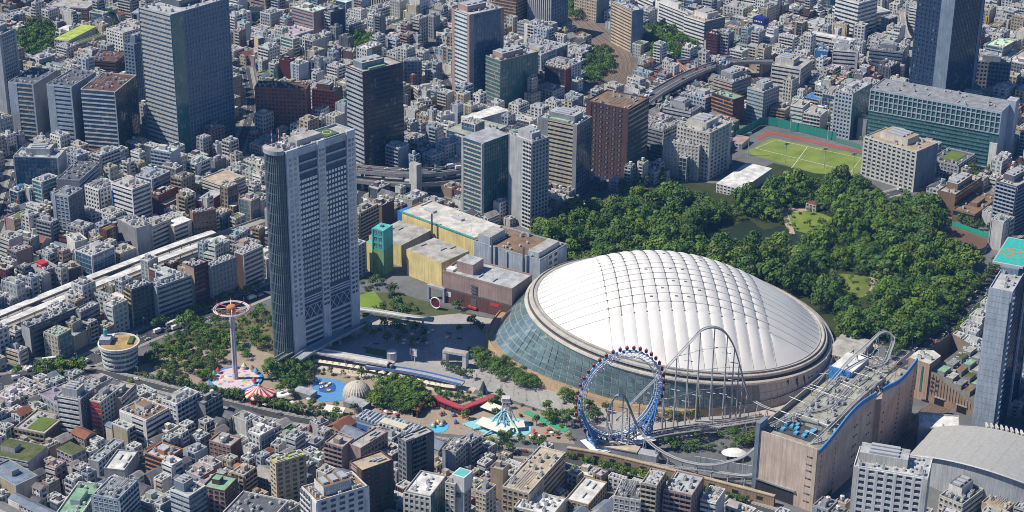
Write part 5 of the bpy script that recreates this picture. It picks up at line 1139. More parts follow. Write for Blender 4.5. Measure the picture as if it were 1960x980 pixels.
LQ = next(i for i, h in enumerate(HERO) if abs(h[0] - sum(q.x for q in [G(1464, 808, 41.5), G(1743, 702, 41.5)]) / 2) < 60 and h[3] > 120 and h[1] < 1000)
def coaster(name, label, pts, gauge, sup, col, land=None, rr=.23):
    path = smooth([G(x, y, z) for x, y, z in pts], 8); o = Vector((path[0].x, path[0].y, 0)); rt = root(name, label, 'roller coaster', o)
    if land: LAND.append((*pts[len(pts) // 3][:2], land))
    lat = []
    for i, p in enumerate(path):
        d = path[min(i + 1, len(path) - 1)] - path[max(i - 1, 0)]; n = Vector((-d.y, d.x, 0)); n = n.normalized() if n.length > 1e-4 else Vector((1, 0, 0)); lat.append(n)
    for s in (-1, 1): tube_obj(rt, 'rail', [p + n * s * gauge for p, n in zip(path, lat)], rr, col, o, 5)
    tube_obj(rt, 'spine', [p - Vector((0, 0, 1.1)) for p in path], .3, col, o, 5)
    mb = MB()
    for i in range(len(path) - 1):
        for k in range(3):
            q = path[i].lerp(path[i + 1], k / 3); n = lat[i]; mb.tube([q + n * gauge, q - Vector((0, 0, 1.1)), q - n * gauge], .15, col, METAL, 3)
    mb.build('cross_tie', rt, off=o, kind='stuff')
    acc = 0
    for i in range(1, len(path)):
        acc += (path[i] - path[i - 1]).length
        if acc >= sup and path[i].z > 4.5:
            acc = 0; p = path[i]; zb = 38 if in_hero(p.x, p.y, LQ) else 0
            if p.z - zb < 1.5: continue
            mb = MB(); H_ = p.z - 1 - zb; n = lat[i]; f = lat[i]
            if H_ > 26:
                mb.tube([(p.x, p.y, zb), (p.x, p.y, p.z - 1)], [.58, .38], col, METAL, 6)
                for w in (.3, .55, .8):
                    if H_ * w > 10: q = Vector((p.x, p.y, zb + H_ * w)); mb.tube([q - Vector((2.6, -1, 0)), q + Vector((2.6, -1, 0))], .3, col, METAL, 4)
                mb.tube([(p.x - 6 * n.x, p.y - 6 * n.y, zb), (p.x, p.y, zb + H_ * .55)], .3, col, METAL, 5)
            else:
                for s in (-1, 1): mb.tube([Vector((p.x, p.y, zb)) + n * s * (1.5 + H_ * .12), (p.x, p.y, p.z - 1.2)], .28, col, METAL, 5)
                mb.tube([Vector((p.x, p.y, zb + H_ * .5)) + n * (.8 + H_ * .06), Vector((p.x, p.y, zb + H_ * .5)) - n * (.8 + H_ * .06)], .2, col, METAL, 4)
            mb.build('support', rt, off=o)
    return rt, path, o
SG = (.42, .43, .445)
rt, hp, ho = coaster('roller_coaster', 'grey steel coaster with a tall arched hill before the dome, running onto the peach block', [(1180, 803, 11), (1190, 791, 16), (1225, 755, 28), (1263, 717, 40), (1300, 677, 51.5), (1329, 646, 60), (1345, 630, 64), (1366, 625, 65), (1386, 633, 61.5), (1403, 657, 52.5), (1414, 689, 41), (1423, 726, 28), (1434, 757, 18), (1451, 772, 15), (1480, 784, 20), (1515, 787, 30), (1545, 776, 40), (1574, 749, 45), (1600, 719, 46.5), (1626, 690, 49), (1655, 664, 52), (1670, 650, 55), (1685, 637, 58), (1699, 635, 58), (1710, 648, 54), (1703, 672, 48), (1692, 694, 45), (1660, 705, 44), (1620, 742, 44), (1585, 778, 44), (1530, 790, 44), (1474, 812, 43)], .95, 9.5, SG, 'the coaster hill')
# cables and cross beams of the big hill
for z in (22, 36, 50):
    q = [p for p in hp if p.z > z and P(p)[0] < 1440]
    if len(q) > 2: tube_obj(rt, 'cross_beam', [Vector((p.x, p.y, z)) for p in q], .16, SG, ho, 4)
coaster('roller_coaster', 'long low coaster loop sweeping from the wheel to the peach block', [(1172, 838, 6), (1163, 812, 15), (1167, 782, 27), (1175, 762, 35), (1185, 755, 38), (1196, 760, 36), (1206, 782, 29), (1219, 814, 19), (1240, 843, 12), (1266, 863, 10), (1294, 877, 9), (1326, 886, 9), (1360, 889, 10), (1394, 883, 12), (1423, 873, 16), (1448, 854, 23), (1466, 838, 30)], .95, 9, SG)
coaster('roller_coaster', 'straight low track that climbs past the front wall of the peach block', [(1196, 879, 6), (1240, 886, 6), (1280, 892, 6), (1347, 899, 6), (1400, 907, 6.5), (1430, 909, 8), (1463, 901, 12), (1494, 888, 20), (1528, 866, 31), (1560, 842, 41), (1590, 815, 44), (1630, 775, 44.5), (1680, 728, 45.5)], .9, 9, SG)
coaster('roller_coaster', 'flat pale track bed running between the dome and the wooded slope', [(1215, 846, 4), (1265, 832, 5), (1330, 822, 5), (1400, 812, 5), (1470, 800, 5), (1520, 790, 6)], 1.5, 9, (.42, .41, .39), rr=.5)
coaster('roller_coaster', 'second pale track bed right beside the first one', [(1200, 836, 3.5), (1265, 824, 4.6), (1330, 814, 4.6), (1400, 804, 4.6), (1460, 794, 4.6)], 1.2, 9, (.38, .37, .36), rr=.4)
# ---- sky tower ride
def sky_ride():
    c = G(451, 727); o = (c.x, c.y, 0); rt = root('parachute_ride', 'tall lilac drop ride with a spoked ring top and orange hub', 'ride', o); LAND.append((447, 660, 'the lilac drop ride'))
    li = (.55, .48, .54); mb = MB(); mb.lathe([(2.2, 0), (1.9, 3), (1.45, 6), (1.35, 46), (2.2, 48), (2.4, 50)], 12, li, PAINT); mb.build('mast', rt)
    for k in range(6): a = k * pi / 3; mb = MB(); mb.tube([(1.5 * cos(a), 1.5 * sin(a), 1), (1.45 * cos(a), 1.45 * sin(a), 47)], .2, 'wh', METAL, 4); mb.build('guide_rail', rt)
    mb = MB(); mb.lathe([(2.5, 49), (3.1, 50), (3.1, 52.6), (2.4, 53.4)], 14, 'or_', PAINT, closed=True); mb.build('hub', rt)
    for r, w, cl in ((11.3, .5, (.66, .52, .52)), (10.2, .28, (.7, .68, .68))): mb = MB(); mb.tube([(r * cos(2 * pi * k / 40), r * sin(2 * pi * k / 40), 51) for k in range(41)], w, cl, METAL, 5); mb.build('ring', rt)
    for k in range(8):
        a = 2 * pi * k / 8 + .2; cl = (.5, .08, .08) if k % 2 else (.66, .6, .6); mb = MB(); mb.tube([(2.5 * cos(a), 2.5 * sin(a), 51.6), (12.4 * cos(a), 12.4 * sin(a), 51.2)], .34, cl, METAL, 5, True); mb.build('spoke', rt)
        mb = MB(); mb.tube([(12 * cos(a), 12 * sin(a), 51), (12 * cos(a), 12 * sin(a), 54.5)], .16, 'rd', METAL, 4); mb.build('finial', rt)
    mb = MB(); mb.tube([(0, 0, 53), (0, 0, 58)], .15, 'wh', METAL, 4); mb.build('mast_tip', rt)
    d = root('ride_platform', 'round mosaic platform with a blue rim under the lilac drop ride', 'platform', o)
    mb = MB(); mb.lathe([(17.4, 0), (17.4, 1.1), (15.4, 1.15)], 44, [(.05, .20, .55), (.06, .26, .62)], PAINT); mb.build('rim', d)
    mb = MB(); mb.lathe([(15.5, 1.0), (.1, 1.05)], 44, (.62, .52, .54), PAINT); mb.build('deck', d)
    rnd = random.Random(2); cols = ((.6, .2, .2), (.15, .3, .6), (.65, .5, .15), (.7, .68, .66), (.45, .25, .45), (.2, .45, .3))
    pm = [MB() for _ in cols]
    for i, m in enumerate(pm): m.lathe([(1.3, 0), (1.3, .1), (.1, .12)], 7, cols[i], PAINT)
    ms = [m.mesh('mosaic_patch') for m in pm]
    for i in range(46): a, r = rnd.uniform(0, 2 * pi), rnd.uniform(3, 14.5); put('mosaic_patch', ms[i % 6], d, (r * cos(a), r * sin(a), 1.05), scale=(rnd.uniform(.5, 1.3), rnd.uniform(.5, 1.3), 1))
    for i, (a, cl, nm) in enumerate(((100, 'bu', 'blue'), (75, 'ye', 'yellow'), (50, (.6, .2, .1), 'red orange'), (30, 'tq', 'teal'), (150, 'rd', 'red'), (-25, (.6, .08, .1), 'crimson'), (170, 'tq', 'green'))):
        a = radians(a); x, y = c.x + 14.2 * cos(a), c.y + 14.2 * sin(a); q = root('tent_kiosk', 'small %s cone roofed kiosk on the rim of the mosaic platform' % nm, 'kiosk', (x, y, 1.1), group='kiosks round the mosaic platform')
        mb = MB(); mb.lathe([(1.3, 0), (1.3, 2)], 8, 'wh', PAINT); mb.build('body', q); mb = MB(); mb.lathe([(1.9, 2), (.1, 4.4)], 8, cl, PAINT); mb.build('roof', q)
sky_ride()
def carousel():
    c = G(497, 764); rt = root('carousel', 'round carousel under a red and cream striped tent roof', 'carousel', (c.x, c.y, 0)); LAND.append((497, 752, 'the striped carousel'))
    mb = MB(); mb.lathe([(8.8, 0), (8.8, .6), (7.6, .6), (7.6, 4.6)], 24, [(.5, .06, .08), (.4, .05, .06), (.42, .06, .07)], PAINT); mb.build('drum', rt)
    for k in range(24):
        a, b = 2 * pi * k / 24, 2 * pi * (k + 1) / 24; mb = MB(); q = lambda t, r, z: (r * cos(t), r * sin(t), z); col = (.52, .06, .08) if k % 2 else (.74, .68, .58)
        mb.poly([q(a, 9.6, 4.6), q(b, 9.6, 4.6), q(b, 5.5, 6.6), q(a, 5.5, 6.6)], col, PAINT); mb.poly([q(a, 5.5, 6.6), q(b, 5.5, 6.6), q(b, .8, 9.6), q(a, .8, 9.6)], col, PAINT); mb.poly([q(a, 9.6, 3.8), q(b, 9.6, 3.8), q(b, 9.6, 4.6), q(a, 9.6, 4.6)], col, PAINT); mb.build('roof_panel', rt)
    mb = MB(); mb.lathe([(.9, 9.5), (.9, 10.3), (.1, 11.6)], 10, 'ye', PAINT); mb.build('finial', rt)
    for k in range(12): a = 2 * pi * k / 12; mb = MB(); mb.tube([(9 * cos(a), 9 * sin(a), .6), (9 * cos(a), 9 * sin(a), 4.4)], .16, 'ye', METAL, 5); mb.build('post', rt)
carousel()
def ribbed_dome():
    c = G(683, 757); rt = root('ribbed_dome', 'cream ribbed dome hall in the middle of the fairground', 'dome hall', (c.x, c.y, 0)); LAND.append((683, 742, 'the cream ribbed dome'))
    for k in range(28):
        a, b = 2 * pi * k / 28, 2 * pi * (k + 1) / 28; m = (a + b) / 2; mb = MB()
        for i in range(6):
            f = lambda t: (8.6 * cos(t * pi / 2), 1.6 + 8.2 * sin(t * pi / 2)); (r0, z0), (r1, z1) = f(i / 6), f((i + 1) / 6)
            for s, t in ((a, m), (m, b)):
                k0, k1 = (1, 1.05) if s == a else (1.05, 1)
                mb.poly([(r0 * k0 * cos(s), r0 * k0 * sin(s), z0), (r0 * k1 * cos(t), r0 * k1 * sin(t), z0), (r1 * k1 * cos(t), r1 * k1 * sin(t), z1), (r1 * k0 * cos(s), r1 * k0 * sin(s), z1)], (.56, .52, .44) if k % 2 else (.47, .44, .38), PAINT)
        mb.build('roof_rib', rt)
    mb = MB(); mb.lathe([(9.2, 0), (9.2, 1.5), (8.4, 1.6)], 28, 'be', WALL); mb.build('base', rt); mb = MB(); mb.lathe([(1, 9.6), (.8, 10.4)], 8, 'ow', PAINT, closed=True); mb.build('lantern', rt)
ribbed_dome()
def shade_shell():
    c = G(546, 762); rt = root('shade_shell', 'white oval shell roof with a hole, between carousel and trees', 'canopy', (c.x, c.y, 0)); mb = MB()
    for k in range(28):
        a, b = 2 * pi * k / 28, 2 * pi * (k + 1) / 28; q = lambda t, r, z: (r * 1.15 * cos(t), r * .8 * sin(t), z + 1.2 * cos(t))
        for (r0, z0), (r1, z1) in (((5.6, 3), (5.2, 4)), ((5.2, 4), (2.6, 4.4)), ((2.6, 4.4), (2.3, 3.6))): mb.poly([q(a, r0, z0), q(b, r0, z0), q(b, r1, z1), q(a, r1, z1)], 'wh', MEMB)
    mb.build('shell', rt)
    for k in range(5): a = 2 * pi * k / 5; mb = MB(); mb.tube([(4.4 * cos(a), 3 * sin(a), 0), (4.6 * cos(a), 3.4 * sin(a), 3.6)], .2, 'lg', METAL, 5); mb.build('post', rt)
shade_shell()
hero('pavilion', 'grey flat roofed pavilion beside the blue water play pool', 'pavilion', (560, 747), (594, 757), (598, 745), 4, 'X:mg', 'X:mg', 'mg', 'st', 'n', 4)
hero('pavilion', 'grey flat roofed pavilion in front of the cream ribbed dome', 'pavilion', (657, 768), (694, 780), (708, 768), 4, 'X:mg', 'X:dg', 'mg', 'st', 'n', 4)
def arc_bits(S, W, D, h):
    fbox(S.part('blue_wall'), 'L', W, D, 0, D, 0, h - 1.4, 0.02, .5, (.10, .2, .5), PAINT)
    m = MB(); m.box(-W * .4, W * .4, -.5, .5, h, h + 1.6, 'lb', METAL); S.rep('roof_louvre', m, [(0, -D / 2 + D * (i + .5) / 16, 0) for i in range(16)])
    S.part('skylight').box(-W * .35, W * .1, -D * .3, D * .1, h + 1.6, h + 2.6, (.6, .57, .45), PAINT)
hero('arcade_building', 'low lattice roofed arcade with a long blue side wall', 'arcade', (676, 803), (792, 838), (812, 818), 6, 'X:lb', 'X:sb', 'sb', 'sb', 'Af', 4, land='the blue walled arcade', extra=lambda S, W, D, h: arc_bits(S, W, D, h))
def walkway(name, label, pix, w, z, deck, rail, col=None, step=2):
    path = smooth(PX(pix, z), 5); o = Vector((path[0].x, path[0].y, 0)); rt = root(name, label, 'walkway', o); B = lambda mb, n, **k: mb.build(n, rt, off=o, **k)
    m = MB(); wallstrip(m, path, -w / 2, w / 2, -.8, 0, deck); B(m, 'deck')
    for s in (-1, 1): m = MB(); wallstrip(m, path, s * w / 2 - .15, s * w / 2 + .15, 0, 1.1, rail, PAINT); B(m, 'parapet')
    for i in range(0, len(path), step):
        p = path[i]; m = MB(); m.box(p.x - .6, p.x + .6, p.y - .6, p.y + .6, 0, z - .8, 'lg'); B(m, 'pillar')
walkway('walkway_bridge', 'raised walkway running along the foot of the hotel tower', [(566, 690), (600, 668), (650, 640), (720, 606)], 7, 8, (.34, .37, .41), (.40, .44, .5))
walkway('covered_walkway', 'long white canopied walkway with pillars in front of the plaza', [(570, 676), (600, 672), (660, 682), (740, 696), (745, 698)], 6.5, 6.5, (.62, .61, .60), (.68, .67, .66), step=5)
walkway('covered_walkway', 'walkway with a blue side band leading to the white portal', [(700, 700), (760, 707), (820, 718), (886, 734)], 5, 4.5, (.42, .42, .44), (.12, .25, .62), step=4)
walkway('walkway_bridge', 'thin white footbridge along the garden behind the hotel', [(686, 592), (730, 598), (790, 608), (830, 612)], 4, 5, (.6, .6, .58), (.68, .68, .66), step=6)
walkway('walkway_bridge', 'dark roofed walkway left of the hotel tower', [(528, 690), (560, 672), (578, 664)], 4.5, 7, (.12, .13, .13), (.5, .5, .48), step=6)
def portal(px, py, w, d, h, ang, label, col='lb', top=(.5, .42, .38)):
    c = G(px, py); rt = root('portal_gate', label, 'gate', (c.x, c.y, 0), radians(ang))
    for s in (-1, 1): m = MB(); m.box(s * w / 2 - d * .25, s * w / 2 + d * .25, -d / 2, d / 2, 0, h - 1.6, col); m.build('pillar', rt)
    m = MB(); m.box(-w / 2 - d * .25, w / 2 + d * .25, -d / 2 - .2, d / 2 + .2, h - 1.6, h, col, top=cv(top), tm=ROOF); m.build('lintel', rt)
portal(872, 700, 14, 5, 11, -20, 'white portal gate standing on the open plaza', 'wh')
portal(836, 574, 13, 3, 11, -30, 'pale blue portal gate near the brown store'); portal(1568, 712, 9, 4.5, 9, 55, 'pale portal gate on the paving right of the dome', 'ow', 'cc')
def cone_thing():
    c = G(925, 752); rt = root('cone_skylight', 'dark green glass cone on the plaza', 'skylight', (c.x, c.y, 0)); m = MB(); m.lathe([(3.3, 0), (.15, 8.5)], 8, (.04, .10, .09), GLASS); m.build('glass', rt)
    for k in range(8): a = 2 * pi * k / 8; m = MB(); m.tube([(3.35 * cos(a), 3.35 * sin(a), 0), (.1 * cos(a), .1 * sin(a), 8.6)], .12, 'dg', METAL, 4); m.build('rib', rt)
    c = G(750, 690); rt = root('white_drum', 'white curved drum on the plaza by the walkway', 'drum', (c.x, c.y, 0)); m = MB(); m.lathe([(3.4, 0), (3.4, 6.6), (3.0, 6.7)], 20, 'wh', WALL, closed=True); m.build('wall', rt)
    for k in range(20): a = 2 * pi * k / 20; m = MB(); m.box(-.08, .08, -.08, .08, 0, 6.6, 'lg'); o = m.build('fin', rt); o.location = (3.42 * cos(a), 3.42 * sin(a), 0)
    c = G(794, 692); rt = root('video_screen', 'tilted outdoor screen with a red and white picture on a steel stand', 'screen', (c.x, c.y, 0), radians(-35)); m = MB(); m.box(-.3, .3, -.3, .3, 0, 5, 'lg', METAL); m.box(-3, -2.4, -.3, .3, 0, 5, 'lg', METAL); m.build('stand', rt)
    m = MB(); m.box(-4, 2.4, -.5, .3, 4, 9.5, 'dg', METAL); m.build('frame', rt); m = MB(); m.box(-3.7, 2.1, -.62, -.5, 4.3, 9.2, (.42, .62, .72), PAINT); m.box(-2.6, -.4, -.68, -.62, 5, 8, (.6, .1, .1), PAINT); m.box(0, 1.4, -.68, -.62, 5.6, 7.4, 'wh', PAINT); m.build('picture', rt)
    c = G(834, 592); rt = root('round_sign', 'round white ring sign with a dark red centre', 'sign', (c.x, c.y, 0), radians(-30)); m = MB()
    m.tube([(4 * cos(2 * pi * k / 24), 0, 5 + 4 * sin(2 * pi * k / 24)) for k in range(25)], .5, 'wh', PAINT, 6); m.build('ring', rt); m = MB(); m.poly([(3.7 * cos(2 * pi * k / 24), 0.1, 5 + 3.7 * sin(2 * pi * k / 24)) for k in range(24)], (.16, .02, .03), PAINT); m.build('disc', rt); m = MB(); m.box(-.4, .4, -.3, .3, 0, 1, 'lg'); m.build('post', rt)
cone_thing()
def flumes():
    c = G(968, 812); rt = root('water_slide', 'white lattice slide tower dropping blue chutes into the splash pool', 'water slide', (c.x, c.y, 0)); LAND.append((968, 800, 'the white slide tower'))
    for x, y in ((-4, -4), (4, -4), (4, 4), (-4, 4)): m = MB(); m.tube([(x, y, 0), (x * .4, y * .4, 17)], .3, 'wh', METAL, 5); m.build('post', rt)
    m = MB()
    for k in range(6):
        z0, z1 = k * 2.8, k * 2.8 + 2.8; f = lambda z: 1 - .6 * z / 17
        for (x, y), (u, v) in (((-4, -4), (4, -4)), ((4, -4), (4, 4)), ((4, 4), (-4, 4)), ((-4, 4), (-4, -4))): m.tube([(x * f(z0), y * f(z0), z0), (u * f(z1), v * f(z1), z1)], .17, 'wh', METAL, 4); m.tube([(x * f(z1), y * f(z1), z1), (u * f(z1), v * f(z1), z1)], .17, 'wh', METAL, 4)
    m.build('bracing', rt, kind='stuff'); m = MB(); m.box(-3, 3, -3, 3, 16.6, 17, 'lg'); m.box(-2.4, 2.4, -2.4, 2.4, 17, 19, 'ow'); m.build('platform', rt)
    for i, (dx, dy, cl) in enumerate(((-14, -16, (.3, .6, .66)), (-4, -20, (.12, .32, .6)), (8, -19, (.5, .66, .7)), (-20, -8, (.3, .58, .66)))):
        m = MB(); m.tube(smooth([Vector((0, 0, 11)), Vector((dx * .3, dy * .3, 7)), Vector((dx * .6 + 2, dy * .6, 3)), Vector((dx, dy, .6))], 6), .65, cl, PAINT, 8); m.build('chute', rt)
    for x, y in ((7, 3), (10, -6)): m = MB(); m.tube([(x, y, 0), (x * .15, y * .15, 15)], .25, 'wh', METAL, 4); m.build('stay', rt)
    for px, py, w, d, a, lb in ((944, 824, 22, 8, -36, 'cream sloping tent roof at the edge of the splash pool'), (940, 788, 13, 7, -36, 'white tent roof between red wall and slide tower'), (990, 822, 9, 6, 10, 'small white tent right of the splash pool'), (640, 793, 13, 6, -18, 'white tent roof in front of the water play pool')):
        c = G(px, py); q = root('tent_roof', lb, 'tent', (c.x, c.y, 0), radians(a)); m = MB()
        m.poly([(-w / 2, -d / 2, 3), (w / 2, -d / 2, 3), (w / 2, d / 2, 4.4), (-w / 2, d / 2, 4.4)], (.74, .71, .62), MEMB); m.poly([(-w / 2, -d / 2, 2.7), (-w / 2, d / 2, 4.1), (w / 2, d / 2, 4.1), (w / 2, -d / 2, 2.7)], (.7, .68, .6), MEMB); m.poly([(-w / 2, -d / 2, 2.7), (w / 2, -d / 2, 2.7), (w / 2, -d / 2, 3), (-w / 2, -d / 2, 3)], (.7, .68, .6), MEMB); m.build('fabric', q)
        for x in (-w / 2 + .5, w / 2 - .5):
            for y, z in ((-d / 2 + .4, 2.8), (d / 2 - .4, 4.1)): m = MB(); m.tube([(x, y, 0), (x, y, z)], .12, 'lg', METAL, 4); m.build('post', q)
flumes()
def red_wall():
    path = smooth(PX([(800, 800), (823, 776), (850, 784), (884, 796), (905, 790), (952, 772)]), 5); o = path[0]; rt = root('red_wall', 'dark red curved wall with arcades behind the small rides', 'wall', o); m = MB(); wallstrip(m, path, 0, 4, 4.2, 5.2, (.42, .06, .08), PAINT); m.build('cornice', rt, off=o); m = MB(); wallstrip(m, path, .8, 3.6, 0, 4.2, (.06, .06, .07)); m.build('wall', rt, off=o)
    for i in range(0, len(path), 2): p = offs(path, .5)[i]; m = MB(); m.box(p.x - .5, p.x + .5, p.y - .5, p.y + .5, 0, 4.2, (.42, .06, .08), PAINT); m.build('pillar', rt, off=o)
    rnd = random.Random(9); cols = {'red': 'rd', 'yellow': 'ye', 'blue': 'bu', 'green': (.1, .4, .12), 'orange': 'or_', 'white': 'wh'}; n = 0
    for i in range(16):
        px, py = (rnd.uniform(838, 905), rnd.uniform(788, 812)) if i < 9 else (rnd.uniform(826, 852), rnd.uniform(810, 824)); k = list(cols)[i % 6]; c = G(px, py); q = root('kiddie_ride', 'tiny %s play ride near the red wall' % k if i < 9 else 'tiny %s float in the small round pool' % k, 'ride', (c.x, c.y, 0), rnd.uniform(0, 3), group='small rides and floats by the red wall'); m = MB(); m.box(-1.5, 1.5, -1, 1, 0, 1, cols[k], PAINT); m.lathe([(1.2, 1), (1.0, 2), (.2, 2.8)], 8, cols[list(cols)[(i * 5 + 2) % 6]], PAINT); m.build('body', q)
    for i in range(9):
        c = G(rnd.uniform(614, 640), rnd.uniform(734, 749)); q = root('bumper_boat', ('orange', 'yellow', 'white')[i % 3] + ' round boat floating on the dark blue pool', 'boat', (c.x, c.y, .22), group='bumper boats on the dark blue pool'); m = MB(); m.lathe([(1.0, 0), (1.3, .4), (1.0, .8), (.6, .6)], 10, ('or_', 'ye', 'wh')[i % 3], PAINT, closed=True); m.build('hull', q)
red_wall()
def retaining():
    path = smooth(PX([(1080, 884), (1160, 898), (1250, 920), (1350, 945), (1475, 978)]), 6); o = path[0]; rt = root('retaining_wall', 'long tan retaining wall with dark openings under an ivy hedge', 'wall', o); LAND.append((1280, 915, 'the tan ivy wall'))
    m = MB(); wallstrip(m, path, 5, 7, 0, 6.4, (.40, .29, .19)); m.build('wall', rt, off=o); m = MB(); wallstrip(m, path, 4.8, 7.2, 6.4, 7, (.48, .38, .27)); m.build('coping', rt, off=o)
    for i in range(2, len(path) - 2, 2):
        a, b = path[i], path[i + 1]; d = (b - a).normalized(); n = Vector((-d.y, d.x, 0)); q = MB(); p0 = a + n * 5; p1 = p0 + d * 4
        q.poly([(p0.x - n.x * .08, p0.y - n.y * .08, 2.2), (p1.x - n.x * .08, p1.y - n.y * .08, 2.2), (p1.x - n.x * .08, p1.y - n.y * .08, 4.6), (p0.x - n.x * .08, p0.y - n.y * .08, 4.6)], (.03, .035, .04), GLASS); q.build('opening', rt, off=o)
    w = root('station_shed', 'pale shed with grey side panel above the ivy hedge', 'shed', G(1215, 880), radians(-20)); m = MB(); m.box(-24, 14, -3, 4, 0, 6.5, (.42, .44, .48)); m.build('wall', w); m = MB(); m.box(-24, 2, -3.3, 4.5, 6.5, 7.2, (.55, .47, .34), ROOF); m.build('roof', w)
    w = root('sound_screen', 'long grey panel screen beside the low track near the peach block', 'screen', G(1385, 905), radians(-18)); m = MB()
    for i in range(9): m = MB(); m.box(-18 + i * 4, -14.2 + i * 4, -.3, .3, 0, 8, (.42, .45, .5)); m.build('panel', w)
    c = G(1404, 878); w = root('shade_canopy', 'white oval canopy under the low coaster loop', 'canopy', (c.x, c.y, 0)); m = MB(); m.lathe([(7.5, 4.2), (5, 5.6), (.2, 6.4)], 20, 'wh', MEMB, ell=.7); m.lathe([(.2, 4), (7.5, 4.1)], 20, 'wh', MEMB, ell=.7); m.build('roof', w)
    for k in range(4): a = pi / 4 + k * pi / 2; m = MB(); m.tube([(4 * cos(a), 3 * sin(a), 0), (4 * cos(a), 3 * sin(a), 4.6)], .2, 'lg', METAL, 5); m.build('post', w)
    c = G(1459, 880); w = root('balloon_ride', 'small ride with a red white and green striped top beside the peach block', 'ride', (c.x, c.y, 0)); m = MB(); m.lathe([(4.5, 6), (4.2, 8), (3, 10.5), (.2, 12)], 12, [['rd', 'wh', (.1, .4, .15)]] * 3, PAINT); m.build('top', w); m = MB(); m.lathe([(5, .2), (5, 3), (4.6, 3)], 14, 'tq', PAINT, closed=True); m.tube([(0, 0, 0), (0, 0, 7)], .5, 'wh', METAL, 6); m.build('base', w)
retaining()

# cream sail canopies along the promenade, parasols and planters on the plaza
def sails():
    path = smooth(PX([(606, 697), (700, 712), (830, 741), (868, 747)]), 8); m = MB()
    for a, b in (((-2.4, -2), (2.4, -2)), ((2.4, -2), (2.4, 2)), ((2.4, 2), (-2.4, 2)), ((-2.4, 2), (-2.4, -2))): m.poly([(*a, 2.5), (*b, 2.5), (.6, 0, 3.7)], (.66, .60, .48), MEMB)
    sm = m.mesh('sail'); m = MB(); m.tube([(0, 0, 0), (.6, 0, 3.6)], .1, 'lg', METAL, 5); pm = m.mesh('pole'); d = 0
    for i in range(len(path) - 1):
        v = path[i + 1] - path[i]; n = max(1, int(v.length / 5.6))
        for k in range(n):
            p = path[i].lerp(path[i + 1], k / n); r = root('sail_canopy', 'cream sail canopy in the row along the promenade', 'canopy', (p.x, p.y, .15), atan2(v.y, v.x), group='sail canopies along the promenade'); put('sail', sm, r); put('pole', pm, r)
    rnd = random.Random(12); m = MB(); m.lathe([(1.5, 2.1), (.08, 2.8)], 8, 'wh', MEMB); m.tube([(0, 0, 0), (0, 0, 2.4)], .06, 'lg', METAL, 4)
    pw = m.mesh('parasol'); m = MB(); m.lathe([(1.5, 2.1), (.08, 2.8)], 8, (.5, .1, .08), MEMB); m.tube([(0, 0, 0), (0, 0, 2.4)], .06, 'lg', METAL, 4); pr = m.mesh('parasol')
    for wh, px0, px1, py0, py1, n in (('in front of the carousel', 500, 600, 768, 780, 10), ('beside the splash pool', 1015, 1065, 825, 845, 9), ('on the shaded plaza', 770, 860, 635, 668, 16), ('in front of the ribbed dome', 700, 760, 790, 800, 6)):
        for _ in range(n): c = G(rnd.uniform(px0, px1), rnd.uniform(py0, py1)); k = rnd.random() < .4; put('parasol', pr if k else pw, None, (c.x, c.y, .15), label='small %s parasol %s' % ('red' if k else 'white', wh), cat='parasol', group='parasols ' + wh)
    m = MB(); m.box(-2, 2, -.6, .6, 0, .6, 'cc'); pm = m.mesh('planter_box'); m = MB(); m.box(-1.85, 1.85, -.45, .45, .6, 1.2, (.06, .12, .03), GRASS); hm = m.mesh('hedge')
    for px, py in ((930, 700), (960, 716), (990, 732), (1020, 748), (900, 668), (880, 650), (860, 640), (1050, 770), (1500, 770), (1530, 760), (1560, 750), (1590, 728), (740, 650), (720, 660), (700, 668)): c = G(px, py); r = root('planter', 'low concrete planter with a clipped hedge on the %s' % ('paving right of the dome' if px > 1400 else 'open plaza before the dome' if px > 890 else 'shaded plaza by the hotel tower'), 'planter', (c.x, c.y, .15), rnd.uniform(-.6, .2), group='planters'); put('planter_box', pm, r); put('hedge', hm, r)
sails()

# ------------------------------------------------------------------ vegetation
def leafmass(rnd, clumps, nq, size, base, up=.35, flat=1.0):
    m = MB()
    for cx, cy, cz, r in clumps:
        tint = rnd.uniform(.72, 1.28); col = (base[0] * tint * rnd.uniform(.9, 1.12), base[1] * tint, base[2] * tint * rnd.uniform(.85, 1.15))
        for _ in range(nq):
            z = rnd.uniform(-.55, 1); t = rnd.uniform(0, 2 * pi); q = sqrt(max(0, 1 - z * z)); n = Vector((q * cos(t), q * sin(t), z)); rr = r * rnd.uniform(.78, 1.06)
            p = Vector((cx, cy, cz)) + Vector((n.x, n.y, n.z * flat)) * rr
            n = (n + Vector((rnd.uniform(-.42, .42), rnd.uniform(-.42, .42), rnd.uniform(-.3, .3) + up))).normalized()
            u = n.orthogonal().normalized(); v = n.cross(u); a = rnd.uniform(0, pi); s = size * rnd.uniform(.7, 1.4); k = rnd.uniform(.5, .9)
            e1 = (u * cos(a) + v * sin(a)) * s; e2 = (v * cos(a) - u * sin(a)) * s * k
            c = tuple(x * rnd.uniform(.85, 1.15) for x in col)
            m.poly([tuple(p - e1), tuple(p + e2 * .9 - e1 * .1), tuple(p + e1), tuple(p - e2)], c, LEAF)
    return m
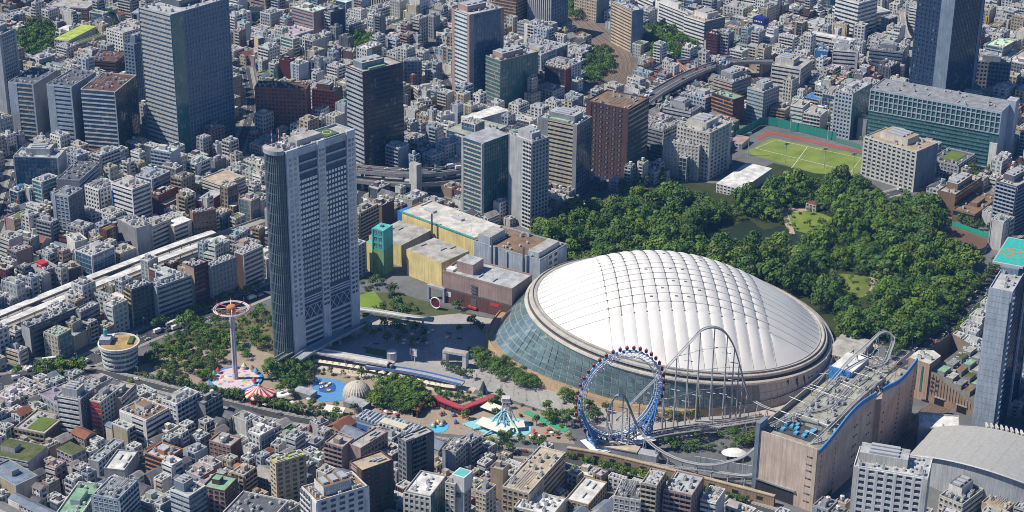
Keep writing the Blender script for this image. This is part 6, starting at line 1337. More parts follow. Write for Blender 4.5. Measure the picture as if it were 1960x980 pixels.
def proto(kind, seed):
    rnd = random.Random(seed); tr = MB(); bk = (.09, .065, .045)
    if kind == 'broad':
        R, H0 = 6.6, 12.0; cl = [(0, 0, H0 - 3.0, 4.0)]; n = 12
        for i in range(n):
            a = i * 2.399 + rnd.uniform(-.3, .3); q = sqrt((i + .5) / n); r = R * q * rnd.uniform(.75, 1.05); z = 5.0 + 5.4 * (1 - q * q) + rnd.uniform(-1.2, 1.2); cl.append((r * cos(a), r * sin(a), z, rnd.uniform(2.0, 3.3)))
        crown = leafmass(rnd, cl, 62, .66, (.084, .148, .026), flat=.85); top = 8
    elif kind == 'small':
        R = 2.4; cl = [(0, 0, 5.4, 1.7)]
        for i in range(8): a = i * 2.4; r = R * rnd.uniform(.4, .9); cl.append((r * cos(a), r * sin(a), rnd.uniform(3.2, 5.8), rnd.uniform(.9, 1.5)))
        crown = leafmass(rnd, cl, 34, .42, (.072, .135, .027)); top = 5
    elif kind == 'conifer':
        cl = [(rnd.uniform(-.2, .2), rnd.uniform(-.2, .2), 1.4 + i * .95, 1.75 * (1 - i / 10.5)) for i in range(10)]
        crown = leafmass(rnd, cl, 40, .38, (.06, .105, .024), up=.1); top = 9
    else:                                        # shrub
        cl = [(rnd.uniform(-1.3, 1.3), rnd.uniform(-1.3, 1.3), rnd.uniform(.7, 1.3), rnd.uniform(.7, 1.2)) for _ in range(6)]
        crown = leafmass(rnd, cl, 26, .34, (.072, .122, .028)); top = 1
    tr.tube([(0, 0, -.2), (rnd.uniform(-.15, .15), 0, top * .4), (rnd.uniform(-.3, .3), rnd.uniform(-.3, .3), top)], [.42 if kind == 'broad' else .18, .3 if kind == 'broad' else .13, .08], bk, PAINT, 6)
    if kind == 'broad':
        for i in range(5): a = i * 1.257 + rnd.uniform(-.3, .3); tr.tube([(0, 0, top * .42), (1.6 * cos(a), 1.6 * sin(a), top * .62), (3.6 * cos(a), 3.6 * sin(a), top * .85)], [.22, .15, .05], bk, PAINT, 4)
    return crown, tr
PRO = {}
for kd, n in (('broad', 6), ('small', 4), ('conifer', 3), ('shrub', 3)):
    PRO[kd] = []
    for i in range(n): c, t = proto(kd, 40 + i * 7 + len(kd)); PRO[kd].append((c, c.mesh('crown'), t.mesh('trunk')))
TNAME = dict(broad='broadleaf_tree', small='small_tree', conifer='conifer_tree', shrub='shrub')
TREES = []      # (kind, x, y, scale, hscale, region, tint)
def inpoly(x, y, pts):
    c = False; j = len(pts) - 1
    for i in range(len(pts)):
        if (pts[i][1] > y) != (pts[j][1] > y) and x < (pts[j][0] - pts[i][0]) * (y - pts[i][1]) / (pts[j][1] - pts[i][1]) + pts[i][0]: c = not c
        j = i
    return c
TR_R = random.Random(77)
def hit_hero(x, y, m=1.0):
    for cx, cy, an, W, D in HERO:
        dx, dy = x - cx, y - cy
        if abs(dx) > 140 or abs(dy) > 140: continue
        u = dx * cos(an) + dy * sin(an); v = -dx * sin(an) + dy * cos(an)
        if W > 190:
            if dx * dx + dy * dy < (112 + m) ** 2: return True
        elif abs(u) < W / 2 + m and abs(v) < D / 2 + m: return True
    return False
def scatter(kind, pix, step, smin, smax, region, holes=(), jit=.38, prob=1.0, tint=(1, 1, 1), hs=(.9, 1.15), clear=2.0):
    pg = [(p.x, p.y) for p in PX(pix)]; hg = [[(p.x, p.y) for p in PX(h)] for h in holes]
    xs = [p[0] for p in pg]; ys = [p[1] for p in pg]; y = min(ys); r = 0
    while y < max(ys):
        x = min(xs) + (step / 2 if r % 2 else 0)
        while x < max(xs):
            a, b = x + TR_R.uniform(-jit, jit) * step, y + TR_R.uniform(-jit, jit) * step; x += step
            if TR_R.random() > prob or not inpoly(a, b, pg) or any(inpoly(a, b, h) for h in hg) or hit_hero(a, b, clear): continue
            k = kind if isinstance(kind, str) else TR_R.choice(kind)
            TREES.append((k, a, b, TR_R.uniform(smin, smax), TR_R.uniform(*hs), region, tint))
        y += step * .87; r += 1
def row(kind, pix, n, smin, smax, region, tint=(1, 1, 1), hs=(.9, 1.15)):
    pts = PX(pix); seg = [(pts[i + 1] - pts[i]).length for i in range(len(pts) - 1)]; tot = sum(seg)
    for k in range(n):
        d = tot * (k + .5) / n
        for i, s in enumerate(seg):
            if d <= s: break
            d -= s
        p = pts[i].lerp(pts[i + 1], min(1, d / s)); TREES.append((kind, p.x + TR_R.uniform(-.6, .6), p.y + TR_R.uniform(-.6, .6), TR_R.uniform(smin, smax), TR_R.uniform(*hs), region, tint))
POND = [(1322, 462), (1345, 440), (1390, 430), (1432, 410), (1462, 430), (1500, 422), (1535, 452), (1532, 492), (1490, 484), (1440, 484), (1400, 488), (1340, 480)]
LAWN1 = [(1470, 402), (1530, 396), (1604, 414), (1596, 452), (1545, 462), (1500, 452)]; LAWN2 = [(1556, 532), (1612, 520), (1690, 530), (1698, 556), (1640, 588), (1615, 574), (1570, 560)]
COURT = [(1790, 432), (1826, 425), (1905, 455), (1895, 495), (1850, 500), (1800, 480)]; LAWN3 = [(1080, 508), (1100, 476), (1140, 482), (1130, 508)]
PARKT = [(1022, 462), (1062, 434), (1100, 408), (1185, 408), (1270, 372), (1330, 388), (1395, 408), (1480, 364), (1560, 360), (1640, 358), (1655, 392), (1750, 398), (1795, 408), (1800, 440), (1820, 470), (1860, 480), (1850, 560), (1790, 640), (1745, 668), (1600, 650), (1560, 700), (1100, 600), (1085, 510)]
scatter('broad', PARKT, 10.2, .6, 1.5, 'wood', (POND, LAWN1, LAWN2, COURT, LAWN3, [(1120, 395), (1130, 370), (1160, 358), (1200, 384), (1190, 396)]), hs=(.75, 1.4), clear=3)
scatter('small', POND, 7, .8, 1.2, 'pond', ([(1330, 462), (1352, 440), (1432, 418), (1500, 428), (1532, 452), (1530, 482), (1440, 476), (1350, 474)],), prob=.8, tint=(1.3, 1.15, .9))
scatter(('small', 'shrub'), LAWN1, 9, .8, 1.1, 'lawn', prob=.3, tint=(1.25, 1.15, 1)); scatter(('small', 'shrub'), LAWN2, 8, .7, 1.1, 'lawn', prob=.35)
scatter(('small', 'shrub', 'small'), [(262, 700), (335, 640), (430, 640), (432, 690), (400, 735), (330, 722)], 4.6, .7, 1.25, 'bank', prob=.95, tint=(1.05, 1.05, .85), hs=(.7, 1.1))
scatter(('small', 'broad'), [(330, 630), (430, 600), (515, 595), (515, 690), (470, 690), (430, 660)], 8, .5, .9, 'bank', prob=.75, tint=(1, 1.02, .9))
scatter(('small', 'shrub'), [(560, 772), (600, 768), (700, 786), (760, 800), (740, 806), (640, 800)], 6, .7, 1.2, 'fair road', prob=.7)
scatter(('small', 'shrub'), [(610, 706), (700, 722), (830, 748), (900, 756), (900, 762), (820, 752), (700, 732), (612, 716)], 4.5, .7, 1.1, 'fair hedge', prob=.8)
scatter(('small', 'shrub'), [(835, 775), (880, 800), (960, 792), (1090, 806), (1098, 848), (1030, 840), (1010, 798), (880, 806)], 7, .8, 1.2, 'slide trees', prob=.45)
scatter(('small', 'shrub'), [(430, 752), (560, 776), (560, 790), (430, 764)], 5, .7, 1.2, 'fair road', prob=.7)
scatter(('small', 'shrub'), [(1060, 760), (1160, 775), (1270, 800), (1265, 812), (1150, 790), (1060, 775)], 5, .7, 1.2, 'plaza trees', prob=.6)
scatter(('small', 'shrub'), [(505, 745), (600, 752), (600, 768), (540, 772)], 6, .7, 1.1, 'grove', prob=.5)
scatter('small', [(1080, 800), (1130, 780), (1150, 800), (1100, 830)], 6, .8, 1.2, 'slope', prob=.6)
scatter('broad', [(502, 700), (560, 690), (606, 712), (596, 745), (540, 745), (505, 725)], 6.5, .6, .85, 'grove', hs=(.8, 1))
scatter('broad', [(705, 758), (730, 738), (790, 742), (820, 775), (800, 800), (715, 784)], 7, .65, .95, 'mound', hs=(.8, 1))
scatter('broad', [(908, 680), (925, 672), (1010, 722), (1030, 745), (1000, 752), (915, 712)], 7, .55, .8, 'plaza trees', clear=0, hs=(.8, 1))
scatter(('small', 'shrub'), [(830, 752), (900, 762), (1000, 775), (1085, 800), (1075, 820), (1000, 785), (840, 772)], 5.5, .7, 1.3, 'fair hedge', prob=.85)
scatter(('small', 'broad', 'shrub'), [(1265, 850), (1330, 838), (1460, 815), (1462, 850), (1380, 872), (1290, 865)], 5.6, .6, .9, 'slope', prob=.95, hs=(.6, .9), clear=.5)
scatter(('small', 'shrub'), [(684, 600), (760, 615), (860, 590), (900, 600), (850, 560), (780, 575), (740, 545), (690, 540)], 7, .8, 1.4, 'garden', ([(680, 562), (718, 553), (745, 590), (720, 598), (684, 594)], [(770, 560), (850, 560), (860, 600), (800, 600)]), prob=.8)
scatter('small', [(690, 640), (740, 620), (800, 630), (830, 660), (760, 665)], 7, .8, 1.3, 'shaded plaza', prob=.75)
scatter('small', [(860, 625), (935, 610), (930, 640), (880, 640)], 7, .8, 1.2, 'shaded plaza', prob=.7)
row('conifer', [(1322, 800), (1395, 780), (1470, 775), (1548, 745)], 11, .85, 1.15, 'conifers', tint=(1.25, 1.15, .8), hs=(1, 1.25)); row('small', [(842, 705), (870, 716), (905, 728)], 6, .8, 1.0, 'portal row', hs=(1, 1.3)); row('small', [(1266, 806), (1330, 800)], 5, .7, 1, 'conifers')
row('broad', [(1074, 762), (1092, 768)], 2, .6, .75, 'plaza trees')
row('small', [(1752, 668), (1812, 612), (1880, 545), (1930, 490)], 22, 1, 1.45, 'right road', tint=(1.15, 1.1, .9)); row('small', [(1790, 690), (1850, 625), (1900, 575), (1960, 505)], 20, 1, 1.5, 'right road', tint=(1.15, 1.1, .9)); row('small', [(1700, 690), (1760, 640)], 8, 1, 1.4, 'right road')
row('small', [(300, 728), (420, 760), (560, 790), (660, 812)], 26, .8, 1.2, 'fair road'); row('shrub', [(255, 716), (330, 728), (430, 756), (600, 796)], 34, .9, 1.3, 'fair road')
row('shrub', [(1090, 876), (1180, 894), (1300, 925), (1430, 962)], 44, 1, 1.6, 'ivy', tint=(.85, .95, .8), hs=(1, 1.6)); row('small', [(1092, 915), (1150, 905), (1180, 910), (1240, 925)], 8, .9, 1.3, 'ivy', tint=(1.3, 1.25, .8))
row('small', [(290, 632), (380, 598), (450, 572), (500, 552)], 16, .8, 1.2, 'left road')
scatter('small', [(20, 722), (150, 694), (165, 712), (90, 735)], 9, .9, 1.4, 'junction', prob=.6); row('small', [(85, 718), (130, 715), (165, 712)], 6, 1.1, 1.6, 'junction', tint=(1.1, 1.2, .9))
scatter('broad', [(640, 84), (655, 72), (700, 76), (750, 88), (745, 104), (690, 100)], 10, .7, 1, 'far grove', tint=(1.15, 1.15, 1))
scatter('broad', [(1236, 70), (1262, 60), (1300, 95), (1312, 125), (1270, 130), (1238, 112)], 10, .8, 1.1, 'ramp grove'); scatter('broad', [(1290, 52), (1330, 78), (1345, 96), (1320, 96), (1280, 62)], 10, .6, .8, 'ramp grove')
scatter('broad', [(28, 90), (60, 50), (110, 58), (118, 90), (80, 120), (40, 130)], 10, .8, 1.2, 'school grove'); scatter('broad', [(180, 44), (215, 30), (225, 60), (210, 80)], 10, .7, 1, 'school grove'); scatter('small', [(150, 60), (300, 68), (300, 78), (150, 90)], 10, 1, 1.5, 'school grove', prob=.6)
scatter('broad', [(1120, 120), (1160, 95), (1175, 120), (1150, 160), (1115, 165)], 9, .6, .9, 'rail grove'); scatter('broad', [(640, -30), (900, -30), (900, -5), (640, -5)], 12, .8, 1.1, 'far grove'); scatter('broad', [(1085, -40), (1100, 10), (1120, 40), (1085, 40)], 10, .7, 1, 'rail grove')
scatter('small', [(1820, 300), (1890, 320), (1900, 345), (1830, 360), (1795, 345)], 8, 1, 1.5, 'museum trees', prob=.7); scatter('small', [(1830, 425), (1905, 440), (1910, 450), (1840, 436)], 6, .9, 1.3, 'museum trees'); scatter('small', [(1180, 388), (1280, 345), (1290, 335), (1190, 360)], 8, 1, 1.5, 'park edge', prob=.8)
scatter('small', [(1540, 228), (1655, 262), (1655, 284), (1560, 262)], 9, .8, 1.2, 'field edge', prob=.3)
scatter('small', [(840, 870), (905, 852), (985, 838), (1040, 845), (1060, 860), (900, 885)], 7, .8, 1.3, 'slide trees', prob=.55); scatter('small', [(1860, 640), (1960, 560), (1990, 640), (1900, 690)], 9, .8, 1.3, 'right yard', prob=.35)
TXT = dict(wood='in the dense park wood behind the dome', pond='on the bank of the park pond', lawn='standing on the open park lawn', bank='on the fairground bank by the round glass building', grove='in the dark grove right of the carousel', mound='on the green mound beside the cream ribbed dome', **{'plaza trees': 'in the planted bed before the dome glass', 'fair hedge': 'along the hedge above the red wall', 'slope': 'on the wooded slope below the coaster', 'garden': 'in the garden behind the hotel tower', 'shaded plaza': 'on the shaded plaza beside the hotel tower', 'conifers': 'in the row before the grey dome wall', 'portal row': 'in the row left of the white portal', 'right road': 'along the tree lined road on the right', 'fair road': 'beside the road in front of the fairground', 'ivy': 'along the tan ivy wall', 'left road': 'beside the road left of the hotel tower', 'junction': 'at the lower left junction', 'far grove': 'in the far grove near the top edge', 'ramp grove': 'in the grove right of the tan slab block', 'school grove': 'among the school buildings at the upper left', 'rail grove': 'beside the curved railway', 'museum trees': 'around the brown brick museum', 'park edge': 'at the park edge below the stone office', 'field edge': 'beside the sports field', 'slide trees': 'below the splash pool', 'right yard': 'in the yard behind the brown wedge building', 'street': 'in a gap between city buildings'})
TL = {}
TONES = [('dark green', (.72, .74, .85)), ('mid green', (1, 1, 1)), ('light green', (1.3, 1.25, 1.0)), ('olive green', (1.18, 1.05, .75)), ('deep green', (.82, .9, .8)), ('grey green', (1.1, .95, 1.2)), ('blue green', (.7, .85, 1.0)), ('yellowish', (1.42, 1.3, .75))]
PARKF = [(1400, 440, 'the park pond'), (1550, 425, 'the park lawn'), (1640, 550, 'the lower lawn'), (1850, 460, 'the brown dirt court'), (1555, 385, 'the red roofed tea house'), (1560, 310, 'the sports field'), (1715, 350, 'the tan roofed grid office'), (1240, 490, 'the top of the dome'), (1440, 545, 'the back of the dome'), (1160, 370, 'the blank brown tower'), (1790, 620, 'the tree lined road'), (1320, 350, 'the pale stone office'), (1060, 440, 'the slim balcony tower'), (1690, 480, 'the middle of the park'), (1590, 640, 'the right rim of the dome'), (1100, 500, 'the blue grey boxy hall')]
def plant_all():
    vis = []
    for t in TREES:
        px, py = P((t[1], t[2], 4)); vis.append((-10 < px < 1970 and -10 < py < 1000, t[3] / hypot(t[1], t[2]), t))
    by = {}
    for v in vis: by.setdefault(v[2][0], []).append(v)
    for kind, L in by.items():
        L.sort(key=lambda v: (not v[0], -v[1])); rest = MB(); nm = TNAME[kind]
        for i, (ok, _, t) in enumerate(L):
            _, x, y, s, hs, reg, tint = t; rnd = random.Random(int(x * 13 + y * 7)); pr = rnd.choice(PRO[kind]); rot = rnd.uniform(0, 6.28)
            if ok and i < 295:
                sz = ('tiny', 'small', 'medium', 'large', 'very large')[min(4, max(0, int((s - .55) / .19)))]; tn, tv = rnd.choice(TONES); tint = tuple(a * b for a, b in zip(tint, tv))
                kn = {'broad': 'leafy tree', 'small': 'compact tree', 'conifer': 'slim conifer', 'shrub': 'rounded shrub'}[kind]; pp = P((x, y, 4)); near = min((((pp[0] - a) ** 2 + (1.6 * (pp[1] - b)) ** 2, a, b, q) for a, b, q in PARKF)) if reg == 'wood' else min((((pp[0] - a) ** 2 + (1.6 * (pp[1] - b)) ** 2, a, b, q) for a, b, q in LAND))
                dx, dy = pp[0] - near[1], 1.6 * (pp[1] - near[2]); far_ = 'just ' if near[0] < 70 ** 2 else 'well ' if near[0] > 150 ** 2 else ''
                rl = far_ + (('right of ' if dx > 0 else 'left of ') if abs(dx) > abs(dy) else ('in front of ' if dy > 0 else 'behind ')) + near[3]
                lb_ = '%s %s %s %s' % (sz, tn, kn, rl)
                if lb_ in TL: lb_ = '%s %s %s %s' % (sz, tn, kn, TXT[reg])
                if lb_ in TL and TL[lb_] != reg: lb_ = 'another ' + lb_
                TL[lb_] = reg
                r = root(nm, lb_, 'shrub' if kind == 'shrub' else 'tree', (x, y, 0), rot, group='%s %s' % ('shrubs' if kind == 'shrub' else 'trees', TXT[reg])); r.scale = (s, s, s * hs)
                c = put('crown', pr[1], r); c.color = (*tint, 1); put('trunk', pr[2], r)
            else:
                src = pr[0]; a = len(rest.V); c_, s_ = cos(rot) * s, sin(rot) * s; v = rnd.uniform(.72, 1.3)
                rest.V += [(x + p[0] * c_ - p[1] * s_, y + p[0] * s_ + p[1] * c_, p[2] * s * hs) for p in src.V]; fs = [q for q in range(len(src.F)) if q % 3]; rest.F += [[a + q for q in src.F[z]] for z in fs]; rest.M += [src.M[z] for z in fs]; k = (tint[0] * v, tint[1] * v, tint[2] * v); rest.C += [(c[0] * k[0], c[1] * k[1], c[2] * k[2]) for c in (src.C[z] for z in fs)]
        if rest.F: rest.build(nm + '_mass' if kind != 'broad' else 'woodland', kind='stuff', label='remaining %s filling the gaps between the others' % {'broad': 'leafy tree crowns', 'small': 'small leafy trees', 'conifer': 'conifers', 'shrub': 'low shrubs'}[kind], cat='trees')

# ------------------------------------------------------------------ the rest of the city
OPEN = [PX(q) for q in (
    [(-80, 735), (0, 715), (170, 690), (290, 640), (520, 550), (690, 530), (690, 470), (760, 420), (900, 430), (1040, 440), (1130, 372), (1270, 346), (1400, 352), (1480, 312), (1640, 337), (1700, 372), (1795, 384), (1905, 440), (1910, 500), (1790, 650), (1870, 800), (1960, 800), (2050, 900), (1780, 990), (1640, 960), (1560, 1000), (1470, 976), (1280, 926), (1085, 890), (1000, 868), (800, 840), (560, 797), (290, 735), (170, 722), (0, 745)],
    [(1385, 305), (1405, 248), (1472, 222), (1692, 282), (1660, 345)], [(1350, 335), (1400, 312), (1495, 300), (1495, 350), (1400, 378), (1350, 378)], [(1640, 330), (1700, 340), (1770, 355), (1805, 400), (1640, 400)],
    [(1236, 66), (1262, 58), (1345, 92), (1312, 130), (1240, 118)], [(636, 80), (700, 70), (752, 88), (745, 106), (690, 104)], [(25, 90), (60, 46), (112, 56), (120, 92), (80, 125), (36, 130)],
    [(205, 80), (225, 44), (310, 34), (300, 76)], [(1110, 122), (1160, 92), (1180, 125), (1150, 168), (1112, 168)], [(1795, 345), (1830, 300), (1905, 320), (1905, 350), (1830, 365)], [(640, -34), (905, -34), (905, -2), (640, -2)],
    )]
OPEN = [[(p.x, p.y) for p in q] for q in OPEN]
RP = []
for path, hw in ROADS:
    for a, b in zip(path, path[1:]):
        n = max(1, int((b - a).length / 6))
        for k in range(n): q = a.lerp(b, k / n); RP.append((q.x, q.y, hw))
RG = {}
for x, y, w in RP: RG.setdefault((int(x // 30), int(y // 30)), []).append((x, y, w))
def near_road(x, y, r):
    i, j = int(x // 30), int(y // 30)
    for a in (i - 1, i, i + 1):
        for b in (j - 1, j, j + 1):
            for rx, ry, w in RG.get((a, b), ()):
                if (rx - x) ** 2 + (ry - y) ** 2 < (w + r) ** 2: return True
    return False
HG = {}
for k, (cx, cy, an, W, D) in enumerate(HERO):
    r = hypot(W, D) / 2 + 20
    for i in range(int((cx - r) // 40), int((cx + r) // 40) + 1):
        for j in range(int((cy - r) // 40), int((cy + r) // 40) + 1): HG.setdefault((i, j), []).append(k)
def rect_hit(cx, cy, an, W, D, k, m):
    x2, y2, a2, W2, D2 = HERO[k]
    if W2 > 190: return (cx - x2) ** 2 + (cy - y2) ** 2 < (115 + max(W, D) / 2) ** 2
    dx, dy = x2 - cx, y2 - cy
    for a in (an, an + pi / 2, a2, a2 + pi / 2):
        ux, uy = cos(a), sin(a)
        r1 = abs(W / 2 * (cos(an) * ux + sin(an) * uy)) + abs(D / 2 * (-sin(an) * ux + cos(an) * uy)); r2 = abs(W2 / 2 * (cos(a2) * ux + sin(a2) * uy)) + abs(D2 / 2 * (-sin(a2) * ux + cos(a2) * uy))
        if abs(dx * ux + dy * uy) > r1 + r2 + m: return False
    return True
FR = random.Random(2024)
PAL = [('wh', 40, 'white'), ('ow', 24, 'cream white'), ('lg', 13, 'light grey'), ('cr', 7, 'cream'), ('be', 5, 'beige'), ('tn', 3, 'tan'), ('lb', 14, 'pale blue'), ('mg', 6, 'dark grey'), ('br', 2, 'dark brown'), ('rb', 2, 'brick red'), ('pk', 4, 'dusty pink'), ('dg', 3, 'charcoal')]
RPAL = [('cc', 30, ''), ('lg', 24, ''), ('mg', 16, ''), ('wh', 10, 'white roof'), ('gn', 4, 'green roof'), ('st', 10, ''), ('tn', 4, 'tan roof'), ('bu', 1.2, 'blue roof'), ('tq', 1.2, 'teal roof'), ('dg', 5, 'dark roof'), ('or_', 1.5, 'orange roof')]
def pick(r, pal):
    t = r.random() * sum(p[1] for p in pal)
    for p in pal:
        t -= p[1]
        if t <= 0: return p
    return pal[0]
LOTS = []
def fill_area(an, u0, u1, v0, v1, org):
    u = u0; an0 = an
    while u < u1:
        bu = FR.uniform(42, 66); v = v0 + FR.uniform(0, 20)
        while v < v1:
            bv = FR.uniform(24, 40); an = an0 + FR.choice((0, 0, 0, FR.uniform(-.16, .16))); ca, sa = cos(an), sin(an); ca0, sa0 = cos(an0), sin(an0); uc, vc = u + bu / 2, v + bv / 2; big = FR.random() < .2
            for row_ in ((0,) if big else (0, 1)):
                t = 0; d0 = bv / (1 if big else 2)
                while t < bu - 5:
                    w = FR.choice((18, 22, 26, 32) if big else (6, 7, 8.5, 10, 11, 12, 14, 17, 21)) * FR.uniform(.9, 1.1); w = min(w, bu - t)
                    if w < 5.5: break
                    d = d0 * FR.uniform(.78, 1.0); uu = u + t + w / 2; vv = v + (d / 2 if row_ == 0 else bv - d / 2)
                    uo, vo = uu - uc, vv - vc; x, y = uc * ca0 - vc * sa0 + uo * ca - vo * sa, uc * sa0 + vc * ca0 + uo * sa + vo * ca; t += w
                    px, py = P((x, y, 0))
                    if not (-110 < px < 2070 and -110 < py < 1075): continue
                    W, D = w - FR.uniform(.5, 1.4), d - FR.uniform(.4, 1.2); ok = True
                    for sx in (-.5, 0, .5):
                        for sy in (-.5, 0, .5):
                            qx, qy = x + sx * W * ca - sy * D * sa, y + sx * W * sa + sy * D * ca
                            if any(inpoly(qx, qy, q) for q in OPEN): ok = False
                        if not ok: break
                    if not ok: continue
                    if near_road(x, y, max(W, D) * .5): ok = False
                    if ok:
                        for k in HG.get((int(x // 40), int(y // 40)), ()):
                            if rect_hit(x, y, an, W, D, k, .8): ok = False; break
                    if not ok:
                        if FR.random() < .22 and not near_road(x, y, 1) and not hit_hero(x, y, 2.5) and not any(inpoly(x, y, q) for q in OPEN): GAP.append((x, y))
                        continue
                    LOTS.append((x, y, an, W, D, px, py))
                v_ = 0
            v += bv + (9 if FR.random() < .22 else 4.2)
        u += bu + (10 if FR.random() < .3 else 5)
GAP = []
AN = radians(54)
fill_area(AN, -300, 2600, -1700, 1900, (0, 0))
def gap_fill():
    grid = {}
    def put_(k): x, y, an, W, D = HERO[k]; r = hypot(W, D) / 2 + 14; [grid.setdefault((i, j), []).append(k) for i in range(int((x - r) // 30), int((x + r) // 30) + 1) for j in range(int((y - r) // 30), int((y + r) // 30) + 1)]
    n0 = len(HERO)
    for L in LOTS: HERO.append(L[:5])
    for k in range(len(HERO)): put_(k)
    y = 780.0
    while y < 2050:
        x = -700.0
        while x < 700:
            qx, qy = x + FR.uniform(-1.5, 1.5), y + FR.uniform(-1.5, 1.5); x += 5.2; px, py = P((qx, qy, 0))
            if not (-60 < px < 2020 and -60 < py < 1060): continue
            if near_road(qx, qy, 5) or any(inpoly(qx, qy, q) for q in OPEN): continue
            an = AN + FR.choice((0, 0, FR.uniform(-.15, .15)))
            for s in ((13, 10), (9, 8), (6.5, 6))[:3 if py > 300 else 2]:
                W, D = s[0] * FR.uniform(.9, 1.15), s[1] * FR.uniform(.9, 1.1)
                if any(rect_hit(qx, qy, an, W, D, k, 1.0) for k in grid.get((int(qx // 30), int(qy // 30)), ())): continue
                LOTS.append((qx, qy, an, W, D, px, py)); HERO.append((qx, qy, an, W, D)); put_(len(HERO) - 1); break
        y += 5.2
    del HERO[n0:]
gap_fill()
def height_for(px, py, W, D, r):
    if py > 690: h = r.choice((8, 9, 11, 12, 14, 16, 18, 20, 24))
    elif px < 540 and py > 280: h = r.choice((8, 9, 11, 13, 15, 17, 20, 23, 26))
    elif px > 1230 and py > 150: h = r.choice((9, 11, 13, 16, 18, 21))
    else: h = r.choice((8, 9, 11, 13, 15, 18, 22, 26))
    if max(W, D) > 21 and r.random() < .6: h = r.choice((15, 18, 20, 24)) if py > 690 or px > 1230 else r.choice((18, 22, 26, 30, 36))
    elif r.random() < .2: h = r.choice((6, 7, 7.5))
    if px > 1560 and py > 560: h = min(h, 9)
    if 1230 < px < 1500 and 170 < py < 330: h = min(h, 9)
    if 690 < px < 900 and 340 < py < 430: h = min(h, 9)
    if 1080 < px < 1250 and 60 < py < 200: h = min(h, 11)
    if py > 840 and px > 1060: h = min(h, 11)
    if py > 690: h = min(h, 9.5 if r.random() < .75 else 14)
    if py > 700 and py < 812: h = min(h, 7)
    return min(h * r.uniform(.88, 1.15), 2.6 * min(W, D) + 4)
def describe(col, nf, kind, rf, feats):
    num = ['zero', 'one', 'two', 'three', 'four', 'five', 'six', 'seven', 'eight', 'nine', 'ten', 'eleven', 'twelve']
    s = '%s %s storey %s' % (col, num[nf] if nf < 13 else 'many', kind)
    ex = [q for q in ([rf] if rf else []) + feats if q]
    return s + ((' with an ' if ex[0][0] in 'aeiou' else ' with a ') + ex[0] if ex else '')
def place_text(px, py, used):
    c = sorted(((px - a) ** 2 + (1.5 * (py - b)) ** 2, a, b, t) for a, b, t in LAND)[:4]; out = []
    for _, a, b, t in c:
        dx, dy = px - a, 1.5 * (py - b)
        rel = ('right of ' if dx > 0 else 'left of ') if abs(dx) > abs(dy) else ('in front of ' if dy > 0 else 'behind ')
        out.append(rel + t)
    return out
USED = {}
